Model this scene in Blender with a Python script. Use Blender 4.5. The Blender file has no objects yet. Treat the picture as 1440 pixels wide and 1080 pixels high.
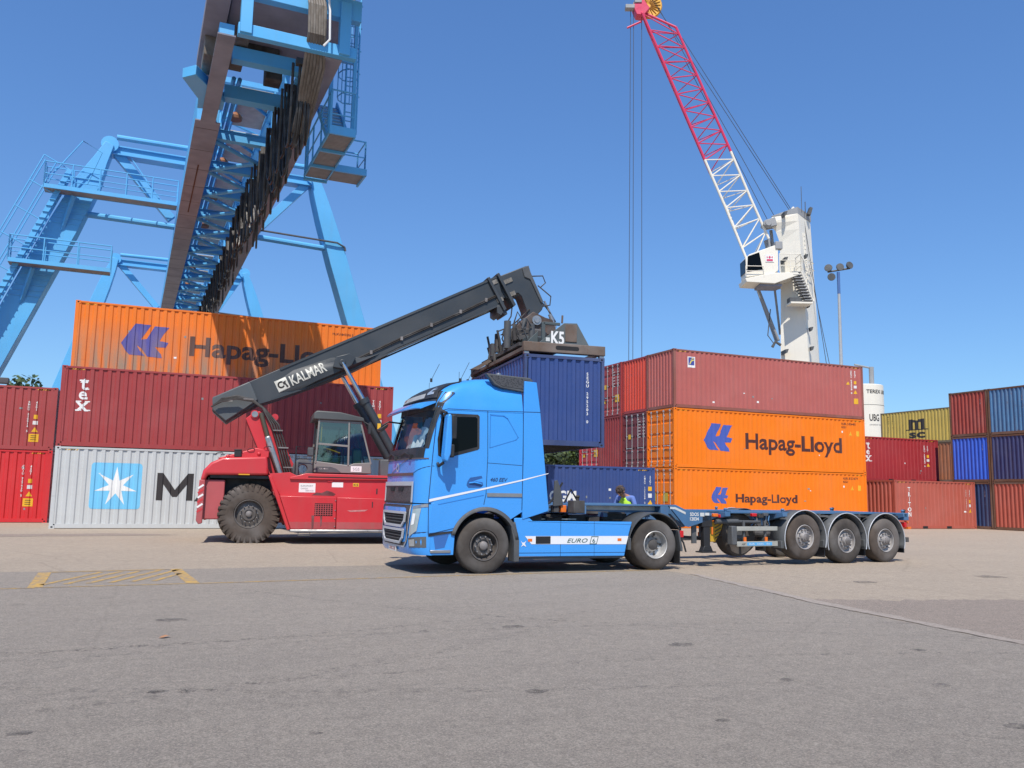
import bpy, bmesh, math, random
from mathutils import Vector, Matrix
random.seed(7)
PI = math.pi
# ---------------------------------------------------------------- camera, sky, sun
sc = bpy.context.scene
COL = sc.collection
YAW, PITCH, ROLL, EYE = 0.404, 0.12749, 0.01798, 1.526
R0 = Vector((math.cos(YAW), -math.sin(YAW), 0)); f0 = Vector((math.sin(YAW), math.cos(YAW), 0)); z0 = Vector((0, 0, 1))
Fw = f0*math.cos(PITCH) + z0*math.sin(PITCH); U0 = -f0*math.sin(PITCH) + z0*math.cos(PITCH)
Rt = R0*math.cos(ROLL) + U0*math.sin(ROLL); Up = -R0*math.sin(ROLL) + U0*math.cos(ROLL)
cam = bpy.data.cameras.new('camera'); camo = bpy.data.objects.new('camera', cam); COL.objects.link(camo)
M = Matrix((Rt, Up, -Fw)).transposed().to_4x4(); M.translation = (0, 0, EYE); camo.matrix_world = M
cam.sensor_width = 36; cam.lens = 1195.7/1440*36; cam.clip_end = 5000; cam.clip_start = 0.05
sc.camera = camo
SUN = Vector((-0.30, -0.61, 1.0)).normalized()
elev = math.asin(SUN.z); az = math.atan2(SUN.x, SUN.y)
w = bpy.data.worlds.new('World'); sc.world = w; w.use_nodes = True
nt = w.node_tree; bg = nt.nodes['Background']; sky = nt.nodes.new('ShaderNodeTexSky'); sky.sky_type = 'NISHITA'
sky.sun_disc = False; sky.sun_elevation = elev; sky.sun_rotation = az; sky.altitude = 0; sky.air_density = 1.0; sky.dust_density = 0.6; sky.ozone_density = 2.5
bg.inputs['Strength'].default_value = 0.15
hs = nt.nodes.new('ShaderNodeHueSaturation'); hs.inputs['Saturation'].default_value = 1.22; hs.inputs['Hue'].default_value = .512
gm = nt.nodes.new('ShaderNodeGamma'); gm.inputs[1].default_value = .72
nt.links.new(sky.outputs[0], gm.inputs[0]); nt.links.new(gm.outputs[0], hs.inputs['Color']); tn = nt.nodes.new('ShaderNodeMix'); tn.data_type = 'RGBA'; tn.blend_type = 'MULTIPLY'; tn.inputs[0].default_value = 1; tn.inputs[7].default_value = (.76, 1.12, 1.42, 1)
nt.links.new(hs.outputs[0], tn.inputs[6]); nt.links.new(tn.outputs[2], bg.inputs[0])
sl = bpy.data.lights.new('sun', 'SUN'); so = bpy.data.objects.new('sun', sl); COL.objects.link(so)
sl.energy = 4.25; sl.angle = math.radians(0.53); sl.color = (1.0, 0.93, 0.84)
so.rotation_euler = SUN.to_track_quat('Z', 'Y').to_euler()
sc.view_settings.view_transform = 'Standard'; sc.view_settings.look = 'None'; sc.view_settings.gamma = 1
sc.view_settings.exposure = 0.25
# ---------------------------------------------------------------- materials
def sRGB(r, g, b):
    f = lambda c: c/12.92 if c <= .04045 else ((c+.055)/1.055)**2.4
    return (f(r/255), f(g/255), f(b/255), 1)
MATS = {}
def mat(name, col, rough=.5, metal=0, dirt=0.12, scale=1.5, streak=0.0, rust=0.0, bump=0.0, dust=None, spec=.5, coat=0, fade=None):
    if name in MATS: return MATS[name]
    m = bpy.data.materials.new(name); m.use_nodes = True; n = m.node_tree.nodes; l = m.node_tree.links; b = n['Principled BSDF']
    if isinstance(col, str): col = sRGB(*[int(col[i:i+2], 16) for i in (0, 2, 4)])
    if len(col) == 3: col = (*col, 1)
    b.inputs['Roughness'].default_value = rough; b.inputs['Metallic'].default_value = metal; b.inputs['Specular IOR Level'].default_value = spec
    if coat: b.inputs['Coat Weight'].default_value = coat; b.inputs['Coat Roughness'].default_value = .06
    tc = n.new('ShaderNodeTexCoord'); oi = n.new('ShaderNodeObjectInfo')
    def noise(sx, sy, sz, sc_=1, det=4, off=True, ro=.55):
        mp = n.new('ShaderNodeMapping'); mp.inputs['Scale'].default_value = (sx, sy, sz); l.new(tc.outputs['Object'], mp.inputs[0])
        if off:
            cx = n.new('ShaderNodeCombineXYZ'); ml = n.new('ShaderNodeMath'); ml.operation = 'MULTIPLY'; ml.inputs[1].default_value = 37.0
            l.new(oi.outputs['Random'], ml.inputs[0]); l.new(ml.outputs[0], cx.inputs[0]); l.new(cx.outputs[0], mp.inputs['Location'])
        t = n.new('ShaderNodeTexNoise'); t.inputs['Scale'].default_value = sc_; t.inputs['Detail'].default_value = det; t.inputs['Roughness'].default_value = ro
        l.new(mp.outputs[0], t.inputs['Vector']); return t.outputs['Fac']
    def ramp(src, a, b_, c0=0, c1=1):
        r = n.new('ShaderNodeMapRange'); r.inputs['From Min'].default_value = a; r.inputs['From Max'].default_value = b_
        r.inputs['To Min'].default_value = c0; r.inputs['To Max'].default_value = c1; l.new(src, r.inputs[0]); return r.outputs[0]
    def mix(fac, A, B):
        x = n.new('ShaderNodeMix'); x.data_type = 'RGBA'
        l.new(fac, x.inputs['Factor'])
        for s, v in ((6, A), (7, B)):
            if hasattr(v, 'links'): l.new(v, x.inputs[s])
            else: x.inputs[s].default_value = v
        return x.outputs[2]
    cur = col
    if dirt:
        dk = tuple(c*(1-.55) for c in col[:3]) + (1,)
        cur = mix(ramp(noise(1, 1, 1, scale), .35, .8, 0, dirt*2), cur, dk)
        lt = tuple(c+(.55-c)*.25 for c in col[:3]) + (1,)
        cur = mix(ramp(noise(1, 1, 1, scale*.31), .45, .75, 0, dirt*1.6), cur, lt)
    if streak:
        gd = dust or (.22, .17, .13, 1)
        cur = mix(ramp(noise(5, 5, .22, 1, 5), .5, .78, 0, streak), cur, gd)
    if fade:                                   # dusty grey wear: (colour, z low, z high, amount), strongest low on the panel
        sp = n.new('ShaderNodeSeparateXYZ'); l.new(tc.outputs['Object'], sp.inputs[0])
        zf = ramp(sp.outputs['Z'], fade[1], fade[2], 1, 0); xf = ramp(sp.outputs['X'], fade[4], fade[5], 1, 0)
        nn = ramp(noise(3.2, 3, .35, 1, 3), .36, .6, 0, fade[3])
        m1 = n.new('ShaderNodeMath'); m1.operation = 'MULTIPLY'; l.new(zf, m1.inputs[0]); l.new(nn, m1.inputs[1])
        m2 = n.new('ShaderNodeMath'); m2.operation = 'MULTIPLY'; l.new(m1.outputs[0], m2.inputs[0]); l.new(xf, m2.inputs[1])
        cur = mix(m2.outputs[0], cur, fade[0])
    if 'container' in name:                     # scrapes along the box and rust where the paint broke
        cur = mix(ramp(noise(.55, .55, 9, 1.6, 6, ro=.65), .665, .70, 0, .55), cur, tuple(min(1, c*.45+.05) for c in col[:3])+(1,))
        cur = mix(ramp(noise(1.1, 1.1, .5, 3.1, 9, ro=.75), .665, .70, 0, .7), cur, (.12, .05, .03, 1))
    if rust:
        a = ramp(noise(2.3, 2.3, .9, 2.6, 8, ro=.7), .62-.1*rust, .72-.06*rust, 0, min(1, .35+rust))
        cur = mix(a, cur, (.13, .055, .028, 1))
    if cur is not col: l.new(cur, b.inputs['Base Color'])
    else: b.inputs['Base Color'].default_value = col
    if dirt or streak:
        l.new(ramp(noise(1, 1, 1, scale*1.7), .3, .75, rough-.08, min(1, rough+.18)), b.inputs['Roughness'])
    if bump:
        bp = n.new('ShaderNodeBump'); bp.inputs['Strength'].default_value = bump; bp.inputs['Distance'].default_value = .02
        l.new(noise(1, 1, 1, scale*9, 5), bp.inputs['Height']); l.new(bp.outputs[0], b.inputs['Normal'])
    MATS[name] = m; return m
# ---------------------------------------------------------------- mesh builder
class MB:
    def __init__(s): s.v = []; s.f = []; s.m = []
    def add(s, vs, fs, mi=0):
        o = len(s.v); s.v += [tuple(p) for p in vs]; s.f += [tuple(i+o for i in f) for f in fs]; s.m += [mi]*len(fs); return s
    def box(s, x0, x1, y0, y1, z0, z1, mi=0):
        return s.add([(x0,y0,z0),(x1,y0,z0),(x1,y1,z0),(x0,y1,z0),(x0,y0,z1),(x1,y0,z1),(x1,y1,z1),(x0,y1,z1)],
                     [(0,3,2,1),(4,5,6,7),(0,1,5,4),(1,2,6,5),(2,3,7,6),(3,0,4,7)], mi)
    def prism(s, pts, ax, a, b, mi=0):
        n = len(pts)
        mk = {'y': lambda p, d: (p[0], d, p[1]), 'x': lambda p, d: (d, p[0], p[1]), 'z': lambda p, d: (p[0], p[1], d)}[ax]
        vs = [mk(p, a) for p in pts] + [mk(p, b) for p in pts]
        fs = [tuple(range(n)), tuple(range(2*n-1, n-1, -1))] + [(i, (i+1) % n, n+(i+1) % n, n+i) for i in range(n)]
        return s.add(vs, fs, mi)
    def bar(s, p, q, w, h=None, up=(0, 0, 1), mi=0, w2=None, h2=None):
        h = h or w; w2 = w2 or w; h2 = h2 or h
        p = Vector(p); q = Vector(q); d = (q-p).normalized(); u = Vector(up)
        if abs(d.dot(u)) > .97: u = Vector((1, 0, 0))
        sd = d.cross(u).normalized(); u = sd.cross(d)
        vs = [c + sd*(a*ww/2) + u*(b*hh/2) for c, ww, hh in ((p, w, h), (q, w2, h2)) for a, b in ((-1,-1),(1,-1),(1,1),(-1,1))]
        return s.add(vs, [(0,1,2,3),(7,6,5,4),(0,4,5,1),(1,5,6,2),(2,6,7,3),(3,7,4,0)], mi)
    def tube(s, p, q, r, n=8, r2=None, mi=0, cap=True):
        return s.path([p, q], r, n, mi, r2=r2, cap=cap)
    def path(s, pts, r, n=6, mi=0, r2=None, cap=True):
        P = [Vector(p) for p in pts]; k = len(P); vs = []
        d0 = (P[1]-P[0]).normalized(); u = Vector((0, 0, 1)) if abs(d0.z) < .95 else Vector((1, 0, 0))
        u = (u - d0*u.dot(d0)).normalized()
        for i in range(k):
            d = (P[min(i+1, k-1)] - P[max(i-1, 0)]).normalized(); u = (u - d*u.dot(d)).normalized(); v = d.cross(u)
            rr = r if r2 is None else r + (r2-r)*i/(k-1)
            vs += [P[i] + (u*math.cos(2*PI*j/n) + v*math.sin(2*PI*j/n))*rr for j in range(n)]
        fs = [(i*n+j, i*n+(j+1) % n, (i+1)*n+(j+1) % n, (i+1)*n+j) for i in range(k-1) for j in range(n)]
        if cap: fs += [tuple(range(n-1, -1, -1)), tuple(range((k-1)*n, k*n))]
        return s.add(vs, fs, mi)
    def lathe(s, prof, c=(0, 0, 0), ax='y', n=32, mi=0, closed=False, caps=True):
        vs = []
        for r, h in prof:
            for j in range(n):
                a = 2*PI*j/n; x, y = r*math.cos(a), r*math.sin(a)
                p = {'y': (x, h, y), 'z': (x, y, h), 'x': (h, x, y)}[ax]
                vs.append((c[0]+p[0], c[1]+p[1], c[2]+p[2]))
        k = len(prof)
        fs = [(i*n+j, i*n+(j+1) % n, ((i+1) % k)*n+(j+1) % n, ((i+1) % k)*n+j) for i in range(k if closed else k-1) for j in range(n)]
        if not closed and caps:
            if prof[0][0] > 1e-4: fs.append(tuple(range(n)))
            if prof[-1][0] > 1e-4: fs.append(tuple(range((k-1)*n, k*n)))
        return s.add(vs, fs, mi)
    def sphere(s, c, r, n=12, sz=1, mi=0):
        prof = [(max(1e-5, r*math.sin(PI*i/(n//2+1))), r*sz*math.cos(PI*i/(n//2+1))) for i in range(0, n//2+2)]
        return s.lathe(prof, c, 'z', n, mi)
    def grid(s, rows, mi=0, skip=None):
        o = [p for r in rows for p in r]; n = len(rows[0])
        fs = [(i*n+j, i*n+j+1, (i+1)*n+j+1, (i+1)*n+j) for i in range(len(rows)-1) for j in range(n-1) if not (skip and skip(i, j))]
        return s.add(o, fs, mi)
    def build(s, name, mats, parent=None, smooth=.6, bevel=0, recalc=True, solid=0, sub=0, seg=2):
        me = bpy.data.meshes.new(name); me.from_pydata(s.v, [], s.f)
        mats = mats if isinstance(mats, (list, tuple)) else [mats]
        for m in mats: me.materials.append(m)
        if len(mats) > 1: me.polygons.foreach_set('material_index', s.m)
        if recalc:
            bm = bmesh.new(); bm.from_mesh(me); bmesh.ops.remove_doubles(bm, verts=bm.verts, dist=1e-5) if recalc == 2 else None
            bmesh.ops.recalc_face_normals(bm, faces=bm.faces); bm.to_mesh(me); bm.free()
        if smooth: me.polygons.foreach_set('use_smooth', [True]*len(me.polygons)); me.set_sharp_from_angle(angle=smooth)
        me.update(); o = bpy.data.objects.new(name, me); COL.objects.link(o)
        if parent: o.parent = parent
        if solid: md = o.modifiers.new('s', 'SOLIDIFY'); md.thickness = solid; md.offset = -1
        if bevel: md = o.modifiers.new('b', 'BEVEL'); md.width = bevel; md.segments = seg; md.limit_method = 'ANGLE'; md.angle_limit = .6; md.harden_normals = False
        if sub: md = o.modifiers.new('u', 'SUBSURF'); md.levels = sub; md.render_levels = sub
        return o
def tag(o, label=None, cat=None, group=None, kind=None):
    if label: o['label'] = label
    if cat: o['category'] = cat
    if group: o['group'] = group
    if kind: o['kind'] = kind
    return o
def thing(name, label, cat, loc=(0, 0, 0), rz=0, group=None):
    o = bpy.data.objects.new(name, None); COL.objects.link(o); o.location = loc; o.rotation_euler = (0, 0, rz); o.empty_display_size = .3
    return tag(o, label, cat, group)
def copy_tree(o, parent=None):
    c = o.copy(); COL.objects.link(c)
    if parent: c.parent = parent
    for ch in [x for x in bpy.data.objects if x.parent == o]: copy_tree(ch, c)
    return c
# ---------------------------------------------------------------- 2D artwork mapped on a surface
def text2d(txt, h, bold=0.0, sx=1.0, align='LEFT', shear=0, space=1.0):
    cu = bpy.data.curves.new('t', 'FONT'); cu.body = txt; cu.size = h/.73; cu.offset = bold*h; cu.align_x = align; cu.shear = shear; cu.resolution_u = 3; cu.space_character = space
    o = bpy.data.objects.new('t', cu); COL.objects.link(o)
    dg = bpy.context.evaluated_depsgraph_get(); me = bpy.data.meshes.new_from_object(o.evaluated_get(dg))
    vs = [(v.co.x*sx, v.co.y) for v in me.vertices]; fs = [tuple(p.vertices) for p in me.polygons]
    bpy.data.objects.remove(o); bpy.data.curves.remove(cu); bpy.data.meshes.remove(me)
    return vs, fs
def shift(a, x, y, rot=0):
    c, s_ = math.cos(rot), math.sin(rot)
    return [(x+p[0]*c-p[1]*s_, y+p[0]*s_+p[1]*c) for p in a[0]], a[1]
def poly2(*polys):
    vs = []; fs = []
    for p in polys: fs.append(tuple(range(len(vs), len(vs)+len(p)))); vs += list(p)
    return vs, fs
def rect(x0, x1, y0, y1): return poly2([(x0, y0), (x1, y0), (x1, y1), (x0, y1)])
def join2(*arts):
    vs = []; fs = []
    for a in arts:
        o = len(vs); vs += a[0]; fs += [tuple(i+o for i in f) for f in a[1]]
    return vs, fs
def vstack(txt, x, ytop, h, step, bold=.02, sx=1.0):
    arts = []
    for i, ch in enumerate(txt):
        if ch == ' ': continue
        arts.append(shift(text2d(ch, h, bold, sx, 'CENTER'), x, ytop-h-i*step))
    return join2(*arts)
def apply_art(name, art, mp, mtl, parent, xc=(), yc=(), solid=0):
    bm = bmesh.new(); vs = [bm.verts.new((p[0], p[1], 0)) for p in art[0]]
    for f in art[1]:
        try: bm.faces.new([vs[i] for i in f])
        except ValueError: pass
    if not bm.verts: return None
    x0, x1 = min(p[0] for p in art[0]), max(p[0] for p in art[0]); y0, y1 = min(p[1] for p in art[0]), max(p[1] for p in art[0])
    for cs, lo, hi, nrm in ((xc, x0, x1, (1, 0, 0)), (yc, y0, y1, (0, 1, 0))):
        for c in cs:
            if lo < c < hi:
                bmesh.ops.bisect_plane(bm, geom=bm.verts[:]+bm.edges[:]+bm.faces[:], plane_co=(c*nrm[0], c*nrm[1], 0), plane_no=nrm, dist=1e-6)
    for v in bm.verts: v.co = mp(v.co.x, v.co.y)
    me = bpy.data.meshes.new(name); bm.to_mesh(me); bm.free(); me.materials.append(mtl)
    o = bpy.data.objects.new(name, me); COL.objects.link(o); o.parent = parent
    if solid: md = o.modifiers.new('s', 'SOLIDIFY'); md.thickness = solid; md.offset = 0
    return o
# ---------------------------------------------------------------- ground
def ground_mat(name, c1, c2, c3, stain=.5, speck=.35, warm=None, cracks=0.25):
    m = bpy.data.materials.new(name); m.use_nodes = True; n = m.node_tree.nodes; l = m.node_tree.links; b = n['Principled BSDF']
    b.inputs['Roughness'].default_value = .92; b.inputs['Specular IOR Level'].default_value = .25
    tc = n.new('ShaderNodeTexCoord')
    def noise(s, det=5, ro=.6, sx=1, sy=1, rot=0):
        mp = n.new('ShaderNodeMapping'); mp.inputs['Scale'].default_value = (sx, sy, 1); mp.inputs['Rotation'].default_value = (0, 0, rot); l.new(tc.outputs['Object'], mp.inputs[0])
        t = n.new('ShaderNodeTexNoise'); t.inputs['Scale'].default_value = s; t.inputs['Detail'].default_value = det; t.inputs['Roughness'].default_value = ro; l.new(mp.outputs[0], t.inputs['Vector']); return t.outputs['Fac']
    def rng(x, a, b_, c=0, d=1):
        r = n.new('ShaderNodeMapRange'); r.inputs[1].default_value = a; r.inputs[2].default_value = b_; r.inputs[3].default_value = c; r.inputs[4].default_value = d; l.new(x, r.inputs[0]); return r.outputs[0]
    def mix(f, A, B):
        x = n.new('ShaderNodeMix'); x.data_type = 'RGBA'; l.new(f, x.inputs[0])
        for i, v in ((6, A), (7, B)):
            if hasattr(v, 'links'): l.new(v, x.inputs[i])
            else: x.inputs[i].default_value = (*v, 1)
        return x.outputs[2]
    cur = mix(rng(noise(.35), .35, .65), c1, c2)
    cur = mix(rng(noise(1.7, 6, .65), .45, .75, 0, .6), cur, c3)
    cur = mix(rng(noise(.9, 6, .75, .35, 1.6, .5), .47, .66, 0, stain*.55), cur, tuple(c*.72 for c in c3))      # broad worn drag marks
    cur = mix(rng(noise(2.4, 3, .5, .7, 1.0), .66, .74, 0, stain), cur, tuple(c*.55 for c in c3))                # oil spots
    cur = mix(rng(noise(6, 8, .8), .44, .62, 0, .55), cur, tuple(c*.70 for c in c3))
    cur = mix(rng(noise(9, 8, .8, 1, 1, 1.1), .46, .62, 0, .5), cur, tuple(min(1, c*1.25) for c in c1))
    cur = mix(rng(noise(24, 5, .8, 1, 1, 2.1), .48, .60, 0, .45), cur, tuple(c*.62 for c in c3))
    cur = mix(rng(noise(70, 2, .9), .50, .60, 0, speck), cur, tuple(min(1, c*1.7) for c in c1))
    cur = mix(rng(noise(52, 2, .9, 1.1, .9, .7), .50, .60, 0, speck), cur, tuple(c*.5 for c in c3))
    cur = mix(rng(noise(240, 2, .9), .50, .58, 0, speck*.6), cur, tuple(min(1, c*1.8) for c in c1))
    vo = n.new('ShaderNodeTexVoronoi'); vo.feature = 'DISTANCE_TO_EDGE'; vo.inputs['Scale'].default_value = .23
    wa = n.new('ShaderNodeMix'); wa.data_type = 'VECTOR'; wa.inputs[0].default_value = .12
    nn = n.new('ShaderNodeTexNoise'); nn.inputs['Scale'].default_value = 1.3; nn.inputs['Detail'].default_value = 6; l.new(tc.outputs['Object'], nn.inputs['Vector'])
    l.new(tc.outputs['Object'], wa.inputs[4]); l.new(nn.outputs['Color'], wa.inputs[5]); l.new(wa.outputs[1], vo.inputs['Vector'])
    ck = rng(vo.outputs['Distance'], .0, .006, cracks, 0); cur = mix(ck, cur, tuple(c*.4 for c in c3))
    l.new(cur, b.inputs['Base Color'])
    bp = n.new('ShaderNodeBump'); bp.inputs['Strength'].default_value = .85; bp.inputs['Distance'].default_value = .02
    l.new(noise(60, 5, .85), bp.inputs['Height']); l.new(bp.outputs[0], b.inputs['Normal'])
    return m
G_conc = ground_mat('yard concrete', (.42, .345, .262), (.37, .305, .235), (.325, .27, .215), .35, .25, cracks=.2)
G_asph = ground_mat('asphalt', (.312, .270, .222), (.272, .238, .20), (.238, .21, .18), .75, .5, cracks=.12)
G_patch = ground_mat('coarse asphalt', (.295, .24, .195), (.26, .215, .176), (.225, .19, .16), .4, .7, cracks=.1)
G_seam = ground_mat('seam concrete', (.40, .34, .285), (.37, .315, .265), (.33, .28, .24), .2, .2, cracks=.1)
g = MB(); g.add([(-900, -900, 0), (900, -900, 0), (900, 900, 0), (-900, 900, 0)], [(0, 1, 2, 3)]); tag(g.build('ground', G_conc, smooth=0), 'pale beige concrete of the container yard', 'ground', kind='structure')
def sheet(name, pts, z, m, label):
    s = MB(); s.add([(x, y, z) for x, y in pts], [tuple(range(len(pts)))]); return tag(s.build(name, m, smooth=0, recalc=False), label, 'pavement', kind='structure')
def wob(p, q, n, a):
    out = []; dx, dy = q[0]-p[0], q[1]-p[1]; L_ = math.hypot(dx, dy); nx, ny = -dy/L_, dx/L_; w_ = 0
    for i in range(n):
        w_ = w_*.6+random.uniform(-a, a)*.8; t = i/n; out.append((p[0]+dx*t+nx*w_, p[1]+dy*t+ny*w_))
    return out
edge = wob((-60, 16.9), (5, 17.45), 90, .05)+wob((5, 17.45), (9.7, 17.5), 8, .04)+wob((9.7, 17.5), (10.0, 14.6), 8, .03)+wob((10.0, 14.6), (9.12, 9.86), 20, .025)+wob((9.12, 9.86), (8.75, 6), 20, .02)+[(8.6, 0), (8.5, -30), (-60, -30)]
sheet('pavement', edge, .004, G_asph, 'grey worn asphalt in the foreground')
pe = wob((9.28, 10.5), (10.5, 9.95), 30, .07)+wob((10.5, 9.95), (12.7, 9.45), 60, .09)+wob((12.7, 9.45), (22, 7.5), 90, .13)+[(40, 5), (40, -30), (8.7, -30), (8.82, 0), (8.95, 6), (9.2, 9)]
sheet('pavement', pe, .004, G_patch, 'darker rough asphalt on the right')
se = wob((9.98, 14.3), (9.14, 9.86), 40, .035)+wob((9.14, 9.86), (8.76, 6), 60, .022)+[(8.6, 0)]+[(8.77, 0)]+wob((8.97, 6), (9.38, 9.86), 60, .03)+wob((9.38, 9.86), (10.16, 14.3), 40, .035)
sheet('pavement', se, .008, G_seam, 'pale concrete seam between the two asphalts')
# coarse bare strip beside the left stack
pl = wob((-14, 30.2), (-.5, 30.6), 25, .2)+wob((-.5, 30.6), (1.2, 29.6), 6, .15)+wob((1.2, 29.6), (-2, 28.9), 6, .15)+wob((-2, 28.9), (-14, 28.2), 20, .2)
sheet('pavement', pl, .004, G_patch, 'strip of broken dark asphalt by the left containers')
# yellow hatched box
mY = bpy.data.materials.new('worn yellow marking'); mY.use_nodes = True
_n = mY.node_tree.nodes; _l = mY.node_tree.links; _b = _n['Principled BSDF']; _b.inputs['Roughness'].default_value = .8
_t = _n.new('ShaderNodeTexNoise'); _t.inputs['Scale'].default_value = 7; _t.inputs['Detail'].default_value = 7; _t.inputs['Roughness'].default_value = .75; _c = _n.new('ShaderNodeTexCoord'); _l.new(_c.outputs['Object'], _t.inputs['Vector'])
_r = _n.new('ShaderNodeMapRange'); _r.inputs[1].default_value = .42; _r.inputs[2].default_value = .62; _l.new(_t.outputs[0], _r.inputs[0])
_m = _n.new('ShaderNodeMix'); _m.data_type = 'RGBA'; _m.inputs[6].default_value = (.52, .31, .06, 1); _m.inputs[7].default_value = (.21, .19, .17, 1); _l.new(_r.outputs[0], _m.inputs[0]); _l.new(_m.outputs[2], _b.inputs[0])
def stripm(p, q, wd): return (Vector((*p, 0)), Vector((*q, 0)), wd)
mk = MB()
def strip(p, q, wd, z=.008):
    p = Vector((*p, z)); q = Vector((*q, z)); d = (q-p).normalized(); s_ = Vector((-d.y, d.x, 0))*wd/2
    mk.add([p-s_, q-s_, q+s_, p+s_], [(0, 1, 2, 3)])
A, B, C_, D = (-1.482, 17.1), (.653, 17.35), (.832, 14.716), (-1.385, 14.644)
strip(A, D, .20); strip(B, C_, .20); 
mk2 = mk; mk2.build('road_marking', mY, smooth=0); tag(bpy.data.objects['road_marking'], 'two thick yellow end bars of the hatched box', 'marking', kind='structure')
mk = MB()
strip((A[0]+.1, A[1]+.03), (B[0]-.1, B[1]-.03), .09)
strip((D[0]+.1, D[1]), (C_[0]-.1, C_[1]), .06)
for i in range(6):
    t = i/6; x0 = A[0]+.15+t*1.9
    strip((x0-.0, 15.0+.05*i), (min(.7, x0+.75), 15.0+.05*i+2.0*min(1, (.7-x0)/.75)), .09)
o = mk.build('road_marking', mY, smooth=0); tag(o, 'faded yellow hatching inside the painted box', 'marking', kind='structure')
mk = MB(); strip((-40, 14.0), (-1.385, 14.60), .07); strip((.832, 14.70), (6.2, 15.05), .07); strip((6.2, 15.05), (9.9, 15.25), .06)
o = mk.build('road_marking', mY, smooth=0); tag(o, 'long thin yellow line crossing the asphalt', 'marking', kind='structure')
def scrub_mat(name, c, lo, hi):
    m = bpy.data.materials.new(name); m.use_nodes = True; n = m.node_tree.nodes; l = m.node_tree.links; b = n['Principled BSDF']; b.inputs[0].default_value = c; b.inputs['Roughness'].default_value = .9
    t = n.new('ShaderNodeTexNoise'); t.inputs['Scale'].default_value = 9; t.inputs['Detail'].default_value = 8; t.inputs['Roughness'].default_value = .8; tc = n.new('ShaderNodeTexCoord'); l.new(tc.outputs['Object'], t.inputs['Vector'])
    r = n.new('ShaderNodeMapRange'); r.inputs[1].default_value = lo; r.inputs[2].default_value = hi; r.inputs[4].default_value = .55; l.new(t.outputs[0], r.inputs[0]); l.new(r.outputs[0], b.inputs['Alpha']); return m
M_scrub = scrub_mat('rubber scrub', (.085, .078, .072, 1), .50, .75); M_oil = scrub_mat('oil spot', (.075, .068, .062, 1), .38, .62)
def arc_mark(cx, cy, r, a0, a1, wd, z=.0055):
    mb = MB(); n = 40; rows = [[], []]
    for k in range(n+1):
        a = math.radians(a0+(a1-a0)*k/n); w_ = wd*math.sin(PI*(k+.5)/(n+1))**.4
        for j, q in ((0, -w_/2), (1, w_/2)): rows[j].append((cx+(r+q)*math.cos(a), cy+(r+q)*math.sin(a), z))
    mb.grid(rows); return tag(mb.build('tyre_mark', M_scrub, smooth=0), 'dark curved tyre scrub on the asphalt', 'marking', 'tyre scrubs on the asphalt', kind='structure')
arc_mark(-1.0, 24.0, 15.3, 262, 300, .10); arc_mark(-1.0, 24.0, 14.9, 255, 292, .14, .0058); arc_mark(2.0, -12.0, 21.2, 70, 103, .16); arc_mark(2.0, -12.0, 19.2, 66, 98, .13, .0058); arc_mark(14, 20, 14.0, 205, 250, .16); arc_mark(-3, 18, 11.5, 268, 315, .2); arc_mark(9, 30, 24.5, 240, 262, .15, .0060)
random.seed(21)
for k, (x, y, r) in enumerate([(1.9, 4.15, .09), (2.4, 3.7, .07), (2.2, 2.75, .07), (3.75, 5.0, .06), (.9, 4.6, .05), (4.2, 3.1, .12), (3.4, 2.6, .1), (5.6, 4.2, .12), (6.2, 5.3, .1), (2.9, 6.2, .12), (.2, 7.1, .1), (5.2, 7.6, .16), (7.4, 6.6, .1), (4.0, 9.2, .15), (6.8, 3.4, .14), (1.1, 5.6, .05), (-.6, 6.2, .09), (5.1, 5.9, .08), (12.4, 12.2, .3), (16.0, 12.4, .4), (3.0, 3.2, .12), (.4, 10.8, .2)]):
    mb = MB(); n = 14; mb.add([(x+r*.9*random.uniform(.75, 1.2)*math.cos(2*PI*j/n), y+r*.75*random.uniform(.6, 1.1)*math.sin(2*PI*j/n), .0065+.00005*k) for j in range(n)], [tuple(range(n))])
    tag(mb.build('oil_stain', M_oil, smooth=0, recalc=False), 'small dark oil spot on the asphalt', 'stain', 'oil spots on the asphalt', kind='structure')
# ---------------------------------------------------------------- containers
H9, H8, L40, L20, CW = 2.896, 2.591, 12.192, 6.058, 2.438
def corr(L, pitch=.282, d=.036, m0=.13, y0=.012, flats=(.105, .038, .10, .039)):
    """trapezoid wall profile from one post to the other: [(x, depth)]"""
    n = round((L-2*m0-.06)/pitch); k = (L-2*m0)/(n*pitch+.06); pts = [(m0, y0)]; x = m0+.06*k
    for i in range(n):
        a, b_, c, e = [f*k for f in flats]
        pts += [(x, y0), (x+b_, y0+d), (x+b_+c, y0+d), (x+b_+c+e, y0)]; x += pitch*k
    pts.append((L-m0, y0)); return pts
def prof_at(pr, x):
    if x <= pr[0][0]: return pr[0][1]
    for (a, ya), (b_, yb) in zip(pr, pr[1:]):
        if x <= b_: return ya + (yb-ya)*(x-a)/max(1e-9, b_-a)
    return pr[-1][1]
M_dark = mat('dark gap', (.012, .012, .014, 1), .8, dirt=0)
M_white = mat('white lettering', (.78, .78, .76, 1), .55, dirt=.08)
M_blk = mat('black lettering', (.03, .025, .025, 1), .6, dirt=.05)
M_yel = mat('yellow sticker', (.75, .42, .02, 1), .5, dirt=.05)
M_blklab = mat('sticker print', (.08, .05, .02, 1), .6, dirt=0)
M_bar = mat('galvanised bar', (.55, .55, .54, 1), .4, .5, dirt=.15)
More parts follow.
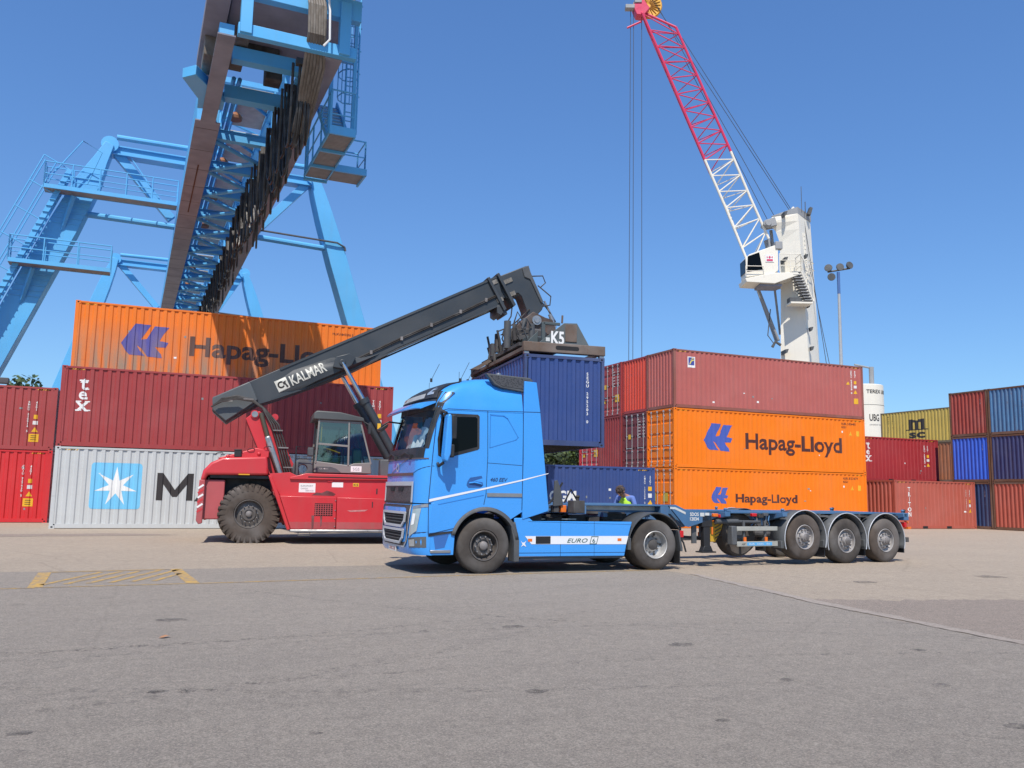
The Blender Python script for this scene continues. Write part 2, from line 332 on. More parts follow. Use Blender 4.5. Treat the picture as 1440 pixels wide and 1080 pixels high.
def casting(mb, x, y, z, sx, sy, sz, w=.178, d=.162, h=.118):
    """corner casting at a container corner; sx, sy, sz point inward; holes on the outer faces are dark discs, their shade as colour"""
    x1, y1, z1 = x+sx*w, y+sy*d, z+sz*h
    mb.box(min(x, x1), max(x, x1), min(y, y1), max(y, y1), min(z, z1), max(z, z1))
def hole(mb, c, ax, rw, rh, depth):
    n = 10; pr = []
    for j in range(n):
        a = 2*PI*j/n; pr.append((rw*math.cos(a), rh*math.sin(a)))
    if ax == 'y': mb.prism([(c[0]+p[0], c[2]+p[1]) for p in pr], 'y', c[1]-.003, c[1]+.02)
    else: mb.prism([(c[1]+p[0], c[2]+p[1]) for p in pr], 'x', c[0]-.003, c[0]+.02)
def container(label, loc, color, H=H9, L=L40, rz=0, end0='panel', end1='panel', frame=None, roofm=None, marks=None, group='stacked shipping containers', sideflat=False, base_on=False, hazard=True, end0prof=None, pitch=.282):
    fr = frame or color
    c = thing('shipping_container', label, 'container', loc, rz, group)
    pr = corr(L, pitch); zb, zt = .16, H-.075
    seed = (loc[0]*3.7+loc[2]*1.9+loc[1]) % 6.28; zl = [zb+(zt-zb)*k/8 for k in range(9)]
    def dent(x, z):
        e = math.sin(PI*(z-zb)/(zt-zb)); e = max(0, e)
        return e*(.006*math.sin(1.1*x+seed)*math.sin(1.7*z+seed*2)+.005*math.sin(2.9*x+3*seed)*math.sin(2.3*z+seed)+.006*max(0, math.sin(.9*x+5*seed))**6*math.sin(3.1*z+seed))
    for nm, yy, sgn in (('side_wall', 0, 1), ('side_wall', CW, -1)):
        mb = MB(); mb.grid([[(x, yy+sgn*(y+(dent(x, z) if sgn > 0 else 0)), z) for x, y in pr] for z in (zl if sgn > 0 else (zb, zt))]); mb.build(nm, color, c, smooth=0)
    pe_ = corr(CW, .262 if end0prof is None else end0prof, .045, .12)
    def panel_end(x, sgn):
        mb = MB(); mb.grid([[(x+sgn*y, s_, zb) for s_, y in pe_], [(x+sgn*y, s_, zt) for s_, y in pe_]]); mb.build('end_wall', color, c, smooth=0)
    def door_end(x, sgn):
        for k, (ya, yb) in enumerate(((.11, CW/2-.006), (CW/2+.006, CW-.11))):
            mb = MB(); rows = []; z = zb+.02; prz = [(z, .05), (z+.1, .05)]; z += .14
            npan = 4; ph = (zt-.06-z)/npan
            for i in range(npan):
                prz += [(z, .05), (z+.03, .085), (z+.03+ph*.22, .085), (z+.06+ph*.22, .05), (z+ph-.01, .05)]; z += ph
            prz.append((zt-.01, .05))
            mb.grid([[(x+sgn*d, ya+.03, zz), (x+sgn*d, yb-.03, zz)] for zz, d in prz])
            for q in (ya, yb-.045): mb.box(*sorted((x+sgn*.04, x+sgn*.09)), q, q+.045, zb+.02, zt-.01)
            dr = mb.build('door', color, c, smooth=0)
            for yb_ in (ya+.26, yb-.30):
                b_ = MB(); b_.tube((x+sgn*.012, yb_, .12), (x+sgn*.012, yb_, H-.06), .019, 6)
                for zz in (.3, .9, 1.7, H-.35): b_.box(*sorted((x+sgn*.0, x+sgn*.045)), yb_-.045, yb_+.045, zz-.03, zz+.03)
                for zz in (.12, H-.12): b_.box(*sorted((x-sgn*.012, x+sgn*.04)), yb_-.05, yb_+.05, zz-.045, zz+.045)
                zh = 1.05; b_.bar((x-sgn*.012, yb_, zh), (x-sgn*.012, yb_+(.3 if yb_ < ya+.5 else -.3), zh+.02), .03, .035)
                b_.build('locking_bar', M_bar, dr)
            for zz in (.45, 1.0, 1.6, H-.5): 
                h_ = MB(); yy = ya-.03 if k == 0 else yb+.03; h_.box(*sorted((x-sgn*.004, x+sgn*.05)), yy-.06, yy+.06, zz-.04, zz+.04)
                h_.build('hinge', fr, dr)
    (door_end if end0 == 'doors' else panel_end)(0, 1)
    (door_end if end1 == 'doors' else panel_end)(L, -1)
    mb = MB()
    for x0, x1 in ((0, .13), (L-.13, L)):
        for y0, y1 in ((0, .09), (CW-.09, CW)): mb.box(x0, x1, y0, y1, .118, H-.118)
    for y0, y1 in ((.004, .062), (CW-.062, CW-.004)):
        mb.box(.178, L-.178, y0, y1, H-.08, H-.012); mb.box(.178, L-.178, y0+.004, y1+.0, .02, .17)
    for x0, x1 in ((.006, .08), (L-.08, L-.006)):
        mb.box(x0, x1, .162, CW-.162, H-.10, H-.012); mb.box(x0, x1, .162, CW-.162, .02, .165)
    mb.build('frame', fr, c, smooth=0)
    for x, sx in ((0, 1), (L, -1)):
        for y, sy in ((0, 1), (CW, -1)):
            for z, sz in ((0, 1), (H, -1)):
                mb = MB(); casting(mb, x-sx*.003, y-sy*.003, z, sx, sy, sz)
                yy = -.0045 if sy > 0 else CW-.012; k = len(mb.f); hole(mb, (x+sx*.09, yy, z+sz*.06), 'y', .038, .028, .02)
                hole(mb, ((-.0045 if sx > 0 else L-.0155), y+sy*.085, z+sz*.06), 'x', .035, .028, .02); mb.m[k:] = [1]*(len(mb.f)-k)
                mb.build('corner_casting', [fr, M_dark], c, smooth=0)
    mb = MB(); n = int((L-.3)/.21); rows = [[], []]
    for i in range(n+1):
        x = .12+(L-.24)*i/n; zz = H-.03-(.018 if i % 2 else 0); rows[0].append((x, .06, zz)); rows[1].append((x, CW-.06, zz))
    mb.grid(rows); mb.build('roof', roofm or fr, c, smooth=0)
    mb = MB(); mb.box(.09, L-.09, .064, CW-.064, .13, .155)
    for i in range(int(L/.6)): mb.box(.3+i*.6, .345+i*.6, .066, CW-.066, .03, .129)
    mb.build('floor', M_under, c, smooth=0)
    cuts = [x for x, _ in pr]
    near = lambda x, z: (x, prof_at(pr, x)+(dent(x, z) if zb < z < zt else 0)-.006, z)
    ec = [s_ for s_, _ in pe_]; e0 = lambda s_, z: (prof_at(pe_, CW-s_)-.005, CW-s_, z)
    c_ = dict(c=c, near=near, cuts=cuts, zl=zl, e0=e0, ecuts=[CW-s_ for s_ in ec], H=H, L=L)
    if hazard:
        for x0, x1 in ((.3, .75), (L-.75, L-.3)):
            arts = []
            for k in range(5):
                xx = x0+k*.09; arts.append(([(xx, H-.135), (xx+.045, H-.135), (xx+.08, H-.095), (xx+.035, H-.095)], [(0, 1, 2, 3)]))
            apply_art('hazard_marking', join2(*arts), near, M_yel, c, cuts)
    if L < 7:
        for x in (1.95, 3.75):
            mb = MB(); mb.box(x, x+.36, .0, .01, .03, .15); mb.build('fork_pocket', M_dark, c, smooth=0)
    random.seed(int(loc[0]*10+loc[2]*7)+3)
    for k in range(3 if hazard else 1):
        x = random.uniform(.8, L-.8); z = random.uniform(.35, H-.5); art(c_, 'sticker', rect(x, x+random.uniform(.05, .12), z, z+random.uniform(.04, .09)), M_white if k % 2 else mat('pale sticker', (.25, .26, .26, 1), .5, dirt=.1))
    if marks: marks(c_)
    return c_
M_under = mat('container underframe', (.05, .048, .05, 1), .8, dirt=.2)
def art(c_, name, a, m, end=False, flat=None):
    if flat is not None: return apply_art(name, a, (lambda s_, z: (flat, CW-s_, z)) if end else (lambda x, z: (x, flat, z)), m, c_['c'])
    return apply_art(name, a, c_['e0'] if end else c_['near'], m, c_['c'], c_['ecuts'] if end else c_['cuts'], () if end else c_['zl'])
def idmarks(c_, x, code='CAIU 927430 5', m=None, typ='45G1', top=None, warn=True, both=True):
    m = m or M_white; H = c_['H']; top = top or H-.6
    art(c_, 'lettering', vstack(code, x-.27, top, .085, .098, .03), m)
    art(c_, 'lettering', vstack(typ, x, top, .085, .098, .03), m)
    if warn:
        art(c_, 'sticker', rect(x-.07, x+.07, top-.72, top-.55), M_yel); art(c_, 'sticker', rect(x-.09, x+.09, top-.95, top-.80), mat('white sticker', (.7, .7, .7, 1), .5, dirt=.2))
        art(c_, 'warning_triangle', poly2([(x-.12, top-1.25), (x+.12, top-1.25), (x, top-1.05)]), M_yel)
        if both:
            art(c_, 'sticker', rect(x-.2, x+.16, top-1.65, top-1.33), M_yel)
            for k in range(3): apply_art('sticker_print', rect(x-.13, x+.08, top-1.42-k*.08, top-1.39-k*.08), lambda xx, zz: (xx, c_['near'](xx, zz)[1]-.002, zz), M_blklab, c_['c'], c_['cuts'])
def hl_logo(x0, z0, w_, h_):
    P = lambda *q: [(x0+(a-185)/775*w_, z0+(915-b_)/715*h_) for a, b_ in q]
    return poly2(P((185, 645), (395, 205), (645, 215), (560, 400), (490, 545), (590, 520), (700, 235), (940, 235), (850, 400), (795, 545), (940, 570), (900, 680), (725, 685), (830, 830), (850, 915), (610, 900), (520, 740), (430, 665), (490, 790), (575, 890), (330, 885), (260, 800)))
HLtext = lambda x, z, h, sx=1.0: shift(text2d('Hapag-Lloyd', h, .018, sx), x, z)
def wtext(s_, x, z, width, h, bold=.02, **k):
    t = text2d(s_, h, bold, 1, **k); ww = max(p[0] for p in t[0])-min(p[0] for p in t[0]); x00 = min(p[0] for p in t[0])
    return [((p[0]-x00)*width/ww+x, p[1]+z) for p in t[0]], t[1]
P_or = mat('orange container paint', (.84, .195, .006, 1), .5, dirt=.07, streak=.10, spec=.3)
P_or_old = mat('weathered orange container paint', (.78, .18, .008, 1), .55, dirt=.08, streak=.1, fade=((.30, .22, .15, 1), .5, 2.3, 1.0, 4.5, 12.0))
P_mar = mat('oxide red container paint', (.33, .042, .042, 1), .5, dirt=.08, streak=.10)
P_mar2 = mat('faded oxide red container paint', (.42, .11, .095, 1), .6, dirt=.08, streak=.14, rust=.0)
P_dkmar = mat('dark maroon container paint', (.155, .028, .038, 1), .5, dirt=.12, streak=.2, rust=.05)
P_red = mat('bright red container paint', (.58, .022, .026, 1), .45, dirt=.06, streak=.08)
P_verm = mat('vermilion container paint', (.60, .06, .03, 1), .45, dirt=.1, streak=.15, rust=.12)
P_grey = mat('light grey container paint', (.52, .535, .53, 1), .5, dirt=.06, streak=.12)
P_navy = mat('navy container paint', (.032, .062, .20, 1), .45, dirt=.08, streak=.08)
P_navy2 = mat('deep blue container paint', (.025, .045, .12, 1), .45, dirt=.1, streak=.18, rust=.1)
P_cma = mat('cma blue container paint', (.032, .065, .215, 1), .45, dirt=.06, streak=.07)
P_bblue = mat('bright blue container paint', (.035, .12, .62, 1), .45, dirt=.12, streak=.2)
P_gblue = mat('worn grey blue container paint', (.075, .19, .36, 1), .55, dirt=.2, streak=.35, rust=.35)
P_wred = mat('worn red container paint', (.34, .055, .038, 1), .5, dirt=.15, streak=.22, rust=.2)
P_bred = mat('brick red container paint', (.42, .095, .062, 1), .5, dirt=.1, streak=.15)
P_yel = mat('mustard container paint', (.56, .40, .085, 1), .5, dirt=.1, streak=.25, rust=.1)
P_brn = mat('rusty orange brown container paint', (.36, .12, .045, 1), .55, dirt=.2, streak=.3, rust=.3)
P_rfr = mat('rusty brown frame', (.16, .075, .04, 1), .75, dirt=.3, rust=.5)
P_texred = mat('crimson container paint', (.34, .028, .030, 1), .45, dirt=.07, streak=.08)
HLblue = mat('logo blue', (.06, .105, .42, 1), .5, dirt=.12, streak=.1)
HLold = mat('faded logo blue', (.085, .085, .33, 1), .5, dirt=.2, fade=((.27, .2, .17, 1), .5, 2.3, .9, 4.5, 12.0))
HLtxt = mat('dark brown lettering', (.075, .02, .016, 1), .5, dirt=.1)
HLtxo = mat('faded brown lettering', (.10, .045, .03, 1), .55, dirt=.25, streak=.2)
# left stack ---------------------------------------------------------
def m_maersk(c_):
    x0, x1, z0_, z1 = 1.2, 2.88, .70, 2.35; r = .12; pts = []
    for cx, cz, a0 in ((x1-r, z1-r, 0), (x0+r, z1-r, 90), (x0+r, z0_+r, 180), (x1-r, z0_+r, 270)):
        for k in range(5): a = math.radians(a0+k*22.5); pts.append((cx+r*math.cos(a), cz+r*math.sin(a)))
    art(c_, 'logo_panel', poly2(pts), mat('sky blue logo', (.17, .52, .78, 1), .5, dirt=.06, streak=.05))
    cx, cz = 2.04, 1.5; st = []
    for k in range(14):
        a = PI/2+k*PI/7; rr = .72 if k % 2 == 0 else .24; st.append((cx+rr*math.cos(a), cz+rr*math.sin(a)))
    fs = [(cx, cz)]+st
    o = apply_art('logo_star', (fs, [(0, i+1, (i+1) % 14+1) for i in range(14)]), lambda x, z: (x, c_['near'](x, z)[1]-.003, z), M_white, c_['c'], c_['cuts'])
    art(c_, 'lettering', join2(poly2([(3.4,1.03),(3.62,1.03),(3.62,1.62),(3.95,1.16),(4.11,1.16),(4.44,1.62),(4.44,1.03),(4.66,1.03),(4.66,2.03),(4.46,2.03),(4.03,1.42),(3.6,2.03),(3.4,2.03)]), wtext('AERSK', 4.72, 1.03, 6.1, 1.0, .022)), M_blk)
container('light grey container with white star logo, bottom of the left stack', (-2.96, 34.07, 0), P_grey, marks=m_maersk)
def slab(l, x, zt_, h):
    return l
def m_tex(c_, x=.76, z1=2.53, s_=1.0):
    t = join2(shift(text2d('t', .50*s_, .028), x-.12*s_, z1-.47*s_), rect(x-.17*s_, x+.13*s_, z1-.17*s_, z1-.12*s_), rect(x-.02*s_, x+.16*s_, z1-.47*s_, z1-.43*s_),
              shift(text2d('e', .42*s_, .03), x-.17*s_, z1-.82*s_),
              shift(text2d('x', .48*s_, .03, 1.1), x-.21*s_, z1-1.24*s_), rect(x-.24*s_, x-.04*s_, z1-1.24*s_, z1-1.20*s_), rect(x+.04*s_, x+.25*s_, z1-1.24*s_, z1-1.20*s_), rect(x-.24*s_, x-.06*s_, z1-.925*s_, z1-.885*s_), rect(x+.05*s_, x+.22*s_, z1-.925*s_, z1-.885*s_))
    art(c_, 'lettering', t, M_white)
def m_L2(c_): m_tex(c_); idmarks(c_, 11.65, 'TEMU 765112 4', typ='45G1')
container('dark red container with white "tex" lettering on the pale grey one, left stack', (-2.96, 34.07, H9), P_mar, marks=m_L2)
def m_L3(c_):
    art(c_, 'logo', hl_logo(1.70, .85, 1.78, 1.33), HLold)
    art(c_, 'lettering', wtext('Hapag-Lloyd', 4.24, 1.06, 6.3, .80, .036), HLtxo)
    art(c_, 'lettering', shift(text2d('HLXU 843276 5', .10, .02), 10.0, 2.42), HLtxt)
container('weathered orange container topping the left stack, its blue logo half worn away', (-2.9, 36.55, 2*H9), P_or_old, marks=m_L3)
container('plain red container on the ground behind the light grey one, left stack', (-2.9, 36.60, 0), P_mar)
container('plain maroon container under the weathered orange one, left stack', (-2.9, 36.60, H9), P_dkmar)
def m_LL(code):
    def f(c_): idmarks(c_, 12.192-.72, code, typ='45G1' if c_['H'] > 2.7 else '4501')
    return f
container('bright red container on the ground at the left edge of the picture', (-3.5-L40, 39.35, 0), P_red, marks=m_LL('CAIU 927430 5'))
container('faded red container stacked on the bright red one at the left edge', (-3.5-L40, 39.35, H9), mat('dusty red container paint', (.35, .055, .055, 1), .5, dirt=.1, streak=.14), H=H8, marks=m_LL('BMOU 210914 5'))
# right stack --------------------------------------------------------
RU, RV, RP = 23.34, 34.59, 2.488
def hl(x, z, lw, lh, tx, tz, tw, th, nums):
    def f(c_):
        art(c_, 'logo', hl_logo(x, z, lw, lh), HLblue); art(c_, 'lettering', wtext('Hapag-Lloyd', tx, tz, tw, th, .036), HLtxt)
        art(c_, 'lettering', join2(shift(text2d(nums, .12, .02), 10.55, 2.55), shift(text2d('45G1', .12, .02), 10.55, 2.37)), HLtxt)
        for k, xx in enumerate((10.62, 11.2, 11.72)):
            if k == 1: art(c_, 'warning_triangle', poly2([(xx-.12, 2.0), (xx+.12, 2.0), (xx, 2.22)]), M_yel)
            elif k == 2: art(c_, 'sticker', rect(xx-.1, xx+.1, 1.97, 2.25), M_yel)
            else: art(c_, 'sticker', rect(xx-.06, xx+.06, 2.12, 2.22), M_white)
        ph = mat('yellow placard', (.50, .38, .02, 1), .5, dirt=.2)
        for s_ in (.58, 1.62):
            for zz in (.62, 1.25) if c_['c'].location.z < 1 else (): art(c_, 'placard', rect(s_-.22, s_+.22, zz, zz+.42), ph, True, flat=.028)
    return f
container('orange container with small lettering, bottom of the right stack behind the trailer', (RU, RV, 0), P_or, end0='doors', frame=P_or, marks=hl(2.14, 1.19, 1.05, .82, 3.62, 1.28, 3.85, .42, 'HLBU 822167 9'))
container('orange container with large lettering, middle of the right stack', (RU, RV, H9), P_or, end0='doors', marks=hl(1.73, .86, 1.78, 1.38, 4.27, 1.06, 6.28, .80, 'HLBU 205448 1'))
def m_R3(c_):
    art(c_, 'sticker', rect(.84, 1.26, 2.02, 2.56), M_white)
    up = lambda x, z: (x, c_['near'](x, z)[1]-.003, z)
    apply_art('sticker_print', poly2([(.89, 2.14), (1.21, 2.14), (1.21, 2.52), (.89, 2.52)]), up, mat('emblem blue', (.05, .07, .3, 1), .5, dirt=0), c_['c'], c_['cuts'])
    up2 = lambda x, z: (x, c_['near'](x, z)[1]-.006, z)
    apply_art('sticker_print', poly2([(.92, 2.18), (1.0, 2.36), (1.2, 2.42), (1.2, 2.38), (1.05, 2.32), (.97, 2.18)], [(.95, 2.4), (1.1, 2.48), (1.19, 2.5), (1.19, 2.46), (1.08, 2.43)]), up2, mat('emblem yellow', (.75, .65, .1, 1), .5, dirt=0), c_['c'], c_['cuts'])
    idmarks(c_, 11.64, 'GESU 643028 8', typ='45G1', top=2.62, both=False)
    art(c_, 'sticker', rect(11.5, 11.84, .82, 1.12), M_yel)
    art(c_, 'warning_triangle', poly2([(11.02, 1.84), (11.24, 1.84), (11.13, 2.02)]), M_yel)
    art(c_, 'sticker', rect(5.03, 5.15, .5, .6), M_white); art(c_, 'sticker', rect(2.30, 2.40, .34, .42), M_white)
container('faded brick red container with small blue emblem, top front of the right stack', (RU, RV, 2*H9), P_mar2, marks=m_R3, frame=mat('rust stained red frame', (.26, .085, .06, 1), .6, dirt=.2, rust=.35))
def dmark(c_):
    ms = []
    H = c_['H']
    for s_ in (1.55, 1.95):
        for k in range(6): ms.append(rect(s_, s_+.22, H-.45-k*.16-.05, H-.45-k*.16))
    art(c_, 'lettering', join2(*ms), mat('door lettering', (.5, .45, .44, 1), .6, dirt=.1), True, flat=.028)
    art(c_, 'sticker', rect(.55, .8, 1.55, 1.8), M_yel, True, flat=.028)
def dmark2(c_):
    dmark(c_); art(c_, 'placard', rect(1.75, 2.2, .75, 1.15), M_yel, True, flat=.026)
    art(c_, 'placard', rect(.45, .7, .75, .95), M_yel, True, flat=.026)
rr = [('plain vermilion container second from the front, top level of the right stack', 1, 2, P_verm, 'panel', None),
      ('red brown container showing its doors, third row back on top of the right stack', 2, 2, P_mar, 'doors', dmark2),
      ('maroon container with white door bars beside the large lettered orange one, right stack', 1, 1, P_dkmar, 'doors', dmark),
      ('dark red container with a blank end, third row of the middle level, right stack', 2, 1, mat('blank end dark red', (.25, .03, .032, 1), .5, dirt=.1, streak=.15), 'panel', None),
      ('red container with doors at the far back of the middle level, right stack', 3, 1, mat('far red container paint', (.45, .03, .045, 1), .5, dirt=.1, streak=.15), 'doors', dmark2),
      ('blue container on the ground, second row of the right stack', 1, 0, P_navy, 'panel', None),
      ('brown container on the ground, third row of the right stack', 2, 0, P_brn, 'panel', None),
      ('maroon container on the ground, last row of the right stack', 3, 0, P_dkmar, 'panel', None)]
for lb, r_, lv, pm, e_, mkf in rr: container(lb, (RU+(.05 if r_ % 2 else -.02), RV+RP*r_, H9*lv), pm, end0=e_, marks=mkf, frame=P_mar if pm in (P_verm,) else None)
# blue box in the middle ----------------------------------------------
def m_cma(c_):
    art(c_, 'lettering', wtext('CMA CGM', .35, 1.27, 2.32, .38, .045), M_white)
    x = 17.8-11.95; art(c_, 'lettering', vstack('22G1', x, 2.27, .075, .088, .03), M_white); art(c_, 'lettering', vstack('CMAU 125408 2', x-.24, 2.27, .065, .082, .03), M_white)
    art(c_, 'sticker', rect(x-.07, x+.07, 1.70, 1.86), M_yel); art(c_, 'sticker', rect(x-.07, x+.07, 1.44, 1.6), mat('white sticker', None)); art(c_, 'warning_triangle', poly2([(x-.11, 1.17), (x+.11, 1.17), (x, 1.36)]), M_yel)
container('navy blue container with white lettering on the ground behind the truck', (11.95, 28.0, 0), P_cma, H=H8, L=L20, marks=m_cma, group='single shipping containers')
# right distance -----------------------------------------------------
def m_tex2(c_):
    m_tex(c_, .47, 2.32, .95); idmarks(c_, 5.2, 'TGHU 198240 6', typ='22G1', top=2.2, both=False)
container('crimson container with white "tex" lettering right of the orange stack', (38.1, 37.3, H8), P_texred, H=H8, L=L20, marks=m_tex2)
container('maroon container hidden behind the brick red one, under the crimson box', (38.1, 37.3, 0), P_dkmar, H=H8, L=L20)
def m_tri(c_):
    art(c_, 'lettering', vstack('TRITON', 1.05, 2.23, .23, .268, .03, 1.15), M_white)
    idmarks(c_, 5.62, 'TRLU 906153 7', typ='22G1', top=2.15, both=False)
container('brick red container with vertical white lettering on the ground at right', (36.8, 33.9, 0), P_bred, H=H8, L=L20, marks=m_tri)
rg = [('blue container end at the bottom beside the lettered brick red one', 0, 0, P_navy2), ('bright royal blue container end in the middle of the right hand stack', 0, 1, P_bblue),
      ('worn red container end on top of the royal blue one', 0, 2, P_wred), ('red container end at the bottom right edge of the picture', 1, 0, P_bred),
      ('dark navy container end, middle level at the right edge', 1, 1, mat('dark navy container paint', (.035, .042, .13, 1), .5, dirt=.1, streak=.25, rust=.1)), ('weathered grey blue container end, top at the right edge', 1, 2, P_gblue)]
def m_rust(c_):
    art(c_, 'lettering', vstack('SCZU 114', 2.0, 2.2, .09, .11, .03), mat('door lettering', None), True)
for lb, r_, lv, pm in rg: container(lb, (43.0, 33.0-2.5*r_, H8*lv), pm, H=H8, L=L20, frame=P_rfr, hazard=False, marks=m_rust, end0prof=.25)
def m_msc(c_):
    x0 = 2.72
    a = join2(rect(x0-.3, x0+1.75, 1.06, 1.13), rect(x0, x0+.38, 1.13, 1.9), rect(x0+.55, x0+.85, 1.13, 1.8), rect(x0+1.08, x0+1.42, 1.13, 1.9), rect(x0+.38, x0+.55, 1.66, 1.85), rect(x0+.85, x0+1.08, 1.66, 1.88), wtext('sc', x0, .48, 1.45, .62, .05))
    art(c_, 'lettering', a, M_blk)
    art(c_, 'lettering', join2(vstack('MEDU 431', .75, 2.3, .12, .17, .03), vstack('22G1 4', 1.15, 2.3, .12, .17, .03)), mat('faded container code', (.2, .14, .03, 1), .6, dirt=.2))
container('mustard yellow container with black lettering on the far stack', (54.0, 50.9, 2*H9), P_yel, H=H8, L=L40, rz=-PI/2, frame=mat('dull brown frame', (.2, .15, .09, 1), .7, dirt=.3, rust=.3), marks=m_msc, hazard=False, pitch=.30)
container('rusty orange brown container under the mustard yellow one', (54.0, 50.9, H9), P_brn, L=L40, rz=-PI/2, frame=P_rfr, hazard=False, pitch=.30)
container('dark red container on the ground under the rusty brown one, far stack', (54.0, 50.9, 0), P_dkmar, L=L40, rz=-PI/2, hazard=False)
# ---------------------------------------------------------------- wheels
M_rub = mat('tyre rubber', (.066, .055, .047, 1), .85, dirt=.5, scale=3, bump=.15)
M_rubd = mat('dusty tyre rubber', (.085, .065, .052, 1), .9, dirt=.5, scale=3, bump=.2)
M_rim = mat('grey rim', (.13, .115, .105, 1), .5, .3, dirt=.3, scale=6)
M_rims = mat('bright rim', (.50, .49, .47, 1), .45, .35, dirt=.3, scale=7)
M_hub = mat('dirty hub', (.22, .20, .19, 1), .6, .2, dirt=.5, scale=9)
M_black = mat('black plastic', (.018, .018, .02, 1), .5, dirt=.15, scale=4)
M_dgrey = mat('dark grey plastic', (.075, .08, .085, 1), .6, dirt=.2, scale=4)
M_chas = mat('dusty chassis', (.05, .045, .042, 1), .75, dirt=.4, scale=5)
M_steel = mat('bare steel', (.42, .41, .40, 1), .35, .8, dirt=.2, scale=5)
M_chrome = mat('silver trim', (.50, .52, .55, 1), .45, .15, dirt=.08)
M_glass = mat('dark glass', (.003, .004, .005, 1), .08, dirt=0, spec=.12)
M_orlamp = mat('orange lamp', (.75, .16, .015, 1), .3, dirt=0)
M_redlamp = mat('red lamp', (.55, .01, .015, 1), .3, dirt=0)
M_tred = M_dgrey
def wheel(parent, loc, R, W, style='flat', rimr=.285, side=-1, tyrem=None, name='wheel', lug=0):
    """outer face at y = loc.y looking along side*y; rim mesh with tyre, hub and nuts as sub-parts"""
    x, y, z = loc; s = -side    # s: inward
    tyrem = tyrem or M_rub; r = rimr
    prof = [(r, .03), (r+.02, .0), (r+.06, -.004), (R-.13, -.012), (R-.05, .006), (R-.012, .03), (R, .055), (R, W-.055), (R-.012, W-.03), (R-.05, W-.006), (R-.13, W+.01), (r+.05, W), (r, W-.03)]
    rim = MB()
    if style == 'front':
        rp = [(r+.004, .012), (r-.006, .0), (r-.022, .004), (r-.03, .10), (r-.055, .135), (.20, .10), (.185, .075), (.12, .07), (.115, .09), (1e-5, .09)]
    elif style == 'deep':
        rp = [(r+.004, .008), (r-.01, -.004), (r-.02, .004), (r-.03, .10), (r-.045, .17), (.17, .19), (.12, .13), (.10, .10), (1e-5, .10)]
    else:
        rp = [(r+.004, .012), (r-.008, .0), (r-.02, .006), (r-.028, .07), (r-.055, .10), (.185, .06), (.165, .045), (.11, .045), (.10, -.02), (.07, -.035), (1e-5, -.035)]
    rim.lathe([(a, y+s*h) for a, h in rp], (x, 0, z), 'y', 32, caps=False)
    o = rim.build(name, M_rims if style == 'deep' else (mat('light grey rim', (.36, .34, .33, 1), .55, .1, dirt=.35, scale=8) if style == 'flat' else M_rim), parent)
    t = MB(); t.lathe([(a, y+s*h) for a, h in prof], (x, 0, z), 'y', 48, caps=False)
    if lug:
        for k in range(lug):
            a = 2*PI*k/lug
            for half in (0, 1):
                aa = a + (PI/lug if half else 0); c = Vector((math.cos(aa), 0, math.sin(aa)))
                ya, yb = (y+s*.0, y+s*W*.5) if not half else (y+s*W*.5, y+s*W)
                p = Vector((x, ya, z)) + c*(R+.0); a2 = aa+(.12 if half == 0 else -.12)*1.4
                c2 = Vector((math.cos(a2), 0, math.sin(a2))); q = Vector((x, yb, z)) + c2*(R+.0)
                if half: p, q = Vector((x, ya, z))+c2*R, Vector((x, yb, z))+c*R
                t.bar(p, q, .085, .07, up=c)
                if not half: t.bar(Vector((x, y+s*.02, z))+c*(R-.17), Vector((x, y+s*.02, z))+c*(R+.03), .05, .085, up=(0, 1, 0))
    else:
        for g_ in (.28, .5, .72):
            t.lathe([(R+.001, y+s*W*g_-.006), (R-.012, y+s*W*g_), (R+.001, y+s*W*g_+.006)], (x, 0, z), 'y', 48, caps=False)
    t.build('tyre', tyrem, o)
    nb = MB(); n = 10; br = .1675; by = {'front': .055, 'deep': .175, 'flat': .03}[style]
    if r > .34: br, n = .235, 12
    for k in range(n):
        a = 2*PI*k/n+.1; nb.lathe([(.017, y+s*(by+.03)), (.017, y+s*(by-.025)), (.010, y+s*(by-.032)), (1e-5, y+s*(by-.032))], (x+br*math.cos(a), 0, z+br*math.sin(a)), 'y', 6)
    nb.build('wheel_nut', M_steel if style == 'front' else M_hub, o)
    hb = MB()
    if style == 'front': hb.lathe([(.085, y+s*.09), (.08, y+s*.03), (.05, y+s*.01), (1e-5, y+s*.01)], (x, 0, z), 'y', 20)
    elif style == 'deep':
        hb.lathe([(.115, y+s*.19), (.11, y+s*.10), (.07, y+s*.08), (1e-5, y+s*.075)], (x, 0, z), 'y', 20)
        for k in range(5): 
            a = 2*PI*k/5; hb.lathe([(.03, y+s*.168), (1e-5, y+s*.166)], (x+.215*math.cos(a), 0, z+.215*math.sin(a)), 'y', 10)
    else: hb.lathe([(.09, y+s*.0), (.085, y-s*.045), (.06, y-s*.06), (1e-5, y-s*.062)], (x, 0, z), 'y', 20)
    hb.build('hub', M_hub if style != 'deep' else M_chas, o)
    return o
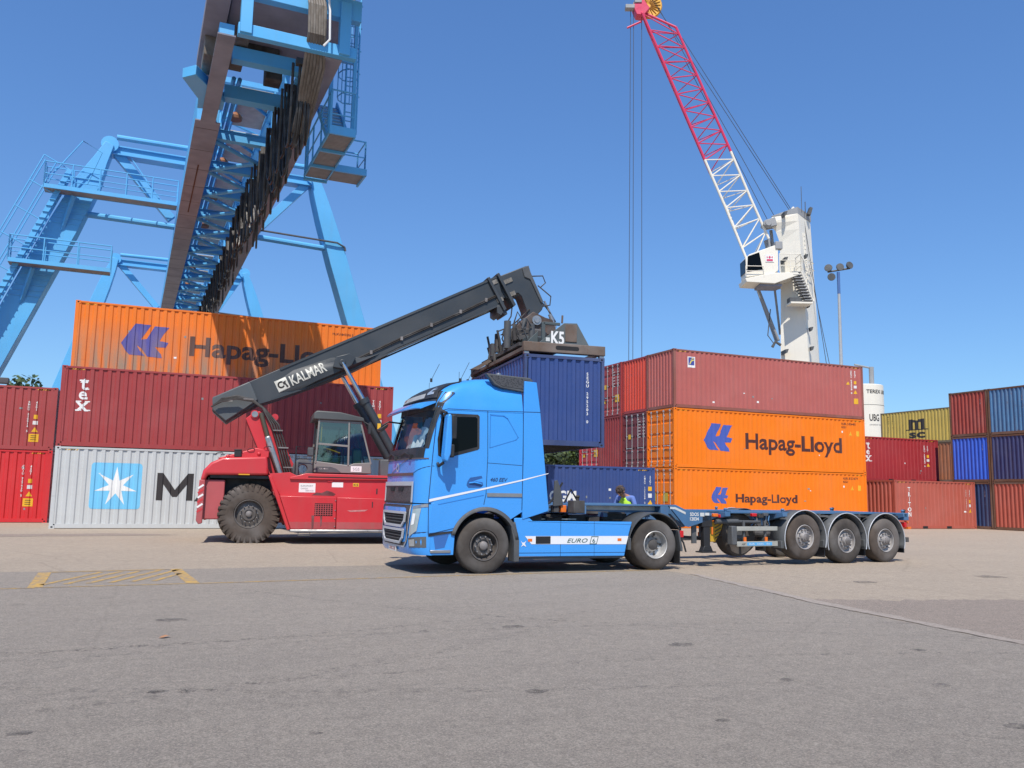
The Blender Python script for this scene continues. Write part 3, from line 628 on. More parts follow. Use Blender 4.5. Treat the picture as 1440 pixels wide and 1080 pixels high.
# ---------------------------------------------------------------- truck: local x runs rearward, near side y = -1.25
P_tb = mat('truck blue paint', (.045, .305, .78, 1), .28, dirt=.04, spec=.5, coat=.5)
P_tw = mat('truck white stripe', (.75, .76, .78, 1), .35, dirt=.05)
T = thing('tractor_truck', 'bright blue tractor unit with white stripes, parked broadside in the middle', 'truck', (6.0, 16.45, 0))
YS = -1.25
zs = [1.31, 1.5, 1.75, 2.0, 2.17, 2.27, 2.34, 2.6, 2.85, 3.06, 3.12, 3.2, 3.32, 3.42, 3.5, 3.58, 3.65, 3.71, 3.75, 3.775]
def xf(z):
    t = [(0, -1.37), (1.3, -1.40), (2.1, -1.375), (2.27, -1.35), (2.6, -1.27), (3.06, -1.13), (3.2, -1.12), (3.42, -1.02), (3.5, -.92), (3.58, -.78), (3.65, -.6), (3.71, -.40), (3.75, -.2), (3.775, 0)]
    for (a, xa), (b_, xb) in zip(t, t[1:]):
        if z <= b_: return xa+(xb-xa)*(z-a)/(b_-a)
    return 0
def hw(z):
    t = [(0, 1.25), (2.9, 1.25), (3.12, 1.235), (3.42, 1.17), (3.58, 1.10), (3.71, .98), (3.775, .80), (9, .8)]
    for (a, xa), (b_, xb) in zip(t, t[1:]):
        if z <= b_: return xa+(xb-xa)*(z-a)/(b_-a)
def fx(y, z):
    """front surface x at lateral y"""
    W = hw(z); u = min(1, abs(y)/W); x = xf(z)+.06*(u*1.1)**2; r = .30; e = abs(y)-(W-r)
    if e > 0: x += r-math.sqrt(max(0, r*r-e*e))
    return x
ang = [0, 20, 38, 55, 72, 90]
def plan(z, rear=.75):
    W = hw(z); r = .30; ys = [-(W-r+r*math.sin(math.radians(a))) for a in reversed(ang)]
    ys = ys + [-.9 if W-r > .92 else -(W-r)*.97, -.45, 0, .45, .9 if W-r > .92 else (W-r)*.97] + [-q for q in reversed(ys)]
    xe = fx(-W, z)+.12
    pts = [(rear, -W)] + [(rear-(rear-xe)*k/4, -W) for k in (1, 2, 3)] + [(xe, -W)]
    pts += [(fx(q, z), q) for q in ys] + [(xe, W)] + [(rear-(rear-xe)*k/4, W) for k in (3, 2, 1)] + [(rear, W)]
    return pts
rows = [[(x, y, z) for x, y in plan(z)] for z in zs]
nfront0 = 5
# windscreen opening: between columns at +-.9ish and corner columns, rows 2.34..3.06
c0, c1 = nfront0+1, nfront0+5+10-0
ws = lambda i, j: 6 <= i < 9 and (nfront0+2) <= j < 19
mb = MB(); mb.grid(rows, skip=ws)
top = rows[-1]; mb.add(top, [tuple(range(len(top)))]); back = [(r[-1]) for r in rows]+[r[0] for r in reversed(rows)]; mb.add(back, [tuple(range(len(back)))])
bot = rows[0]; mb.add(bot, [tuple(range(len(bot)))])
cab = mb.build('cab', P_tb, T, recalc=2, smooth=.5)
# lower side panels with the wheel arch
def arch(cx, cz, r, a0, a1, n=12): return [(cx+r*math.cos(math.radians(a0+(a1-a0)*k/n)), cz+r*math.sin(math.radians(a0+(a1-a0)*k/n))) for k in range(n+1)]
for s in (-1, 1):
    m_ = MB(); pts = [(-1.08, 1.315), (-1.12, .76), (-.66, .80)] + arch(0, .55, .70, 159, 42, 12) + [(.77, 1.17), (.75, 1.315)]
    m_.prism(pts, 'y', s*1.25, s*1.15); m_.build('lower_panel', P_tb, T, bevel=.008)
    m_ = MB(); a_out = arch(0, .55, .705, 165, 8, 20); a_in = arch(0, .55, .635, 165, 8, 20)
    m_.grid([[(x, s*1.262, z) for x, z in a_out], [(x, s*1.262, z) for x, z in a_in], [(x, s*.95, z) for x, z in a_in]]); m_.build('wheel_arch', M_dgrey, T, solid=.02)
    m_ = MB(); m_.prism([(.62, .98), (.71, .62), (.71, .22), (.60, .22), (.60, .6), (.53, .9)], 'y', s*1.255, s*.95); m_.build('mudguard', M_dgrey, T, bevel=.01)
    # bumper side with the step
    m_ = MB(); m_.prism([(-1.1, .70), (-1.14, .36), (-.62, .36), (-.60, .76), (-.66, .775), (-1.1, .735)], 'y', s*1.235, s*.9); m_.build('step_panel', P_tb, T, bevel=.01)
    m_ = MB(); m_.prism([(-1.02, .70), (-.72, .745), (-.80, .50), (-.98, .47)], 'y', s*1.238, s*1.23); m_.build('step_recess_shade', mat('recess shade blue', (.03, .13, .4, 1), .5, dirt=.1), T)  # flat plate; darker blue paints the shade of the step recess
    m_ = MB(); m_.box(-1.08, -.68, *sorted((s*1.255, s*1.12)), .40, .455); m_.build('step', M_steel, T, bevel=.01)
    m_ = MB(); m_.prism([(-1.12, .74), (-.60, .84), (-.60, .775), (-1.12, .70)], 'y', s*1.247, s*1.0); m_.build('door_gap', M_black, T)
# bumper, lower front
bz = [.36, .42, .60, .9, 1.20, 1.29]
bx = {.36: -1.38, .42: -1.42, .60: -1.44, .9: -1.43, 1.20: -1.42, 1.29: -1.40}
def bfx(y, z):
    zz = min(1.29, max(.36, z)); ks = sorted(bx); x = -1.43
    for a, b_ in zip(ks, ks[1:]):
        if a <= zz <= b_: x = bx[a]+(bx[b_]-bx[a])*(zz-a)/(b_-a)
    r = .28; x = x + .05*(abs(y)/1.25*1.1)**2; e = abs(y)-(1.24-r)
    return x + (r-math.sqrt(max(0, r*r-e*e)) if e > 0 else 0)
yb = [-1.24, -1.235, -1.2, -1.14, -1.06, -.96, -.6, -.3, 0, .3, .6, .96, 1.06, 1.14, 1.2, 1.235, 1.24]
mb = MB(); rws = [[(-1.085, -1.24, z)]+[(bfx(y, z), y, z) for y in yb]+[(-1.085, 1.24, z)] for z in bz]; mb.grid(rws)
mb.add(rws[-1], [tuple(range(len(rws[-1])))]); mb.add(rws[0], [tuple(range(len(rws[0])))]); mb.build('bumper', P_tb, T, recalc=2, smooth=.5)
fcuts = [-1.22, -1.18, -1.12, -1.04, -.95, -.6, -.3, 0, .3, .6, .95, 1.04, 1.12, 1.18, 1.22]
def front(name, a, m, off=.006, low=False, zc=(), solid=0, par=None):
    f_ = (lambda y, z: (bfx(y, min(bz, key=lambda q: abs(q-z)) if False else z)-off, y, z)) if low else (lambda y, z: (fx(y, z)-off, y, z))
    return apply_art(name, a, f_, m, par or T, fcuts, zc, solid)
zc = [2.27, 2.6, 2.85, 3.06, 3.2, 3.42, 3.5, 3.58, 3.65]
# windscreen surround and glass. y negative is the near side (right in the picture)
front('scuttle_panel', poly2([(-1.16, 2.13), (1.16, 2.13), (1.16, 2.345), (-1.16, 2.345)]), M_black, .012, zc=zc)
for s in (-1, 1): front('windscreen_pillar', poly2([(s*1.14, 2.33), (s*1.20, 2.33), (s*1.20, 3.42), (s*1.12, 3.42), (s*1.12, 3.05)]), M_black, .010, zc=zc)
front('upper_panel', poly2([(-1.13, 3.055), (1.13, 3.055), (1.08, 3.44), (-1.08, 3.44)]), M_black, .014, zc=zc)
mg = bpy.data.materials.new('windscreen glass'); mg.use_nodes = True; n_ = mg.node_tree.nodes; l_ = mg.node_tree.links
tr = n_.new('ShaderNodeBsdfTransparent'); tr.inputs[0].default_value = (.78, .84, .84, 1); gl = n_.new('ShaderNodeBsdfGlossy'); gl.inputs['Roughness'].default_value = .03
lw = n_.new('ShaderNodeLayerWeight'); lw.inputs[0].default_value = .35; mx = n_.new('ShaderNodeMixShader'); mr = n_.new('ShaderNodeMapRange'); mr.inputs[3].default_value = .02; mr.inputs[4].default_value = .2
l_.new(lw.outputs['Fresnel'], mr.inputs[0]); l_.new(mr.outputs[0], mx.inputs[0]); l_.new(tr.outputs[0], mx.inputs[1]); l_.new(gl.outputs[0], mx.inputs[2]); l_.new(mx.outputs[0], n_['Material Output'].inputs[0])
front('windscreen', poly2([(-1.17, 2.33), (1.17, 2.33), (1.15, 3.07), (-1.15, 3.07)]), mg, .009, zc=zc+[2.45, 2.7, 2.95])
# inside the cab
mb = MB(); mb.box(-1.0, .70, -1.17, 1.17, 1.35, 1.40); mb.box(.66, .70, -1.17, 1.17, 1.4, 3.3); mb.box(-.9, .68, -1.18, 1.18, 3.12, 3.16); mb.box(-.55, .68, -1.18, -1.16, 1.4, 3.15); mb.box(-.55, .68, 1.16, 1.18, 1.4, 3.15)
mb.build('cab_lining', mat('cab lining', (.06, .055, .05, 1), .8, dirt=.1), T)
mb = MB(); mb.prism([(-1.22, 2.02), (-1.22, 2.30), (-1.1, 2.36), (-.75, 2.33), (-.6, 2.15), (-.6, 1.9)], 'y', -1.1, 1.1); mb.build('dashboard', M_dgrey, T, bevel=.02)
for yy in (-.65, .65):
    mb = MB(); mb.box(-.25, .25, yy-.26, yy+.26, 1.85, 2.0); mb.box(.18, .34, yy-.25, yy+.25, 1.95, 2.65); mb.box(.2, .32, yy-.14, yy+.14, 2.66, 2.88); mb.build('seat', mat('seat cloth', (.09, .1, .12, 1), .9, dirt=.2), T, bevel=.04)
mb = MB(); mb.lathe([(.22+.018*math.cos(q*PI/3), .018*math.sin(q*PI/3)) for q in range(6)], (0, 0, 0), 'x', 24, closed=True); mb.bar((0, -.2, 0), (0, .2, 0), .03); mb.bar((0, 0, 0), (0, 0, -.2), .03)
stw = mb.build('steering_wheel', M_black, T); stw.location = (-.62, -.62, 2.42); stw.rotation_euler = (0, .5, 0)
mb = MB(); rws = []
for i in range(9):
    rws.append([(fx(-1.0+.075*j, 2.36+.05*i)+.05+random.uniform(0, .04), -1.0+.075*j, 2.36+.05*i+random.uniform(-.02, .02)-(.03 if j in (0, 13) else 0)) for j in range(14)])
mb.grid(rws); mb.build('folded_sunshade', mat('pale blue crumpled sheet', (.30, .42, .50, 1), .5, dirt=.2), T, smooth=3)
mb = MB(); rws = [[(fx(-1.0+.05*j, 2.40)+.03+.012*i, -1.0+.05*j, 2.36+.03*i*(1+.3*math.sin(j*1.3))) for j in range(12)] for i in range(5)]; mb.grid(rws); mb.build('paper_sheet', mat('white paper', (.75, .76, .74, 1), .7, dirt=.05), T, smooth=3)
# sun visor
mb = MB(); rws = []
for yy in (-1.13, -1.05, -.8, -.4, 0, .4, .8, 1.05, 1.13):
    b_ = fx(yy, 3.1); rws.append([(b_-.02, yy, 3.235), (b_-.20, yy, 3.20), (b_-.33, yy, 3.09), (b_-.32, yy, 3.07), (b_-.02, yy, 3.20)])
mb.grid(rws)
for r_ in (rws[0], rws[-1]): mb.add(r_, [tuple(range(5))])
mb.build('sun_visor', P_tb, T, recalc=2)
# roof sign box with lamps
front('light_board', poly2([(-1.09, 3.30), (1.09, 3.30), (.95, 3.64), (-.95, 3.64)]), M_black, .03, zc=zc, solid=.03)
front('sign_panel', poly2([(-.62, 3.33), (.98, 3.33), (.88, 3.60), (-.58, 3.60)]), mat('dusty sign panel', (.42, .42, .40, 1), .35, dirt=.25, scale=3), .05, zc=zc)
for s in (-1, 1):
    front('spot_lamp', poly2([(s*.72, 3.38), (s*.99, 3.38), (s*.93, 3.56), (s*.68, 3.56)]), mat('lamp glass', (.6, .62, .63, 1), .1, .5, dirt=.05), .055, zc=zc)
for yy in (-.95, .95):
    mb = MB(); mb.tube((fx(yy, 3.55)+.25, yy, 3.6), (fx(yy, 3.55)+.25-.0, yy, 3.85), .004, 5); mb.tube((fx(yy, 3.55)+.25, yy, 3.58), (fx(yy, 3.55)+.25, yy, 3.66), .02, 8); mb.build('antenna', M_black, T)
for x, y, l_n in ((-.45, -.9, .55), (-.28, -.85, .35), (-.95, -.6, .5), (-.05, -.8, .2)):
    mb = MB(); mb.tube((x, y, 3.66), (x-.0, y, 3.73), .025, 8); mb.tube((x, y, 3.7), (x+.16*l_n/.5, y, 3.72+l_n*.62), .0045, 5); mb.build('antenna', M_black, T)
# bonnet line, badge bar, grilles
ML = mat('seam line', (.012, .035, .09, 1), .6, dirt=0)
front('seam', poly2([(-1.22, 2.13), (1.22, 2.13), (1.22, 2.15), (-1.22, 2.15)]), mat('rubber trim', (.10, .07, .07, 1), .7, dirt=.1), .016, zc=zc)
front('badge_bar', rect(-.93, .93, 1.82, 1.875), mat('badge bar', (.16, .11, .11, 1), .4, .4, dirt=.1), .012)
front('diagonal_bar', poly2([(-.50, 2.13), (-.55, 2.13), (.50, 1.86), (.58, 1.86)]), mat('badge bar', None), .012)
rg_ = [(.085*math.cos(2*PI*k/20), 1.985+.085*math.sin(2*PI*k/20)) for k in range(20)]; ri_ = [(.055*math.cos(2*PI*k/20), 1.985+.055*math.sin(2*PI*k/20)) for k in range(20)]
front('badge_ring', (rg_+ri_, [(k, (k+1) % 20, 20+(k+1) % 20, 20+k) for k in range(20)]), M_chrome, .02)
front('grille_rim', join2(rect(-.97, .97, 1.63, 1.71), rect(-.97, -.92, 1.31, 1.63), rect(.92, .97, 1.31, 1.63)), M_chrome, .02, solid=.015)
M_mesh = bpy.data.materials.new('grille mesh'); M_mesh.use_nodes = True; n_ = M_mesh.node_tree.nodes; l_ = M_mesh.node_tree.links
ck = n_.new('ShaderNodeTexVoronoi'); ck.inputs['Scale'].default_value = 34; tc_ = n_.new('ShaderNodeTexCoord'); l_.new(tc_.outputs['Object'], ck.inputs[0]); rr_ = n_.new('ShaderNodeMapRange'); rr_.inputs[1].default_value = .2; rr_.inputs[2].default_value = .5; l_.new(ck.outputs[0], rr_.inputs[0])
mm_ = n_.new('ShaderNodeMix'); mm_.data_type = 'RGBA'; mm_.inputs[6].default_value = (.008, .008, .009, 1); mm_.inputs[7].default_value = (.07, .07, .075, 1); l_.new(rr_.outputs[0], mm_.inputs[0]); l_.new(mm_.outputs[2], n_['Principled BSDF'].inputs[0])
front('upper_grille', rect(-.92, .92, 1.32, 1.63), M_mesh, .014)
for s in (-1, 1): front('grille_slot', poly2([(s*.12, 1.60), (s*.48, 1.60), (s*.42, 1.52), (s*.18, 1.52)]), M_dark, .024)
front('grille_gap', rect(-1.0, 1.0, 1.285, 1.325), M_black, .028)
front('lower_grille', poly2([(-.98, 1.27), (.98, 1.27), (.86, .60), (.70, .50), (-.70, .50), (-.86, .60)]), M_mesh, .010, low=True)
def strip2(pts, wd):
    arts = []
    for (a, b_) in zip(pts, pts[1:]):
        dx, dz = b_[0]-a[0], b_[1]-a[1]; L_ = math.hypot(dx, dz); nx, nz = -dz/L_*wd/2, dx/L_*wd/2; ex, ez = dx/L_*wd*.3, dz/L_*wd*.3
        arts.append(poly2([(a[0]+nx-ex, a[1]+nz-ez), (b_[0]+nx+ex, b_[1]+nz+ez), (b_[0]-nx+ex, b_[1]-nz+ez), (a[0]-nx-ex, a[1]-nz-ez)]))
    return join2(*arts)
front('grille_frame', strip2([(-.98, 1.27), (-.86, .60), (-.70, .49), (.70, .49), (.86, .60), (.98, 1.27)], .03), M_chrome, .022, low=True)
for k, (zt_, zb_, w_) in enumerate(((1.12, .87, .76), (.80, .56, .70))):
    front('intake_rim', strip2([(-w_, zt_), (-w_+.03, zb_+.10), (-w_+.18, zb_), (w_-.18, zb_), (w_-.03, zb_+.10), (w_, zt_), (-w_, zt_)], .045), M_chrome, .035, low=True, solid=.03)
    front('intake_slats', join2(*[rect(-w_+.08, w_-.08, zb_+.07+q*.055, zb_+.085+q*.055) for q in range(3)]), M_dgrey, .03, low=True, solid=.01)
    front('intake', poly2([(-w_, zt_), (w_, zt_), (w_-.03, zb_+.10), (w_-.18, zb_), (-w_+.18, zb_), (-w_+.03, zb_+.10)]), M_dark, .016, low=True)
M_head = mat('headlight glass', (.50, .53, .55, 1), .08, .55, dirt=.1, scale=12)
for s in (-1, 1):
    h_ = front('headlight', poly2([(s*1.05, 1.20), (s*1.19, 1.22), (s*1.15, .80), (s*.98, .68), (s*.96, .76)]), M_head, .014, low=True, zc=[.8, .9, 1, 1.1])
    front('headlight_reflector', poly2([(s*1.06, 1.12), (s*1.12, 1.12), (s*1.10, .92), (s*1.03, .90)]), M_white, .018, low=True, par=h_)
    front('daylight_strip', poly2([(s*1.03, 1.25), (s*1.235, 1.30), (s*1.235, 1.24), (s*1.05, 1.20)]), M_steel, .016, low=True)
    front('lamp_panel', poly2([(s*.92, .66), (s*1.235, .70), (s*1.235, .50), (s*.95, .49)]), M_dgrey, .008, low=True)
    front('fog_lamp', poly2([(s*.97, .63), (s*1.12, .65), (s*1.12, .52), (s*.99, .51)]), M_head, .013, low=True)
    front('seam', strip2([(s*.88, .72), (s*1.235, .78)], .014), ML, .007, low=True)
mb = MB(); mb.box(-1.455, -1.44, -.26, .26, .375, .485); pl_ = mb.build('number_plate', mat('plate white', (.65, .65, .62, 1), .4, dirt=.1), T, bevel=.003)
apply_art('plate_lettering', wtext('1-HKC-120', -.21, .40, .42, .06, .02), lambda a, z: (-1.457, -a, z), mat('plate red', (.35, .02, .03, 1), .5, dirt=0), T)
front('seam', strip2([(-1.245, 2.0), (-.93, 1.87)], .009), ML, .005); 
# side artwork, near side plane
sd = lambda name, a, m, off=.005, par=None, solid=0: apply_art(name, a, lambda x, z: (x, -1.25-off, z), m, par or T, (), (), solid)
sd('door_seam', strip2([(-1.13, .75), (-1.14, 1.37), (-1.085, 2.2), (-1.03, 2.92), (-.95, 3.04), (-.80, 3.085), (.0, 3.09), (.02, 2.2), (0, 1.5), (-.04, 1.30)], .012), ML, .003)
sd('panel_seam', strip2([(.75, 3.08), (.765, 2.2), (.75, 1.2)], .012), ML, .004)
sd('panel_seam', strip2([(.0, 3.09), (.75, 3.11)], .012), ML, .004); sd('panel_seam', strip2([(.02, 2.09), (.74, 2.06)], .008), ML, .003)
sd('pressed_panel_line', strip2([(.06, 3.02), (.34, 3.01), (.42, 2.96), (.65, 2.60), (.60, 2.55), (.06, 2.38), (.06, 3.02)], .014), mat('crease shade and stripe blue', (.03, .19, .55, 1), .3, dirt=0), .003)  # darker blue line paints the shade of the pressed crease
sw = sd('side_window', poly2([(-.98, 2.20), (-1.0, 2.5), (-.93, 2.96), (-.86, 3.0), (-.20, 3.005), (-.165, 2.97), (-.155, 2.36), (-.19, 2.33), (-.86, 2.14)]), M_black, .004)
sd('window_glass', poly2([(-.94, 2.24), (-.95, 2.5), (-.90, 2.93), (-.25, 2.955), (-.21, 2.93), (-.20, 2.39), (-.85, 2.21)]), M_glass, .007)
sd('door_handle', poly2([(-.38, 1.73), (-.33, 1.80), (-.10, 1.84), (-.08, 1.80), (-.28, 1.74), (-.08, 1.72), (-.06, 1.66), (-.12, 1.62), (-.36, 1.61), (-.40, 1.66)]), mat('handle recess shade', (.02, .10, .32, 1), .4, dirt=.1), .004)  # flat dark blue patch paints the shade in the hollow behind the handle
mb = MB(); mb.path([(-.35, -1.262, 1.70), (-.25, -1.275, 1.715), (-.12, -1.275, 1.69), (-.1, -1.262, 1.68)], .014, 6); mb.build('door_handle', P_tb, T)
sd('white_stripe', poly2([(-1.13, 1.335), (-1.13, 1.385), (0, 1.622), (.75, 1.79), (1.32, 1.93), (1.30, 1.91), (.75, 1.762), (0, 1.588)]), P_tw, .006)
sd('lower_stripe', strip2([(-.95, 1.29), (-.05, 1.475)], .012), mat('crease shade and stripe blue', None), .004)
sd('side_moulding', rect(.02, .745, 1.45, 1.52), M_steel, .01, solid=.012)
sd('lettering', wtext('460 EEV', .08, 1.74, .36, .075, .01, shear=.3), mat('dark blue lettering', (.02, .05, .15, 1), .4, dirt=0), .006)
sd('panel_seam', strip2([(-.60, .86), (-1.12, .745)], .01), ML, .006)
# side fairings behind the cab
for s in (-1, 1):
    m_ = MB(); m_.prism([(.77, 3.72), (1.03, 3.71), (1.12, 3.14), (1.33, 1.22), (1.30, 1.18), (.77, 1.02), (.765, 1.2)], 'y', s*1.252, s*1.20); m_.build('side_fairing', P_tb, T, bevel=.008)
    m_ = MB()
    rws = [[(.76, s*1.2*1.04, 3.1), (.76, s*1.17, 3.45), (.76, s*1.05, 3.66), (.76, s*.85, 3.77)]]
mb = MB(); mb.box(.77, 1.02, -1.2, 1.2, 3.60, 3.69); mb.build('roof_fairing', P_tb, T, bevel=.03)
sd('panel_seam', strip2([(.75, 3.11), (1.125, 3.12)], .010), ML, .006)
# air deflector grille on the roof side
for s in (-1, 1):
    m_ = MB(); m_.prism([(-.02, 3.83), (.92, 3.80), (.98, 3.75), (.97, 3.52), (.90, 3.49), (.30, 3.56), (.15, 3.62)], 'y', s*1.06, s*1.19); o_ = m_.build('air_intake_grille', M_dgrey, T, bevel=.015)
    m_ = MB(); m_.prism([(.06, 3.80), (.90, 3.765), (.92, 3.55), (.32, 3.60), (.20, 3.66)], 'y', s*1.191, s*1.196); m_.build('grille_mesh', M_mesh, o_)
mb = MB(); mb.lathe([(.055, 3.76), (.055, 3.86), (.05, 3.88), (1e-5, 3.885)], (.33, -.95, 0), 'z', 16); mb.build('roof_beacon_base', M_steel, T)
# mirrors: near side pair in one blue housing
for s in (-1, 1):
    m_ = MB(); m_.prism([(-.90, 2.06), (-.96, 2.10), (-.97, 2.2), (-.92, 2.93), (-.88, 2.97), (-.84, 2.93), (-.825, 2.5), (-.84, 2.22)], 'y', s*1.38, s*1.60); o_ = m_.build('mirror', P_tb, T, bevel=.03, seg=3)
    m_ = MB(); m_.box(-.835, -.73, *sorted((s*1.36, s*1.58)), 2.50, 2.95); m_.box(-.84, -.76, *sorted((s*1.36, s*1.56)), 2.16, 2.40); m_.build('mirror_glass', M_black, o_, bevel=.02)
    m_ = MB(); m_.path([(-.93, s*1.24, 2.98), (-.95, s*1.35, 3.03), (-.90, s*1.45, 2.98)], .03, 8); m_.path([(-.98, s*1.24, 2.05), (-.99, s*1.35, 2.0), (-.94, s*1.45, 2.06)], .03, 8); m_.build('mirror_arm', M_black, o_)
mb = MB(); mb.path([(-1.05, 1.08, 2.95), (-1.3, 1.2, 2.98), (-1.45, 1.22, 2.88)], .02, 6); mb.prism([(-1.52, 2.80), (-1.40, 2.90), (-1.32, 2.93), (-1.34, 2.86), (-1.46, 2.76)], 'y', 1.1, 1.36); mb.build('kerb_mirror', M_black, T, bevel=.01)
for k, (ya, yb2) in enumerate(((.2, .95), (-.75, -.1))):
    m_ = MB(); y0 = ya; pth = [(fx(q, 2.2+.06*t)-.035, q, 2.20+.06*t) for q, t in ((ya, 0), ((ya+yb2)/2, 1), (yb2, 0))]; m_.path(pth, .012, 5); m_.box(fx(ya, 2.2)-.06, fx(ya, 2.2)-.01, ya-.05, ya+.05, 2.15, 2.22); m_.build('wiper', M_black, T)
# chassis skirts, frame, wheels
for s in (-1, 1):
    m_ = MB(); m_.prism([(.60, 1.05), (.92, 1.05), (1.0, .99), (3.23, .985), (3.12, .62), (3.05, .30), (.67, .315), (.665, .62)], 'y', s*1.24, s*1.16); sk = m_.build('side_skirt', P_tb, T, bevel=.012)
    m_ = MB(); m_.box(.75, 3.03, *sorted((s*1.20, s*1.16)), .26, .305); m_.build('skirt_edge', M_dgrey, sk)
    m_ = MB(); m_.box(.9, 3.1, *sorted((s*1.1, s*.5)), .33, .93); m_.build('fuel_tank', M_chas, T, bevel=.05)
sd('panel_seam', strip2([(1.60, .99), (1.60, .31)], .008), ML, -.006); sd('panel_seam', strip2([(2.35, .99), (2.35, .31)], .006), ML, -.006)
sd('panel_seam', strip2([(.68, .385), (3.06, .375)], .008), ML, -.006); sd('panel_seam', strip2([(.9, .985), (3.2, .93)], .004), ML, -.006)
sd('white_band', poly2([(.83, .705), (3.14, .70), (3.09, .535), (.97, .55)]), P_tw, -.005)
sd('vent', rect(1.06, 1.38, .555, .70), M_dark, -.003)
for x in (.94, 2.93): sd('marker_lamp', rect(x-.045, x+.045, .60, .655), M_orlamp, -.002)
sd('lettering', wtext('EURO', 1.74, .575, .46, .085, .004, shear=.35), mat('green lettering', (.03, .10, .07, 1), .5, dirt=0), -.001)
sd('lettering', shift(text2d('6', .085, .004, 1.3), 2.30, .572), mat('green lettering', None), -.001)
sd('lettering', strip2([(2.25, .55), (2.40, .55), (2.44, .69), (2.29, .69), (2.25, .55)], .012), mat('green lettering', None), -.001)
sd('emblem', poly2([(.74, .62), (.78, .58), (.82, .585), (.86, .62), (.83, .56), (.86, .50), (.80, .53), (.75, .50), (.78, .55)]), P_tw, -.003)
mb = MB()
for yy in (-.42, .36): mb.box(-1.0, 4.7, yy, yy+.07, .72, .99)
for x in (-.6, .9, 2.3, 3.3, 4.5): mb.box(x, x+.08, -.4, .4, .75, .96)
mb.box(-.85, .5, -.45, .45, .45, 1.1); mb.build('chassis_frame', M_chas, T)
mb = MB(); mb.tube((0, -1.0, .52), (0, 1.0, .52), .07, 10); mb.build('front_axle', M_chas, T)
mb = MB(); mb.tube((3.8, -1.0, .52), (3.8, 1.0, .52), .10, 10); mb.sphere((3.8, 0, .52), .24, 14); mb.tube((3.8, 0, .55), (1.0, 0, .75), .06, 8); mb.build('rear_axle', M_chas, T)
wheel(T, (0, -1.22, .525), .525, .32, 'front'); wheel(T, (0, 1.22, .525), .525, .32, 'front', side=1)
wheel(T, (3.8, -1.235, .515), .515, .57, 'deep'); wheel(T, (3.8, 1.235, .515), .515, .57, 'deep', side=1)
for s in (-1, 1):
    m_ = MB(); ao = arch(3.8, .52, .66, 172, 28, 22); m_.grid([[(x, s*1.26, z-.03) for x, z in ao], [(x, s*1.255, z) for x, z in ao], [(x, s*.62, z) for x, z in ao]]); 
    m_.build('rear_mudguard', M_dgrey, T, solid=.018)
    m_ = MB(); m_.box(3.13, 3.2, *sorted((s*1.255, s*.64)), .42, .66); m_.build('mudguard_lower', M_dgrey, T, bevel=.008); m_ = MB(); m_.prism([(4.37, .82), (4.45, .45), (4.45, .38), (4.40, .38), (4.34, .8)], 'y', s*1.255, s*.7); m_.build('mudguard_lower', M_dgrey, T, bevel=.008)
    m_ = MB(); m_.box(4.40, 4.42, *sorted((s*1.2, s*.72)), .12, .42); m_.build('mud_flap', M_black, T)
    m_ = MB(); m_.box(4.46, 4.55, *sorted((s*1.15, s*.80)), .66, .80); m_.build('tail_lamp', M_redlamp, T, bevel=.01)
    m_ = MB(); m_.path([(4.46, s*1.1, .7), (4.56, s*1.12, .55), (4.62, s*1.12, .36)], .02, 6); m_.build('cable', M_black, T)
# catwalk, air lines, fifth wheel, exhaust clutter behind the cab
mb = MB(); mb.box(.95, 2.2, -.75, .75, 1.0, 1.03); mb.box(1.02, 1.18, -.3, .5, 1.03, 1.5); mb.build('deck_plate', M_steel, T)
mb = MB(); mb.lathe([(.48, 1.12), (.46, 1.17), (1e-5, 1.18)], (3.25, 0, 0), 'z', 24); mb.box(3.0, 3.6, -.4, .4, 1.0, 1.13); mb.build('fifth_wheel', M_chas, T)
for k in range(6):
    yy = -.75+.16*k; mb = MB(); mb.path([(.95, yy, 1.5+.05*k), (1.12, yy-.1, 1.18), (1.5, yy-.15, 1.04), (1.95, yy, 1.10), (2.35, yy*.4, 1.2)], .018, 6); mb.build('air_hose', mat('yellow air line', (.35, .22, .03, 1), .6, dirt=.2) if k == 2 else M_black, T)
mb = MB(); mb.path([(.80, -1.12, 1.09), (1.05, -1.12, 1.12), (1.38, -1.1, 1.22)], .03, 6); mb.build('air_hose', M_white, T)
for x, y, z, sx in ((1.05, -.9, 1.04, .3), (1.5, -.8, 1.03, .35), (2.1, -.6, 1.02, .5), (2.5, -.75, 1.0, .25)):
    mb = MB(); mb.box(x, x+sx, y, y+.35, .93, z+.08); mb.build('frame_box', M_chas, T, bevel=.02)
# ---------------------------------------------------------------- container trailer: local x rearward from the kingpin
P_trb = mat('trailer blue paint', (.058, .155, .30, 1), .5, dirt=.2, streak=.2, rust=.1)
M_refl = mat('white reflective tape', (.60, .62, .60, 1), .5, dirt=.3, scale=6)
TR = thing('container_trailer', 'empty blue three axle container trailer coupled behind the blue truck', 'trailer', (9.2, 16.6, 0), .07)
mb = MB()
for s in (-1, 1):
    mb.prism([(-1.05, 1.32), (1.42, 1.32), (1.72, 1.21), (2.2, 1.21), (2.2, .98), (1.72, .84), (1.38, 1.13), (-1.05, 1.19)], 'y', s*.78, s*.68)
mb.build('gooseneck', P_trb, TR, bevel=.008)
mb = MB()
for s in (-1, 1): mb.prism([(1.72, 1.213), (8.35, 1.20), (8.35, 1.02), (3.2, 1.0), (2.5, 1.05), (1.76, .86)], 'y', s*.62, s*.52)
mb.build('main_frame', P_trb, TR, bevel=.006)
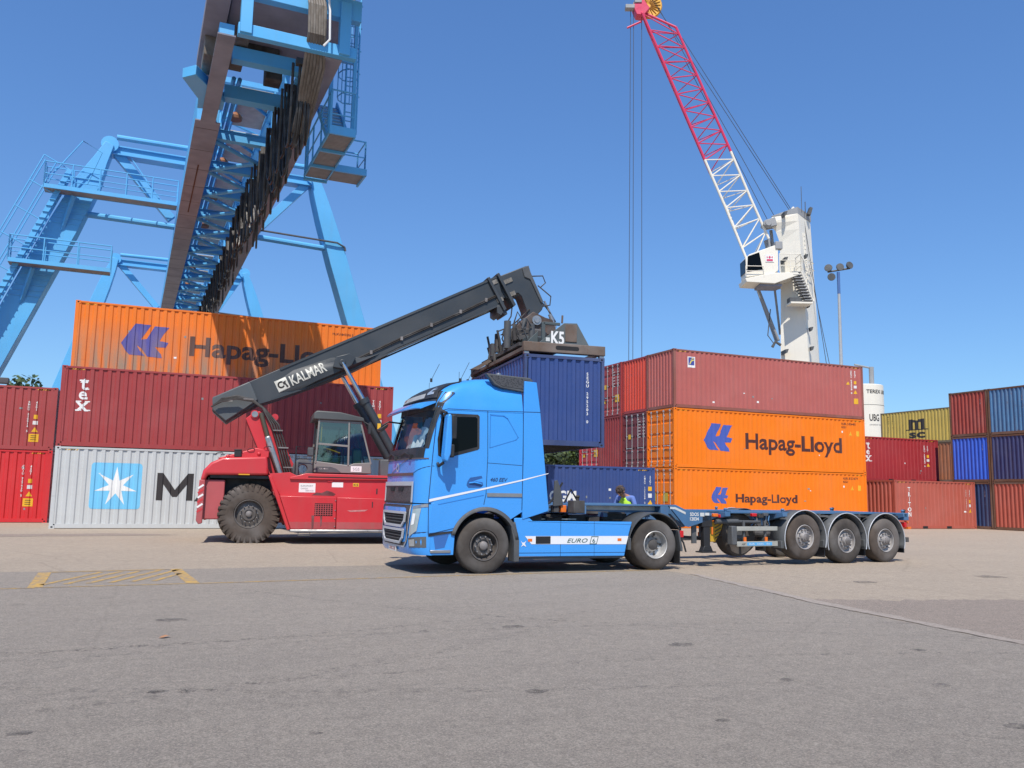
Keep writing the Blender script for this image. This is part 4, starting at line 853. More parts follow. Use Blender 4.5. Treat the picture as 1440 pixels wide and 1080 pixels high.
# outer side plate seen behind the truck wheel with its number
mb = MB(); mb.prism([(1.15, 1.335), (1.36, 1.335), (1.66, 1.22), (2.9, 1.22), (2.9, 1.18), (1.72, .86), (1.60, .88)], 'y', -1.0, -.95); mb.build('side_plate', P_trb, TR, bevel=.004)
ap = lambda name, a, m, y=-1.004: apply_art(name, a, lambda x, z: (x, y, z), m, TR)
ap('lettering', join2(wtext('SDOS', 1.74, 1.10, .24, .075, .02), wtext('12034', 1.74, 1.0, .24, .075, .02)), M_white)
ap('reflective_marking', rect(2.02, 2.14, 1.09, 1.17), M_refl); ap('reflective_marking', rect(2.16, 2.28, 1.11, 1.17), M_refl)
ap('reflective_marking', poly2([(1.20, 1.29), (1.35, 1.285), (1.62, 1.18), (1.62, 1.13), (1.33, 1.24), (1.20, 1.245)]), M_refl)
mb = MB(); mb.prism([(-.95, 1.295), (1.10, 1.285), (1.10, 1.20), (-.95, 1.215)], 'y', -.785, -.781); mb.build('reflective_marking', M_refl, TR)
for s in (-1, 1): mb = MB(); mb.box(-1.15, 1.16, *sorted((s*1.0, s*.78)), 1.30, 1.335); mb.box(.95, 1.15, *sorted((s*1.0, s*.78)), 1.1, 1.3); mb.build('deck_edge', P_trb, TR, bevel=.004)
# front bolster with twist locks and folded stop
mb = MB(); mb.box(-1.28, -1.05, -1.20, 1.20, 1.13, 1.30); mb.build('front_bolster', P_trb, TR, bevel=.01)
for s in (-1, 1):
    mb = MB(); mb.box(-1.36, -1.1, *sorted((s*1.22, s*.98)), 1.15, 1.40); mb.lathe([(.035, 1.40), (.035, 1.46), (.055, 1.47), (.04, 1.50), (1e-5, 1.51)], (-1.2, s*1.1, 0), 'z', 8); mb.build('twist_lock', M_chas, TR, bevel=.008)
mb = MB(); mb.prism([(-1.75, 1.28), (-1.72, 1.78), (-1.66, 1.80), (-1.58, 1.62), (-1.52, 1.30)], 'y', -1.08, -1.04); mb.build('folding_stop', M_dgrey, TR, bevel=.006)
for pth in ([(-2.0, -1.0, 1.25), (-1.8, -1.05, 1.36), (-1.6, -1.0, 1.6), (-1.5, -1.0, 1.75)], [(-1.45, -1.0, 1.35), (-1.3, -1.0, 1.62), (-1.15, -1.0, 1.40)], [(-1.9, -.8, 1.2), (-1.6, -.9, 1.28), (-1.3, -.8, 1.2), (-1.0, -.7, 1.25)]):
    mb = MB(); mb.path(pth, .022, 6); mb.build('hydraulic_hose', M_black, TR)
for x, c_ in ((-1.95, P_trb), (-1.55, M_orlamp), (-1.72, M_chas), (-2.15, M_chas)):
    mb = MB(); mb.box(x, x+.12, -1.05, -.9, 1.16, 1.30); mb.build('valve_box', c_, TR, bevel=.01)
mb = MB(); mb.box(-2.2, -1.2, -.8, .8, 1.14, 1.22); mb.build('extension_beam', P_trb, TR, bevel=.01)
mb = MB()
for x in (-.3, .8, 2.4, 3.4, 4.2, 5.6, 7.0, 8.2): mb.box(x, x+.10, -.68, .68, 1.06, 1.16)
mb.build('cross_member', P_trb, TR)
# outriggers + bolsters
for x in (2.55, 4.25, 8.32):
    for s in (-1, 1):
        mb = MB(); mb.prism([(s*.6, 1.19), (s*1.22, 1.19), (s*1.22, 1.10), (s*.6, .98)], 'x', x, x+.14); mb.lathe([(.03, 1.19), (.03, 1.24), (.05, 1.25), (.03, 1.28), (1e-5, 1.285)], (x+.07, s*1.14, 0), 'z', 8); mb.build('outrigger', P_trb, TR, bevel=.006)
for s in (-1, 1): mb = MB(); mb.box(2.2, 8.5, *sorted((s*1.0, s*.985)), 1.165, 1.205); mb.box(2.2, 8.5, *sorted((s*.995, s*.62)), 1.195, 1.203); mb.build('deck_edge', P_trb, TR)
for x0, x1 in ((3.3, 4.15), (4.4, 5.1), (5.8, 6.5), (7.2, 7.9)): ap('reflective_marking', rect(x0, x1, 1.09, 1.16), M_refl, -.626); 
mb = MB(); mb.tube((2.5, -1.0, .98), (3.75, -1.0, .97), .035, 10); mb.tube((2.45, -1.0, .98), (3.1, -1.0, .98), .055, 10); mb.build('crank_shaft', M_dgrey, TR)
for x, z, c_ in ((2.42, 1.12, M_orlamp), (2.6, 1.1, M_redlamp), (3.55, 1.13, M_redlamp), (3.75, 1.1, M_chas), (2.75, 1.12, M_dgrey), (3.9, 1.14, M_dgrey)):
    mb = MB(); mb.box(x-.07, x+.07, -1.06, -.98, z-.035, z+.035); mb.build('side_lamp', c_, TR, bevel=.01)
for k in range(7):
    x = 3.55+.09*k; mb = MB(); mb.path([(x, -.95, 1.12), (x+random.uniform(-.1, .1), -1.0, 1.0), (x+random.uniform(-.1, .1), -.98, .9), (x+random.uniform(-.15, .15), -.9, .84)], .016, 5); mb.build('air_hose', [P_trb, M_black, M_steel][k % 3], TR)
# landing legs
for s in (-1, 1):
    mb = MB(); mb.box(2.08, 2.36, *sorted((s*1.0, s*.86)), .86, 1.12); mb.box(2.13, 2.31, *sorted((s*.99, s*.87)), .42, .9); mb.box(2.04, 2.42, *sorted((s*1.06, s*.8)), .30, .33); mb.prism([(2.08, .33), (2.38, .33), (2.32, .45), (2.14, .45)], 'y', s*1.0, s*.86); mb.build('landing_leg', M_black, TR, bevel=.01)
    mb = MB(); mb.box(1.88, 2.0, *sorted((s*.9, s*.86)), .50, .98); mb.build('leg_brace', M_dgrey, TR)
mb = MB(); mb.box(2.33, 2.37, -1.015, -1.005, .7, .86); mb.build('side_lamp', M_orlamp, TR)
mb = MB(); mb.bar((2.22, -.9, .6), (2.22, .9, .6), .06); mb.build('leg_cross_shaft', M_chas, TR)
# yellow wheel chock holder
mb = MB(); mb.prism([(2.42, .98), (2.86, .97), (2.80, .80), (2.62, .52), (2.45, .52)], 'y', -.80, -.60); mb.build('wheel_chock', mat('chock yellow', (.60, .36, .02, 1), .5, dirt=.15), TR, bevel=.012)
for k in range(5): mb = MB(); mb.bar((2.60+.0*k, -.803, .60+.075*k), (2.78, -.803, .68+.075*k), .012, .018); mb.build('chock_rib', M_chas, TR)
# spare wheel and tool box under the frame
sp = MB(); R_, W_ = .50, .30
sp.lathe([(.2, -.14), (.30, -.15), (.44, -.16), (.49, -.12), (.5, -.05), (.5, .05), (.49, .12), (.44, .16), (.30, .15), (.2, .14)], (3.35, 0, .68), 'y', 40, caps=False); o_ = sp.build('spare_wheel', M_rub, TR); o_.location = (0, -.62, 0)
sp = MB(); sp.lathe([(.30, -.12), (.16, -.10), (.1, -.16), (1e-5, -.16)], (3.35, 0, .68), 'y', 24, caps=False); sp.build('spare_rim', M_dgrey, o_)
mb = MB(); mb.lathe([(1e-5, 0), (.25, .0), (.28, .05), (.28, .75), (.25, .8), (1e-5, .8)], (2.95, .1, .68), 'x', 24) if False else mb.box(2.76, 2.91, -1.19, -1.02, .47, .885); mb.build('guard_post', M_dgrey, TR, bevel=.02)
for s in (-1, 1):
    for z in ((.78, .875), (.435, .545)):
        mb = MB(); mb.box(2.90, 4.10, *sorted((s*1.20, s*1.16)), *z); mb.build('side_guard', mat('aluminium guard', (.42, .42, .37, 1), .5, .2, dirt=.3, scale=4), TR, bevel=.008)
    for x in (3.15, 3.78):
        mb = MB(); mb.tube((x, s*1.13, .44), (x, s*1.13, 1.0), .032, 10); mb.build('guard_upright', M_dgrey, TR)
        mb = MB(); mb.box(x-.035, x+.035, *sorted((s*1.175, s*1.155)), .545, .64); mb.build('side_lamp', M_orlamp, TR)
apply_art('sticker', rect(3.18, 3.92, .455, .525), lambda x, z: (x, -1.203, z), mat('light blue sticker', (.10, .38, .68, 1), .4, dirt=.05), TR)
apply_art('lettering', join2(wtext('EUR', 3.24, .475, .16, .028, .01), wtext('AXLES', 3.46, .475, .2, .028, .01), wtext('.EU', 3.74, .475, .11, .028, .01)), lambda x, z: (x, -1.206, z), M_white, TR)
apply_art('lettering', wtext('AX', 3.02, .465, .12, .05, .01, shear=.4), lambda x, z: (x, -1.203, z), M_blk, TR)
# axles, wheels, fenders
for k, (x, dz) in enumerate(((4.93, .10), (6.29, 0), (7.65, 0))):
    for s in (-1, 1): wheel(TR, (x, s*1.225, .53+dz), .53, .37, 'flat', side=s, tyrem=M_rubd if k != 1 else M_rub)
    mb = MB(); mb.tube((x, -1.0, .53+dz), (x, 1.0, .53+dz), .075, 10)
    for s in (-1, 1): mb.bar((x-.5, s*.6, .80), (x, s*.6, .60+dz), .09, .12); mb.lathe([(.11, .62+dz), (.14, .75), (.11, .98)], (x+.28, s*.6, 0), 'z', 12); mb.bar((x, s*.6, .55+dz), (x+.4, s*.6, .60+dz), .09, .08)
    mb.build('axle', M_chas, TR)
    for s in (-1, 1):
        a0 = arch(x, .53+dz*.6, .66, 200 if k == 0 else 198, -18, 24); mb = MB(); mb.grid([[(q, s*1.24, z) for q, z in a0], [(q, s*.78, z) for q, z in a0]]); fo = mb.build('fender', M_dgrey, TR, solid=.012)
        mb = MB(); mb.path([(q, s*1.245, z) for q, z in a0], .011, 6); mb.build('fender_trim', M_chrome, fo)
for x in (4.27, 5.61, 6.97):
    mb = MB(); mb.box(x-.07, x+.03, -1.2, -.78, .38, .55); mb.build('fender_stay', M_dgrey, TR, bevel=.01)
for x in (5.62, 6.98):
    for s in (-1, 1): mb = MB(); mb.box(x-.012, x+.012, *sorted((s*1.15, s*.8)), .16, .5); mb.build('mud_flap', M_black, TR)
for x in (4.75, 5.6, 6.95, 8.1):
    mb = MB(); mb.box(x-.28, x+.28, -1.06, -1.01, 1.09, 1.13); mb.box(x-.03, x+.03, -1.05, -1.0, 1.04, 1.17); mb.build('fender_bracket', M_chas, TR)
for s in (-1, 1):
    mb = MB(); mb.box(8.30, 8.33, *sorted((s*1.2, s*.8)), .22, .62); mb.build('mud_flap', M_black, TR)
    mb = MB(); mb.box(8.38, 8.46, *sorted((s*1.2, s*.75)), .84, .97); mb.build('tail_lamp', M_redlamp, TR, bevel=.01)
    mb = MB(); mb.bar((8.2, s*.8, 1.0), (8.5, s*.8, .55), .06); mb.build('bumper_stay', M_chas, TR)
mb = MB(); mb.box(8.42, 8.52, -1.2, 1.2, .48, .60); mb.build('rear_bumper', M_chas, TR, bevel=.01)
mb = MB(); mb.box(8.35, 8.52, -1.22, 1.22, 1.02, 1.20); mb.build('rear_bolster', P_trb, TR, bevel=.01)
for s in (-1, 1):
    mb = MB(); mb.lathe([(.03, 1.2), (.03, 1.25), (.05, 1.26), (.03, 1.29), (1e-5, 1.295)], (8.45, s*1.14, 0), 'z', 8); mb.build('twist_lock', M_chas, TR)
mb = MB(); mb.path([(8.5, -1.1, 1.0), (8.56, -1.15, .95), (8.6, -1.12, .98)], .02, 5); mb.box(8.5, 8.62, -1.2, -1.1, .80, .86); mb.build('rope_hook', M_orlamp, TR)
# ---------------------------------------------------------------- man behind the trailer
def skinned(name, pts, edges, m, parent, sub=2, root=0):
    me = bpy.data.meshes.new(name); me.from_pydata([p[0] for p in pts], edges, []); o = bpy.data.objects.new(name, me); COL.objects.link(o); o.parent = parent
    me.materials.append(m); o.modifiers.new('skin', 'SKIN')
    me.skin_vertices[0].data[root].use_root = True
    for i, p in enumerate(pts): r = p[1]; me.skin_vertices[0].data[i].radius = r if isinstance(r, tuple) else (r, r)
    o.modifiers['skin'].use_smooth_shade = True
    md = o.modifiers.new('s', 'SUBSURF'); md.levels = sub; md.render_levels = sub; return o
MAN = thing('person', 'man in a blue shirt and yellow green hi-vis vest looking down behind the trailer', 'person', (11.15, 18.6, 0), math.radians(212))
MAN.scale = (1.05, 1.05, 1.05)
M_skin = mat('skin', (.42, .20, .13, 1), .55, dirt=.05); M_hair = mat('greying brown hair', (.085, .055, .045, 1), .8, dirt=.3, scale=20)
M_shirt = mat('light blue shirt', (.12, .20, .50, 1), .85, dirt=.1, scale=8); M_vest = mat('hi-vis vest', (.50, .85, .06, 1), .8, dirt=.08, scale=8); M_trou = mat('dark blue trousers', (.03, .05, .12, 1), .85, dirt=.2, scale=6)
# faces local +x; leans forward, head bowed
B = [((0, 0, .95), (.13, .16)), ((.02, 0, 1.15), (.11, .15)), ((.08, 0, 1.33), (.11, .17)), ((.13, 0, 1.43), (.07, .10)), ((.17, 0, 1.51), (.052, .055)), ((.20, 0, 1.58), (.075, .07)), ((.22, 0, 1.66), (.095, .078)), ((.20, 0, 1.73), (.08, .07)),
     ((.10, .19, 1.38), .055), ((.12, .27, 1.14), .042), ((.30, .20, 1.00), .032), ((.38, .16, .97), (.035, .018)),
     ((.10, -.19, 1.38), .055), ((.12, -.27, 1.14), .042), ((.30, -.20, 1.00), .032), ((.38, -.16, .97), (.035, .018)),
     ((0, .10, .88), .09), ((.03, .12, .50), .062), ((0, .13, .10), .042), ((.16, .14, .05), .04), ((0, -.10, .88), .09), ((.03, -.12, .50), .062), ((0, -.13, .10), .042), ((.16, -.14, .05), .04)]
hc, hs_ = math.cos(math.radians(42)), math.sin(math.radians(42))
def hp(p):                                     # bow the head and neck forward
    x, z = p[0]-.13, p[2]-1.43; return (.15+x*hc+z*hs_, p[1], 1.42-x*hs_+z*hc)
for q in (4, 5, 6, 7): B[q] = (hp(B[q][0]), B[q][1])
E_ = [(0, 1), (1, 2), (2, 3), (3, 4), (4, 5), (5, 6), (6, 7), (2, 8), (8, 9), (9, 10), (10, 11), (2, 12), (12, 13), (13, 14), (14, 15), (0, 16), (16, 17), (17, 18), (18, 19), (0, 20), (20, 21), (21, 22), (22, 23)]
n0 = len(B)
for s, hi in ((1, 11), (-1, 15)):
    for k in range(4):
        yy = s*(.16+.03-.018*k); L_ = (.07, .085, .08, .062)[k]; i = len(B)
        B += [((.41, yy-.0, .965), .010), ((.41+L_*.6, yy, .955), .009), ((.41+L_, yy, .925), .008)]; E_ += [(hi, i), (i, i+1), (i+1, i+2)]
    i = len(B); B += [((.36, s*.125, .95), .011), ((.39, s*.11, .925), .009)]; E_ += [(hi, i), (i, i+1)]
skinned('body', B, E_, M_skin, MAN)
skinned('shirt', [((0, 0, .93), (.15, .18)), ((.02, 0, 1.15), (.135, .175)), ((.08, 0, 1.34), (.13, .19)), ((.12, 0, 1.43), (.08, .11)), ((.10, .20, 1.38), .07), ((.12, .275, 1.15), .058), ((.20, .245, 1.09), .055), ((.10, -.20, 1.38), .07), ((.12, -.275, 1.15), .058), ((.20, -.245, 1.09), .055)], [(0, 1), (1, 2), (2, 3), (2, 4), (4, 5), (5, 6), (2, 7), (7, 8), (8, 9)], M_shirt, MAN)
skinned('vest', [((0, 0, .92), (.19, .21)), ((.02, 0, 1.12), (.175, .205)), ((.075, 0, 1.33), (.175, .19)), ((.11, .11, 1.42), (.13, .07)), ((.11, -.11, 1.42), (.13, .07))], [(0, 1), (1, 2), (2, 3), (2, 4)], M_vest, MAN)
skinned('trousers', [((0, 0, .92), (.14, .17)), ((0, .10, .86), .105), ((.03, .12, .50), .08), ((0, .13, .12), .075), ((0, -.10, .86), .105), ((.03, -.12, .50), .08), ((0, -.13, .12), .075)], [(0, 1), (1, 2), (2, 3), (0, 4), (4, 5), (5, 6)], M_trou, MAN)
for s in (-1, 1):
    mb = MB(); mb.prism([(-.09, 0), (.24, 0), (.25, .05), (.15, .10), (.05, .14), (-.09, .14)], 'y', s*.13-.05, s*.13+.05); mb.build('shoe', M_black, MAN, bevel=.02)
mb = MB()
for k in range(420):
    a = random.uniform(0, 2*PI); e = random.uniform(-.5, 1.45); d = Vector((math.cos(a)*math.cos(e), math.sin(a)*math.cos(e), math.sin(e)))
    if d.x > .45 and d.z < .35: continue
    c_ = Vector((.195, 0, 1.685)); p = c_+Vector((d.x*.108, d.y*.088, d.z*.115)); q = p+Vector((d.x*.02+random.uniform(-.025, .025), d.y*.02+random.uniform(-.025, .025), -.02+random.uniform(-.02, .03)))
    mb.tube(p-d*.012, q, .011, 5, r2=.003)
mb.sphere((.19, 0, 1.69), .098, 14); mb.v = [hp(v) for v in mb.v]; mb.build('hair', M_hair, MAN)
for s in (-1, 1):
    mb = MB(); mb.sphere((.20, s*.082, 1.64), .022, 8, sz=1.5); mb.v = [hp(v) for v in mb.v]; mb.build('ear', M_skin, MAN)
    mb = MB(); mb.sphere((.288, s*.03, 1.655), .008, 8); mb.v = [hp(v) for v in mb.v]; mb.build('eye', M_chas, MAN)
mb = MB(); mb.bar((.285, 0, 1.665), (.318, 0, 1.615), .015, .018, w2=.03, h2=.03); mb.v = [hp(v) for v in mb.v]; mb.build('nose', M_skin, MAN, bevel=.006)
mb = MB(); mb.box(.277, .285, -.022, .022, 1.588, 1.596); mb.v = [hp(v) for v in mb.v]; mb.build('mouth', mat('lips', (.25, .08, .07, 1), .6, dirt=0), MAN)

mb = MB(); mb.add([(-.06, 0, .012), (-.03, .03, .02), (.02, .035, .03), (.07, 0, .015), (.02, -.03, .028), (-.03, -.03, .016)], [(0, 1, 5), (1, 2, 4, 5), (2, 3, 4)])
lf = mb.build('fallen_leaf', mat('dry leaf', (.40, .20, .10, 1), .8, dirt=.2), smooth=0); lf.location = (.3, 9.55, 0.0); lf.rotation_euler = (0, 0, .4); tag(lf, 'small dry brown leaf lying on the asphalt', 'leaf')
# ---------------------------------------------------------------- reach stacker: local x forward, near side y < 0
P_sr = mat('stacker red paint', (.56, .026, .034, 1), .4, dirt=.10, scale=.9, streak=.10, coat=.2)
P_srd = mat('dusty red paint', (.42, .06, .065, 1), .55, dirt=.25, scale=1.2, streak=.3)
P_boom = mat('boom grey paint', (.036, .043, .050, 1), .45, dirt=.15, scale=.8)
P_cabg = mat('cab grey paint', (.21, .20, .185, 1), .5, dirt=.1)
P_spr = mat('spreader grey paint', (.07, .09, .095, 1), .6, dirt=.25, rust=.25)
P_rstb = mat('rusty spreader beam', (.135, .095, .072, 1), .8, dirt=.35, scale=3, rust=.45, bump=.1)
M_hose = mat('hydraulic hose', (.035, .028, .024, 1), .6, dirt=.3, scale=6)
S = thing('reach_stacker', 'red reach stacker with a long dark grey boom lifting a container, left of the truck', 'reach stacker', (2.99, 26.58, 0), -.109)
def side_art(name, a, m, y, par=None, solid=0): return apply_art(name, a, lambda x, z: (x, y, z), m, par or S, (), (), solid)
# rear hood: rounded block with cut wheel arch
hood = [(-1.45, 1.72), (-1.38, 1.95), (-1.18, 2.2), (-.85, 2.36), (-.5, 2.48), (.02, 2.62), (.35, 2.55), (.45, 2.1), (.42, 1.9), (-1.20, 1.88), (-1.27, 1.72)]
mb = MB(); mb.prism([(-1.40, 1.72), (-1.34, 2.0), (-1.15, 2.22), (-.85, 2.37), (.35, 2.43), (.42, 1.90), (-1.22, 1.88), (-1.27, 1.72)], 'y', -1.60, 1.60); mb.build('rear_hood', P_sr, S, bevel=.07, seg=3)
mb = MB(); mb.prism([(-1.0, 2.36), (-.45, 2.52), (.05, 2.68), (.4, 2.60), (.4, 2.40), (-.9, 2.34)], 'y', -1.30, 1.30); mb.build('engine_cover', P_sr, S, bevel=.05)
for x, z in ((-.72, 2.45), (.12, 2.55)):
    mb = MB(); mb.sphere((x, -1.3, z-.04), .055, 10); mb.build('cover_knob', P_sr, S)
mb = MB(); mb.box(-.55, -.35, -1.36, -1.15, 2.40, 2.60); mb.box(-.56, -.34, -1.37, -1.1, 2.58, 2.62); mb.build('work_lamp', M_black, S, bevel=.02)
mb = MB(); mb.box(-.40, -.1, -1.612, -1.60, 1.895, 1.925); mb.build('side_lamp', mat('yellow reflector', (.7, .35, .02, 1), .3, dirt=0), S)
# counterweight corner plate
mb = MB(); mb.prism([(-1.42, 1.74), (-1.27, 1.74), (-1.28, .55), (-1.38, .52), (-1.45, .62)], 'y', -1.60, -1.52); mb.build('corner_plate', P_srd, S, bevel=.02)
mb = MB(); mb.prism([(-1.42, 1.74), (-1.27, 1.74), (-1.28, .55), (-1.38, .52), (-1.45, .62)], 'y', 1.60, 1.52); mb.build('corner_plate', P_srd, S, bevel=.02)
for k in range(6): mb = MB(); mb.bar((-1.44, -1.603, .85+.13*k), (-1.30, -1.603, .95+.13*k), .006, .05); mb.build('hazard_stripe', M_white if k % 2 else P_sr, S)
mb = MB(); mb.box(-1.40, -.75, -1.45, 1.45, .65, 1.75); mb.build('counterweight', P_srd, S, bevel=.03)
mb = MB(); mb.box(-1.2, .5, -.9, .9, .75, 1.9); mb.box(-1.15, .45, -1.5, 1.5, 1.80, 1.88); mb.build('arch_lining', M_black, S)
mb = MB(); mb.box(.5, 6.9, -.95, .95, .55, 1.45); mb.build('chassis', P_srd, S, bevel=.03)
# sides and deck
for s in (-1, 1):
    mb = MB(); mb.prism([(.38, 2.1), (.45, 1.95), (1.0, 2.0), (1.2, 1.9), (5.2, 1.86), (5.2, 1.28), (.76, 1.33), (.46, 1.86)], 'y', s*1.64, s*1.40); mb.build('upper_side_panel', P_sr, S, bevel=.02)
    for xa, xb, top in ((.74, 2.30, 1.335), (2.315, 4.9, 1.29)):
        mb = MB(); a_ = [(xa, 1.335), (xb, 1.315), (xb, .42), (xa+(.33 if xa < 1 else 0), .42)] if xa < 1 else [(xa, 1.315), (xb, 1.28), (xb, .42), (xa, .42)]
        mb.prism(a_, 'y', s*2.0, s*1.55); o_ = mb.build('side_tank', P_sr, S, bevel=.015)
        mb = MB(); mb.prism([(xa+.28 if xa < 1 else xa+.01, .62), (xb-.01, .62), (xb-.01, .43), (xa+.34 if xa < 1 else xa+.01, .43)], 'y', s*2.004, s*2.001); mb.build('lower_band', P_srd, o_)
    mb = MB(); mb.box(1.05, 5.0, *sorted((s*2.02, s*1.75)), .33, .41); mb.build('step_bar', M_steel, S, bevel=.02)
    mb = MB(); mb.prism([(.40, 1.9), (.50, 1.88), (1.12, .42), (.98, .38)], 'y', s*1.9, s*1.5); mb.build('wheel_guard', P_sr, S, bevel=.02)
mb = MB(); mb.prism([(1.0, 1.86), (1.45, 1.98), (5.3, 1.95), (5.3, 1.85), (1.0, 1.80)], 'y', -1.70, 1.70); mb.build('deck', P_sr, S, bevel=.015)
mb = MB(); mb.box(1.5, 5.3, -1.705, -1.701, 1.865, 1.895); mb.build('deck_gap', M_dark, S)
gr = MB()
for k in range(7): gr.box(1.72+.045*k*1.5, 1.745+.045*k*1.5, -2.012, -2.004, .80, 1.12)
for k in range(6): gr.box(1.70, 2.20, -2.016, -2.006, .82+.055*k, .835+.055*k)
gr.build('side_grille', P_srd, S)
side_art('grille_back', rect(1.70, 2.20, .79, 1.14), M_dark, -2.003)
side_art('sticker', rect(1.26, 1.72, 1.44, 1.70), M_white, -1.643); side_art('sticker', rect(2.18, 2.50, 1.60, 1.74), M_white, -1.643)
side_art('lettering', join2(wtext('EUROPORT', 1.31, 1.60, .34, .05, .01), wtext('CARGO', 1.31, 1.53, .2, .04, .01), wtext('SERVICE', 1.45, 1.47, .22, .04, .01)), mat('grey print', (.3, .3, .3, 1), .6, dirt=0), -1.646)
side_art('sticker', rect(2.78, 2.95, 1.63, 1.73), M_yel, -1.643); side_art('lettering', wtext('K5', 2.80, 1.65, .13, .06, .02), M_blk, -1.646)
side_art('soot_patch', poly2([(1.62, 1.36), (1.75, 1.44), (1.9, 1.43), (2.05, 1.50), (2.2, 1.46), (2.3, 1.40), (2.25, 1.35)]), mat('soot', (.12, .03, .03, 1), .8, dirt=.3, scale=8), -1.642)
side_art('handle', rect(3.30, 3.33, 1.04, 1.20), M_black, -2.004); side_art('handle', rect(3.46, 3.50, 1.42, 1.58), M_black, -1.644)
mb = MB(); mb.box(2.05, 2.20, -1.66, -1.60, 1.74, 1.92); mb.build('latch', P_sr, S, bevel=.01)
# boom support plates
mast = [(-.30, 3.55), (-.10, 3.72), (.12, 3.80), (.22, 3.70), (.40, 3.68), (.62, 3.30), (.95, 2.6), (1.15, 2.2), (1.35, 1.95), (1.55, 1.84), (.80, 1.25), (.55, 1.3), (.30, 2.2)]
for s in (-1, 1):
    mb = MB(); mb.prism(mast, 'y', s*.78, s*.62); mb.build('boom_support', P_sr, S, bevel=.02)
    mb = MB(); mb.lathe([(.10, s*.80), (.10, s*.60)], (.52, 0, 3.62), 'y', 20); mb.lathe([(.12, s*.83), (.12, s*.58)], (-.05, 0, 3.68), 'y', 20); mb.build('lifting_eye', P_sr, S)
mb = MB(); mb.tube((-.05, -.85, 3.68), (-.05, .85, 3.68), .09, 16); mb.build('boom_pin', M_steel, S)
mb = MB(); mb.bar((.33, -.9, 3.05), (.92, -.93, 1.50), .17, .17); mb.build('damper_cylinder', M_steel, S, bevel=.05)
mb = MB(); mb.tube((.12, -.85, 3.72), (.36, -.9, 2.98), .07, 12); mb.tube((.90, -.93, 1.55), (.95, -.95, 1.36), .06, 12); mb.build('cylinder_rod', mat('bronze rod', (.12, .09, .05, 1), .4, .6, dirt=.2), S)
for k in range(4):
    d = .07*k; mb = MB(); mb.path([(-1.28+.05*k, -.62, 3.86+.04*k), (-1.0, -.68, 4.02+.03*k), (-.6, -.72, 4.12+.03*k), (-.15, -.80, 4.06+.02*k), (.15+.3*d, -.86, 3.86), (.42+d, -.9, 3.4), (.60+d, -.92, 2.9), (.78+d, -.95, 2.3), (.98+d, -.97, 1.7), (1.06+d, -.97, 1.34)], .024, 6); mb.build('hydraulic_hose', M_hose, S)
for x, z in ((.52, 3.22), (.70, 2.72), (.86, 2.15), (-.35, 4.10)):
    mb = MB(); mb.box(x-.04, x+.24, -.985, -.94, z-.018, z+.018); mb.build('hose_clamp', M_hub, S)
# boom
th = math.atan2(8.55-4.2, 7.21+1.2)
bt = [(-1.24, 4.17), (-.22, 4.70), (.65, 5.15), (4.1, 6.94), (6.41, 8.14), (7.35, 8.62)]
bb = [(7.62, 7.70), (6.44, 7.14), (4.13, 5.98), (2.9, 5.25), (2.35, 4.98), (1.4, 4.55), (.43, 4.14), (.1, 4.02), (.0, 4.0), (-.35, 3.78), (-.87, 3.42), (-1.26, 3.76)]
mb = MB(); mb.prism(bt+bb, 'y', -.42, .42); BM = mb.build('boom', P_boom, S, bevel=.02)
# flanges: raised lips top and bottom, side swell around the cylinder pin
mb = MB()
for y in (-.44, .40): 
    mb.bar((.6, y+.02, 5.10), (7.3, y+.02, 8.56), .06, .07); mb.bar((.4, y+.02, 4.17), (1.4, y+.02, 4.58), .05, .05); mb.bar((2.9, y+.02, 5.30), (7.5, y+.02, 7.67), .05, .05)
mb.build('boom_flange', P_boom, BM)
def swell(s):
    mb = MB(); y0, y1 = s*.42, s*.60
    out = [(1.2, 4.50), (2.1, 4.95), (2.9, 5.32), (3.6, 5.78), (3.1, 5.62), (2.75, 5.62), (2.1, 5.55), (1.0, 5.10), (.5, 4.70), (.6, 4.40)]
    inn = [(1.7, 4.80), (2.2, 5.05), (2.75, 5.34), (2.9, 5.42), (2.75, 5.5), (2.5, 5.53), (2.1, 5.42), (1.7, 5.22), (1.4, 5.0), (1.45, 4.86)]
    n = len(out); mb.add([(x, y0, z) for x, z in out]+[(x, y1, z) for x, z in inn], [(i, (i+1) % n, n+(i+1) % n, n+i) for i in range(n)]+[tuple(range(n, 2*n))])
    return mb.build('side_box', P_boom, BM)
swell(-1); swell(1)
for s in (-1, 1):
    mb = MB(); mb.prism([(2.14, 5.22), (2.22, 5.55), (2.62, 5.68), (2.82, 5.55), (2.70, 5.30), (2.5, 5.18)], 'y', s*.60, s*.72); mb.lathe([(.10, s*.72), (.10, s*.76), (1e-5, s*.76)], (2.42, 0, 5.38), 'y', 20); mb.build('pin_bracket', P_boom, BM, bevel=.02)
mb = MB(); mb.prism([(-1.27, 4.15), (-.25, 4.68), (.02, 4.14), (-.32, 3.86), (-.86, 3.46), (-1.24, 3.78)], 'y', -.50, .50); mb.build('boom_tail', mat('lighter boom grey', (.085, .095, .10, 1), .5, dirt=.15), BM, bevel=.03)
mb = MB(); mb.box(-.84, -.70, -.505, -.50, 4.05, 4.18); mb.build('tail_sticker', mat('pale sticker', (.25, .26, .26, 1), .5, dirt=.1), BM)
c5, s5 = math.cos(.475), math.sin(.475)
rot = lambda a: ([(.62+p[0]*c5-p[1]*s5, 4.42+p[0]*s5+p[1]*c5) for p in a[0]], a[1])
bcut = apply_art
from mathutils.bvhtree import BVHTree
def surf_tree(objs):
    vs = []; fs = []
    for o in objs:
        k = len(vs); vs += [v.co.copy() for v in o.data.vertices]; fs += [[i+k for i in p.vertices] for p in o.data.polygons]
    return BVHTree.FromPolygons(vs, fs)
